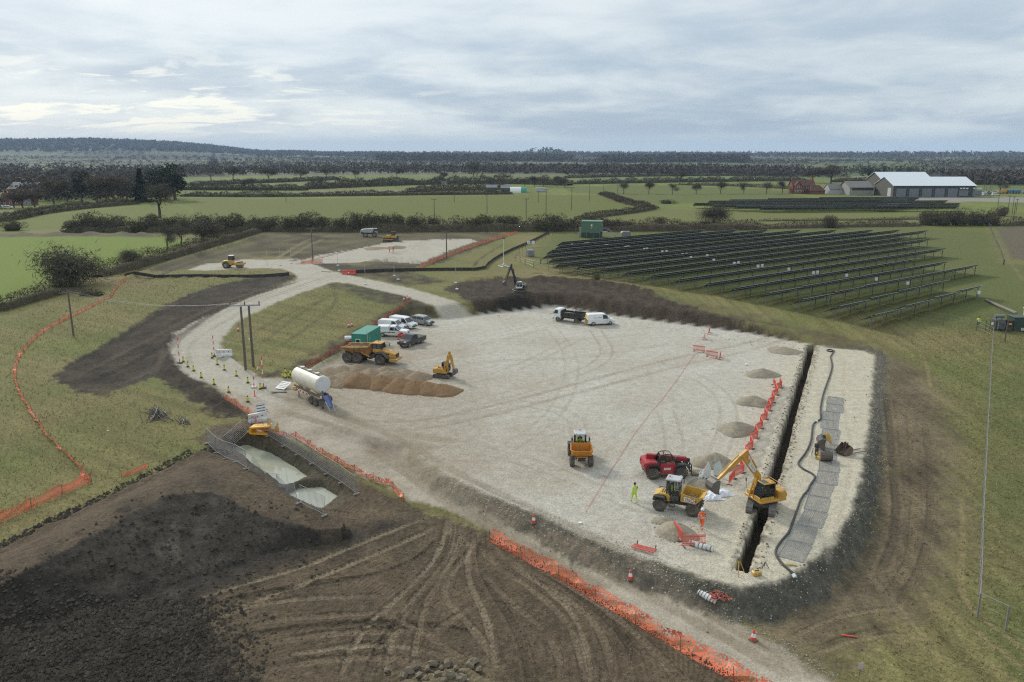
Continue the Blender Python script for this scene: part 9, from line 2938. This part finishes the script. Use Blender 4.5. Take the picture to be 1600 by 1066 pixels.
pole(900, 366, 351, 'short pale post left of the green substation', 0, 'short posts')
def cage():
	x, y, z = G(828.5, 401)
	t = empty('mesh_cage', (x, y, z), radians(15), 'grey mesh cage box standing on the green field', 'cage')
	MB().box((0, 0, .9), (1.5, 1.5, 1.7), .1).build('container', paint('milky_plastic', (.36, .38, .38), .5, 0, .3), t)
	m = MB()
	for k in range(7):
		q = -.84 + .28 * k
		for s in (-1, 1):
			m.box((q, s * .84, .95), (.035, .035, 1.9)); m.box((s * .84, q, .95), (.035, .035, 1.9))
	for k in range(5):
		for s in (-1, 1):
			m.box((0, s * .85, .1 + .45 * k), (1.7, .03, .04)); m.box((s * .85, 0, .1 + .45 * k), (.03, 1.7, .04))
	m.build('cage_bars', GALV, t)
cage()
for px, py, lb in [(826, 383, 'white warning plate on the fence behind the mesh cage, left one'), (833, 383, 'white warning plate on the fence behind the mesh cage, middle one')]:
	x, y, z = G(px, py + 3); o = MB().box((0, 0, 1.3), (.9, .05, .8), .01).cyl((0, .06, 0), (0, .06, 1.6), .05, n=5).build('warning_plate', WHITE, None, (x, y, z)); tag(o, lb, 'sign')
def transformer():
	x, y, z = G(1568, 517)
	t = empty('transformer_station', (x, y, z), radians(-4), 'dark green transformer kiosk with grey transformer at the right edge', 'transformer')
	MB().box((2.6, .8, 1.05), (2.7, 2.2, 2.1), .04).build('kiosk', DKG, t)
	MB().box((2.6, .8, 2.16), (2.85, 2.35, .12), .03).build('kiosk_roof', DKG, t)
	MB().box((3.0, -.36, .35), (1.3, .06, .42), .01).build('white_panel', LTGRY, t)
	MB().box((-.6, .6, .95), (1.5, 1.4, 1.5), .05).build('tank', GRY, t)
	for k in range(7):
		MB().box((-1.1 + .17 * k, -.28, .9), (.06, .35, 1.2), .01).build('cooling_fin', paint('fin_grey', (.20, .22, .23), .5), t)
	MB().cyl((-1.3, .6, 2.2), (.1, .6, 2.2), .26, n=14).build('expansion_tank', paint('blue_grey_tank', (.13, .19, .20), .45), t)
	MB().cyl((-1.0, .6, 1.6), (-1.0, .6, 2.0), .06, n=6).cyl((-.2, .6, 1.6), (-.2, .6, 2.0), .06, n=6).build('tank_support', GRY, t)
	MB().box((.6, -.2, .95), (.9, .7, 1.6), .04).build('switch_box', BLK, t)
	MB().box((.55, -.57, 1.2), (.5, .03, .3)).build('warning_sign', YEL2, t)
	m = MB()
	for k in range(4):
		m.box((-2.9 + .6 * k, -.3, .85), (.09, .09, 1.7))
	m.build('gate_post', paint('gate_green', (.05, .075, .035), .7), t)
	MB().box((-2.0, -.36, 1.2), (.3, .03, .4)).build('notice', WHITE, t)
	MB().tube([(3.4, 1.4, 2.2), (3.4, 1.4, 3.3)], .05, 5).box((3.4, 1.4, 3.4), (.3, .3, .3), .1).build('lamp', WHITE, t)
transformer()
pole(1570, 534, 519, 'short black post below the transformer kiosk', 0, 'short posts', .10)
a, b = G(1540, 470), G(1587, 496)
d = hypot(b[0] - a[0], b[1] - a[1])
o = MB().box((d / 2, 0, .14), (d, .45, .28), .04).build('cable_trough', paint('concrete_grey', (.25, .235, .21), .9), None, (a[0], a[1], a[2]), atan2(b[1] - a[1], b[0] - a[0])); tag(o, 'grey concrete cable trough between solar panels and transformer', 'cable trough')
for px, py, lb in [(845, 413, 'dark green post in the grass left of the solar rows'), (1568, 414, 'black post in the grass below the ploughed corner'), (933, 438, 'dark round shrub stump at the edge of the spoil bank')]:
	x, y, z = G(px, py)
	if px == 933:
		bush(x, y, 1.0, 1.5, lb, HEDGE_M)
	else:
		o = MB().box((0, 0, .6), (.22, .22, 1.3), .03).build('marker_post', DKG, None, (x, y, z)); tag(o, lb, 'post')
# ------------------------------------------------------------------ barns, houses and yards
SHEETW = paint('white_sheet_roof', (.62, .66, .68), .5, 0, .06)
OLVC = paint('olive_cladding', (.075, .070, .055), .7, 0, .1)
DGC = paint('dark_green_cladding', (.035, .045, .045), .7, 0, .1)
SHUT = paint('grey_shutter', (.15, .17, .19), .5, 0, .08)
def gabled(t, x0, x1, y0, y1, h, r, wall, roof, over=.5, wn='wall', rn='roof'):
	"""ridge along x"""
	m = MB()
	yc = (y0 + y1) / 2
	prof = [(y0, 0), (y1, 0), (y1, h), (yc, h + r), (y0, h)]
	V = [(x0, a, b) for a, b in prof] + [(x1, a, b) for a, b in prof]
	m.add(V, [(0, 4, 3, 2, 1), (5, 6, 7, 8, 9)] + [((i + 1) % 5, i, 5 + i, 5 + (i + 1) % 5)[::-1] for i in (0, 1, 4)])
	w = m.build(wn, wall, t)
	m = MB()
	for s, ye in ((-1, y0), (1, y1)):
		sl = r / abs(yc - ye)
		e = ye + s * over
		m.sheet([(x0 - over, e, h - over * sl + .05), (x1 + over, e, h - over * sl + .05), (x1 + over, yc, h + r + .05), (x0 - over, yc, h + r + .05)], .18, (0, s * .3, .95))
	ro = m.build(rn, roof, t)
	return w, ro
def big_barn():
	x0, y0 = PB(1395, 308); x1, _ = PB(1522, 308)
	t = empty('farm_barn', (x0, y0, H(x0, y0)), 0, 'large dark clad barn with a pale sheet roof and grey shutters', 'barn')
	L = x1 - x0
	w, r = gabled(t, 0, L, 0, 25, 6.6, 4.6, DGC, SHEETW, .6)
	MB().sheet([(-.08, 0, 0), (-.08, 25, 0), (-.08, 25, 6.55), (-.08, 12.5, 11.1), (-.08, 0, 6.55)], .06, (-1, 0, 0)).build('gable_cladding', OLVC, t)
	n = 7
	for i in range(5):
		MB().box((4.6 + i * 7.6, -.08, 2.5), (5.7, .16, 4.9), .02).build('shutter_door', SHUT, t)
		MB().box((.9 + i * 7.6, -.06, 3.0), (.7, .12, 5.8), .01).build('post', GRY, t)
	MB().box((41.5, -.08, 2.2), (5.5, .16, 3.4), .02).build('shutter_door', SHUT, t)
	MB().box((49.5, -.08, 2.2), (5.5, .16, 3.4), .02).build('shutter_door', SHUT, t)
	for xx in (39.8, 41.6, 43.4, 47.6, 49.4, 51.2):
		MB().box((xx, -.06, 5.0), (1.2, .12, .8), .01).build('window', WHITE, t)
	MB().box((-.12, 5.0, 2.6), (.14, 4.2, 5.0), .02).build('gable_door', LTGRY, t)
	x2, y2 = PB(1398, 305.5)
	t2 = empty('rear_barn', (x2 - 4, y0 + 27, H(x2, y0 + 27)), 0, 'second pale roofed barn rising behind the large barn', 'barn')
	gabled(t2, 0, 31, 0, 24, 8.6, 4.8, OLVC, SHEETW, .6)
big_barn()
def low_shed():
	x0, y0 = PB(1327, 305)
	x1 = PB(1368, 305)[0]
	t = empty('low_shed', (x0, y0, H(x0, y0)), 0, 'long low grey farm shed left of the big barn', 'shed')
	GRR = paint('grey_fibre_roof', (.15, .145, .13), .8, 0, .25)
	gabled(t, 0, x1 - x0 - 2, 0, 17, 4.6, 3.4, paint('pale_block', (.30, .29, .27), .9, 0, .2), GRR, .5)
	MB().box(((x1 - x0) / 2, -.05, 3.6), (x1 - x0 - 3, .1, 1.4), .01).build('open_front_shade', BLK, t)  # black board on the wall, painted shade for the inside of an open front
	x2, y2 = PB(1302, 304.5)
	t = empty('small_shed', (x2, y2 + 6, H(x2, y2 + 6)), 0, 'small grey gabled shed with pale end walls left of the low shed', 'shed')
	gabled(t, 0, 12.5, 0, 10, 3.2, 3.0, paint('grey_white_wall', (.40, .40, .40), .8, 0, .15), GRR, .3)
	MB().sheet([(12.6, 0, 0), (12.6, 10, 0), (12.6, 10, 3.1), (12.6, 5, 6.0), (12.6, 0, 3.1)], .05, (1, 0, 0)).build('end_wall', SHUT, t)
low_shed()
BRICK = paint('red_brick', (.20, .075, .045), .9, 0, .25, (.12, .06, .04), .4)
TILE = paint('brown_tile', (.115, .055, .038), .9, 0, .3, (.08, .05, .04), .4)
TILER = paint('orange_tile', (.34, .085, .030), .9, 0, .2, (.2, .08, .04), .4)
def window_on(t, x, z, y=-.02, w=1.3, h=1.3):
	f = MB().box((x, y, z), (w, .12, h), .01).build('window', WHITE, t)
	MB().box((x, y - .05, z), (w * .8, .06, h * .8)).build('pane', GLS, f)
def house():
	x0, y0 = PB(1238, 303)
	t = empty('brick_house', (x0, y0, H(x0, y0)), 0, 'red brick farmhouse with orange and brown tiled roofs', 'house')
	w, r = gabled(t, 0, 14, 0, 8, 5.2, 3.4, BRICK, TILE, .4)
	MB().box((.6, 4, 9.0), (.9, 1.0, 2.6), .05).build('chimney', BRICK, r)
	MB().box((13.4, 4, 9.0), (.9, 1.0, 2.4), .05).build('chimney', BRICK, r)
	t3 = MB()
	g = MB()
	prof = [(.8, 0), (4.6, 0), (4.6, 5.2), (2.7, 7.6), (.8, 5.2)]
	V = [(a, -2.4, b) for a, b in prof] + [(a, 1.0, b) for a, b in prof]
	g.add(V, [(0, 1, 2, 3, 4), (5, 9, 8, 7, 6)] + [(i, 5 + i, 5 + (i + 1) % 5, (i + 1) % 5) for i in range(5)])
	g.build('front_gable', BRICK, t)
	MB().sheet([(.5, -2.7, 5.0), (.5, 3, 5.0), (2.7, 3, 7.8), (2.7, -2.7, 7.8)], .12, (-.5, 0, .8)).sheet([(4.9, -2.7, 5.0), (4.9, 3, 5.0), (2.7, 3, 7.8), (2.7, -2.7, 7.8)], .12, (.5, 0, .8)).build('gable_roof', TILE, t)
	MB().sheet([(10.5, 1.2, 5.6), (14.2, 1.2, 5.6), (14.2, 4, 8.9), (11.2, 4, 8.9)], .15, (0, -.5, .8)).build('new_roof_tiles', TILER, t)
	for xx, zz in ((1.8, 1.8), (3.6, 1.8), (2.7, 4.4)):
		window_on(t, xx, zz, -2.44)
	for xx, zz in ((6.2, 1.8), (6.2, 4.2), (9.2, 4.2)):
		window_on(t, xx, zz, -.06)
	MB().box((7.7, -.06, 1.1), (1.1, .12, 2.1), .02).build('door', BLK, t)
	g = MB()
	g.loft([[(9.6, -5.5, 0), (18.6, -5.5, 0), (18.6, .2, 0), (9.6, .2, 0)], [(9.6, -5.5, 2.2), (18.6, -5.5, 2.2), (18.6, .2, 2.2), (9.6, .2, 2.2)]])
	gg = g.build('garage', BRICK, t)
	MB().loft([[(9.2, -6.0, 2.1), (19.0, -6.0, 2.1), (19.0, .2, 2.1), (9.2, .2, 2.1)], [(10.6, -2.8, 5.6), (15.6, -2.8, 5.6), (15.6, -2.4, 5.6), (10.6, -2.4, 5.6)]]).build('garage_roof', TILE, t)
house()
def left_farm():
	x0, y0 = PB(-8, 322)
	t = empty('left_farmhouse', (x0, y0 + 5, H(x0, y0 + 5)), radians(4), 'old brick farmhouse with tall chimneys at the left edge', 'house')
	t.scale = (.72,) * 3
	w, r = gabled(t, 0, 21, 0, 8, 4.6, 3.6, BRICK, TILE, .4)
	for xx in (4.5, 11.5, 18):
		MB().box((xx, 4, 9.2), (1.1, 1.1, 3.4), .05).build('chimney', BRICK, r)
	for xx in (2.5, 6.5, 10.5, 14.5):
		for zz in (1.6, 3.8):
			window_on(t, xx, zz, -.06, 1.4, 1.2)
	g = MB(); prof = [(16, 0), (20.5, 0), (20.5, 4.6), (18.2, 7.8), (16, 4.6)]
	V = [(a, -2, b) for a, b in prof] + [(a, 1, b) for a, b in prof]
	g.add(V, [(0, 1, 2, 3, 4), (5, 9, 8, 7, 6)] + [(i, 5 + i, 5 + (i + 1) % 5, (i + 1) % 5) for i in range(5)])
	g.build('front_gable', paint('grey_render', (.28, .26, .25), .9, 0, .15), t)
	window_on(t, 18.2, 1.8, -2.06); window_on(t, 18.2, 4.4, -2.06)
	x0, y0 = PB(14, 308)
	t = empty('left_barn', (x0, y0, H(x0, y0)), 0, 'big grey roofed barn behind the left farmhouse', 'barn')
	t.scale = (.8,) * 3
	gabled(t, 0, 20, 0, 18, 6, 4.4, OLVC, paint('pale_grey_roof', (.17, .165, .155), .8, 0, .15), .6)
	for i, (px, py) in enumerate([(2, 326), (13, 326), (14, 318), (47, 312), (4, 318)]):
		x, y = PB(px, py)
		car(x, y, radians(random.randrange(-20, 20)), ['white vehicle at the front left of the farmhouse yard', 'white vehicle in front of the middle farmhouse chimney', 'white vehicle behind the front one in the farmhouse yard', 'white vehicle at the right end of the farmhouse', 'white vehicle at the left gable of the farmhouse'][i], 'far', WHITE, 'vehicles in the left farmyard')
left_farm()
for px, py, h, kd, lb in [(2, 327, 6, 'oak', 'dark round tree at the very left edge before the farmhouse'), (22, 325, 8, 'oak', 'dark round tree in front of the left farmhouse, left one'), (36, 325, 9, 'oak', 'dark round tree in front of the left farmhouse, middle one'), (54, 324, 9, 'oak', 'dark round tree in front of the left farmhouse, right one')]:
	x, y = PB(px, py); tree(x, y, h, kd, lb, px % 5, wide=1.6)
def mid_farm():
	x0, y0 = PB(797, 301)
	t = empty('polytunnel', (x0, y0, H(x0, y0)), 0, 'white and green polytunnel in the distant farmyard', 'polytunnel')
	half = [(3.0 * cos(a), 3.6 * sin(a)) for a in np.linspace(0, pi, 11)]
	for nm, xa, xb, mt in (('white_cover', 0, 7.2, WHITE), ('green_cover', 7.2, 11.0, paint('tunnel_green', (.03, .30, .20), .5))):
		MB().loft([[(xa, p[0], p[1]) for p in half], [(xb, p[0], p[1]) for p in half]]).build(nm, mt, t)
	x, y = PB(838, 300)
	t = empty('yard_container', (x, y, H(x, y)), 0, 'pale grey container right of the polytunnel', 'container')
	MB().box((3, 0, 1.5), (6.5, 2.6, 2.6), .05).build('body', LTGRY, t); MB().box((3, 0, .12), (6, 2.2, .24)).build('base', BLK, t)
	x, y = PB(690, 293)
	t = empty('white_shed', (x, y, H(x, y)), 0, 'tiny white shed in the dark wooded hedge', 'shed')
	gabled(t, 0, 4, 0, 4, 3, 1.5, WHITE, GRY, .2)
	for i, (px, py, lb) in enumerate([(760, 300, 'dark farm shed at the left of the distant yard'), (783, 301, 'grey farm shed just left of the polytunnel')]):
		x, y = PB(px, py)
		t = empty('yard_shed', (x, y, H(x, y)), 0, lb, 'shed')
		gabled(t, 0, 7, 0, 6, 2.8, 1.6, GRY if i else OLVC, SHUT, .3)
mid_farm()
_cols = [WHITE, WHITE, SILVER, DKGREY, WHITE, SILVER, WHITE, DKGREY, WHITE, WHITE, SILVER]
CARPX = [1530, 1537, 1541, 1547, 1551, 1556, 1560, 1545, 1534, 1555, 1596]
for i, (px, py) in enumerate([(1530, 303.5), (1537, 304.5), (1541, 306), (1547, 304.5), (1551, 302.5), (1556, 302.3), (1560, 302), (1545, 302.5), (1534, 302), (1555, 305.5), (1596, 303)]):
	x, y = PB(px, py)
	car(x, y, radians(random.randrange(-60, 60)), ['white', 'white', 'silver', 'dark', 'white', 'silver', 'white', 'dark', 'white', 'white', 'silver'][i] + f' car parked right of the barn, {ORDN(1 + sorted(CARPX).index(px))} from the left', 'far', _cols[i], 'cars parked right of the barn')
def yard_kit():
	for px, py, mat, lb in [(1568, 303, ORG, 'orange loader machine among the cars right of the barn'), (1579, 303, paint('kit_blue', (.05, .16, .32), .5, 0, .1), 'blue farm trailer at the right end of the car park'), (1588, 303, _M['kit_blue'], 'second blue farm trailer at the right end of the car park')]:
		x, y = PB(px, py)
		t = empty('farm_machine', (x, y, H(x, y)), .2, lb, 'farm machine')
		MB().prism([(-2.6, .8), (-2.9, 2.4), (2.6, 2.4), (2.2, .8)], -1.1, 1.1, .1).build('body', mat, t)
		MB().box((2.9, 0, .9), (1.4, .3, .3), .03).build('drawbar', GRY, t)
		for xx in (-1.2, 1.0):
			for s in (-1, 1):
				wheel(t, xx, s * 1.0, .55, .35, RIMG, False, .55)
yard_kit()
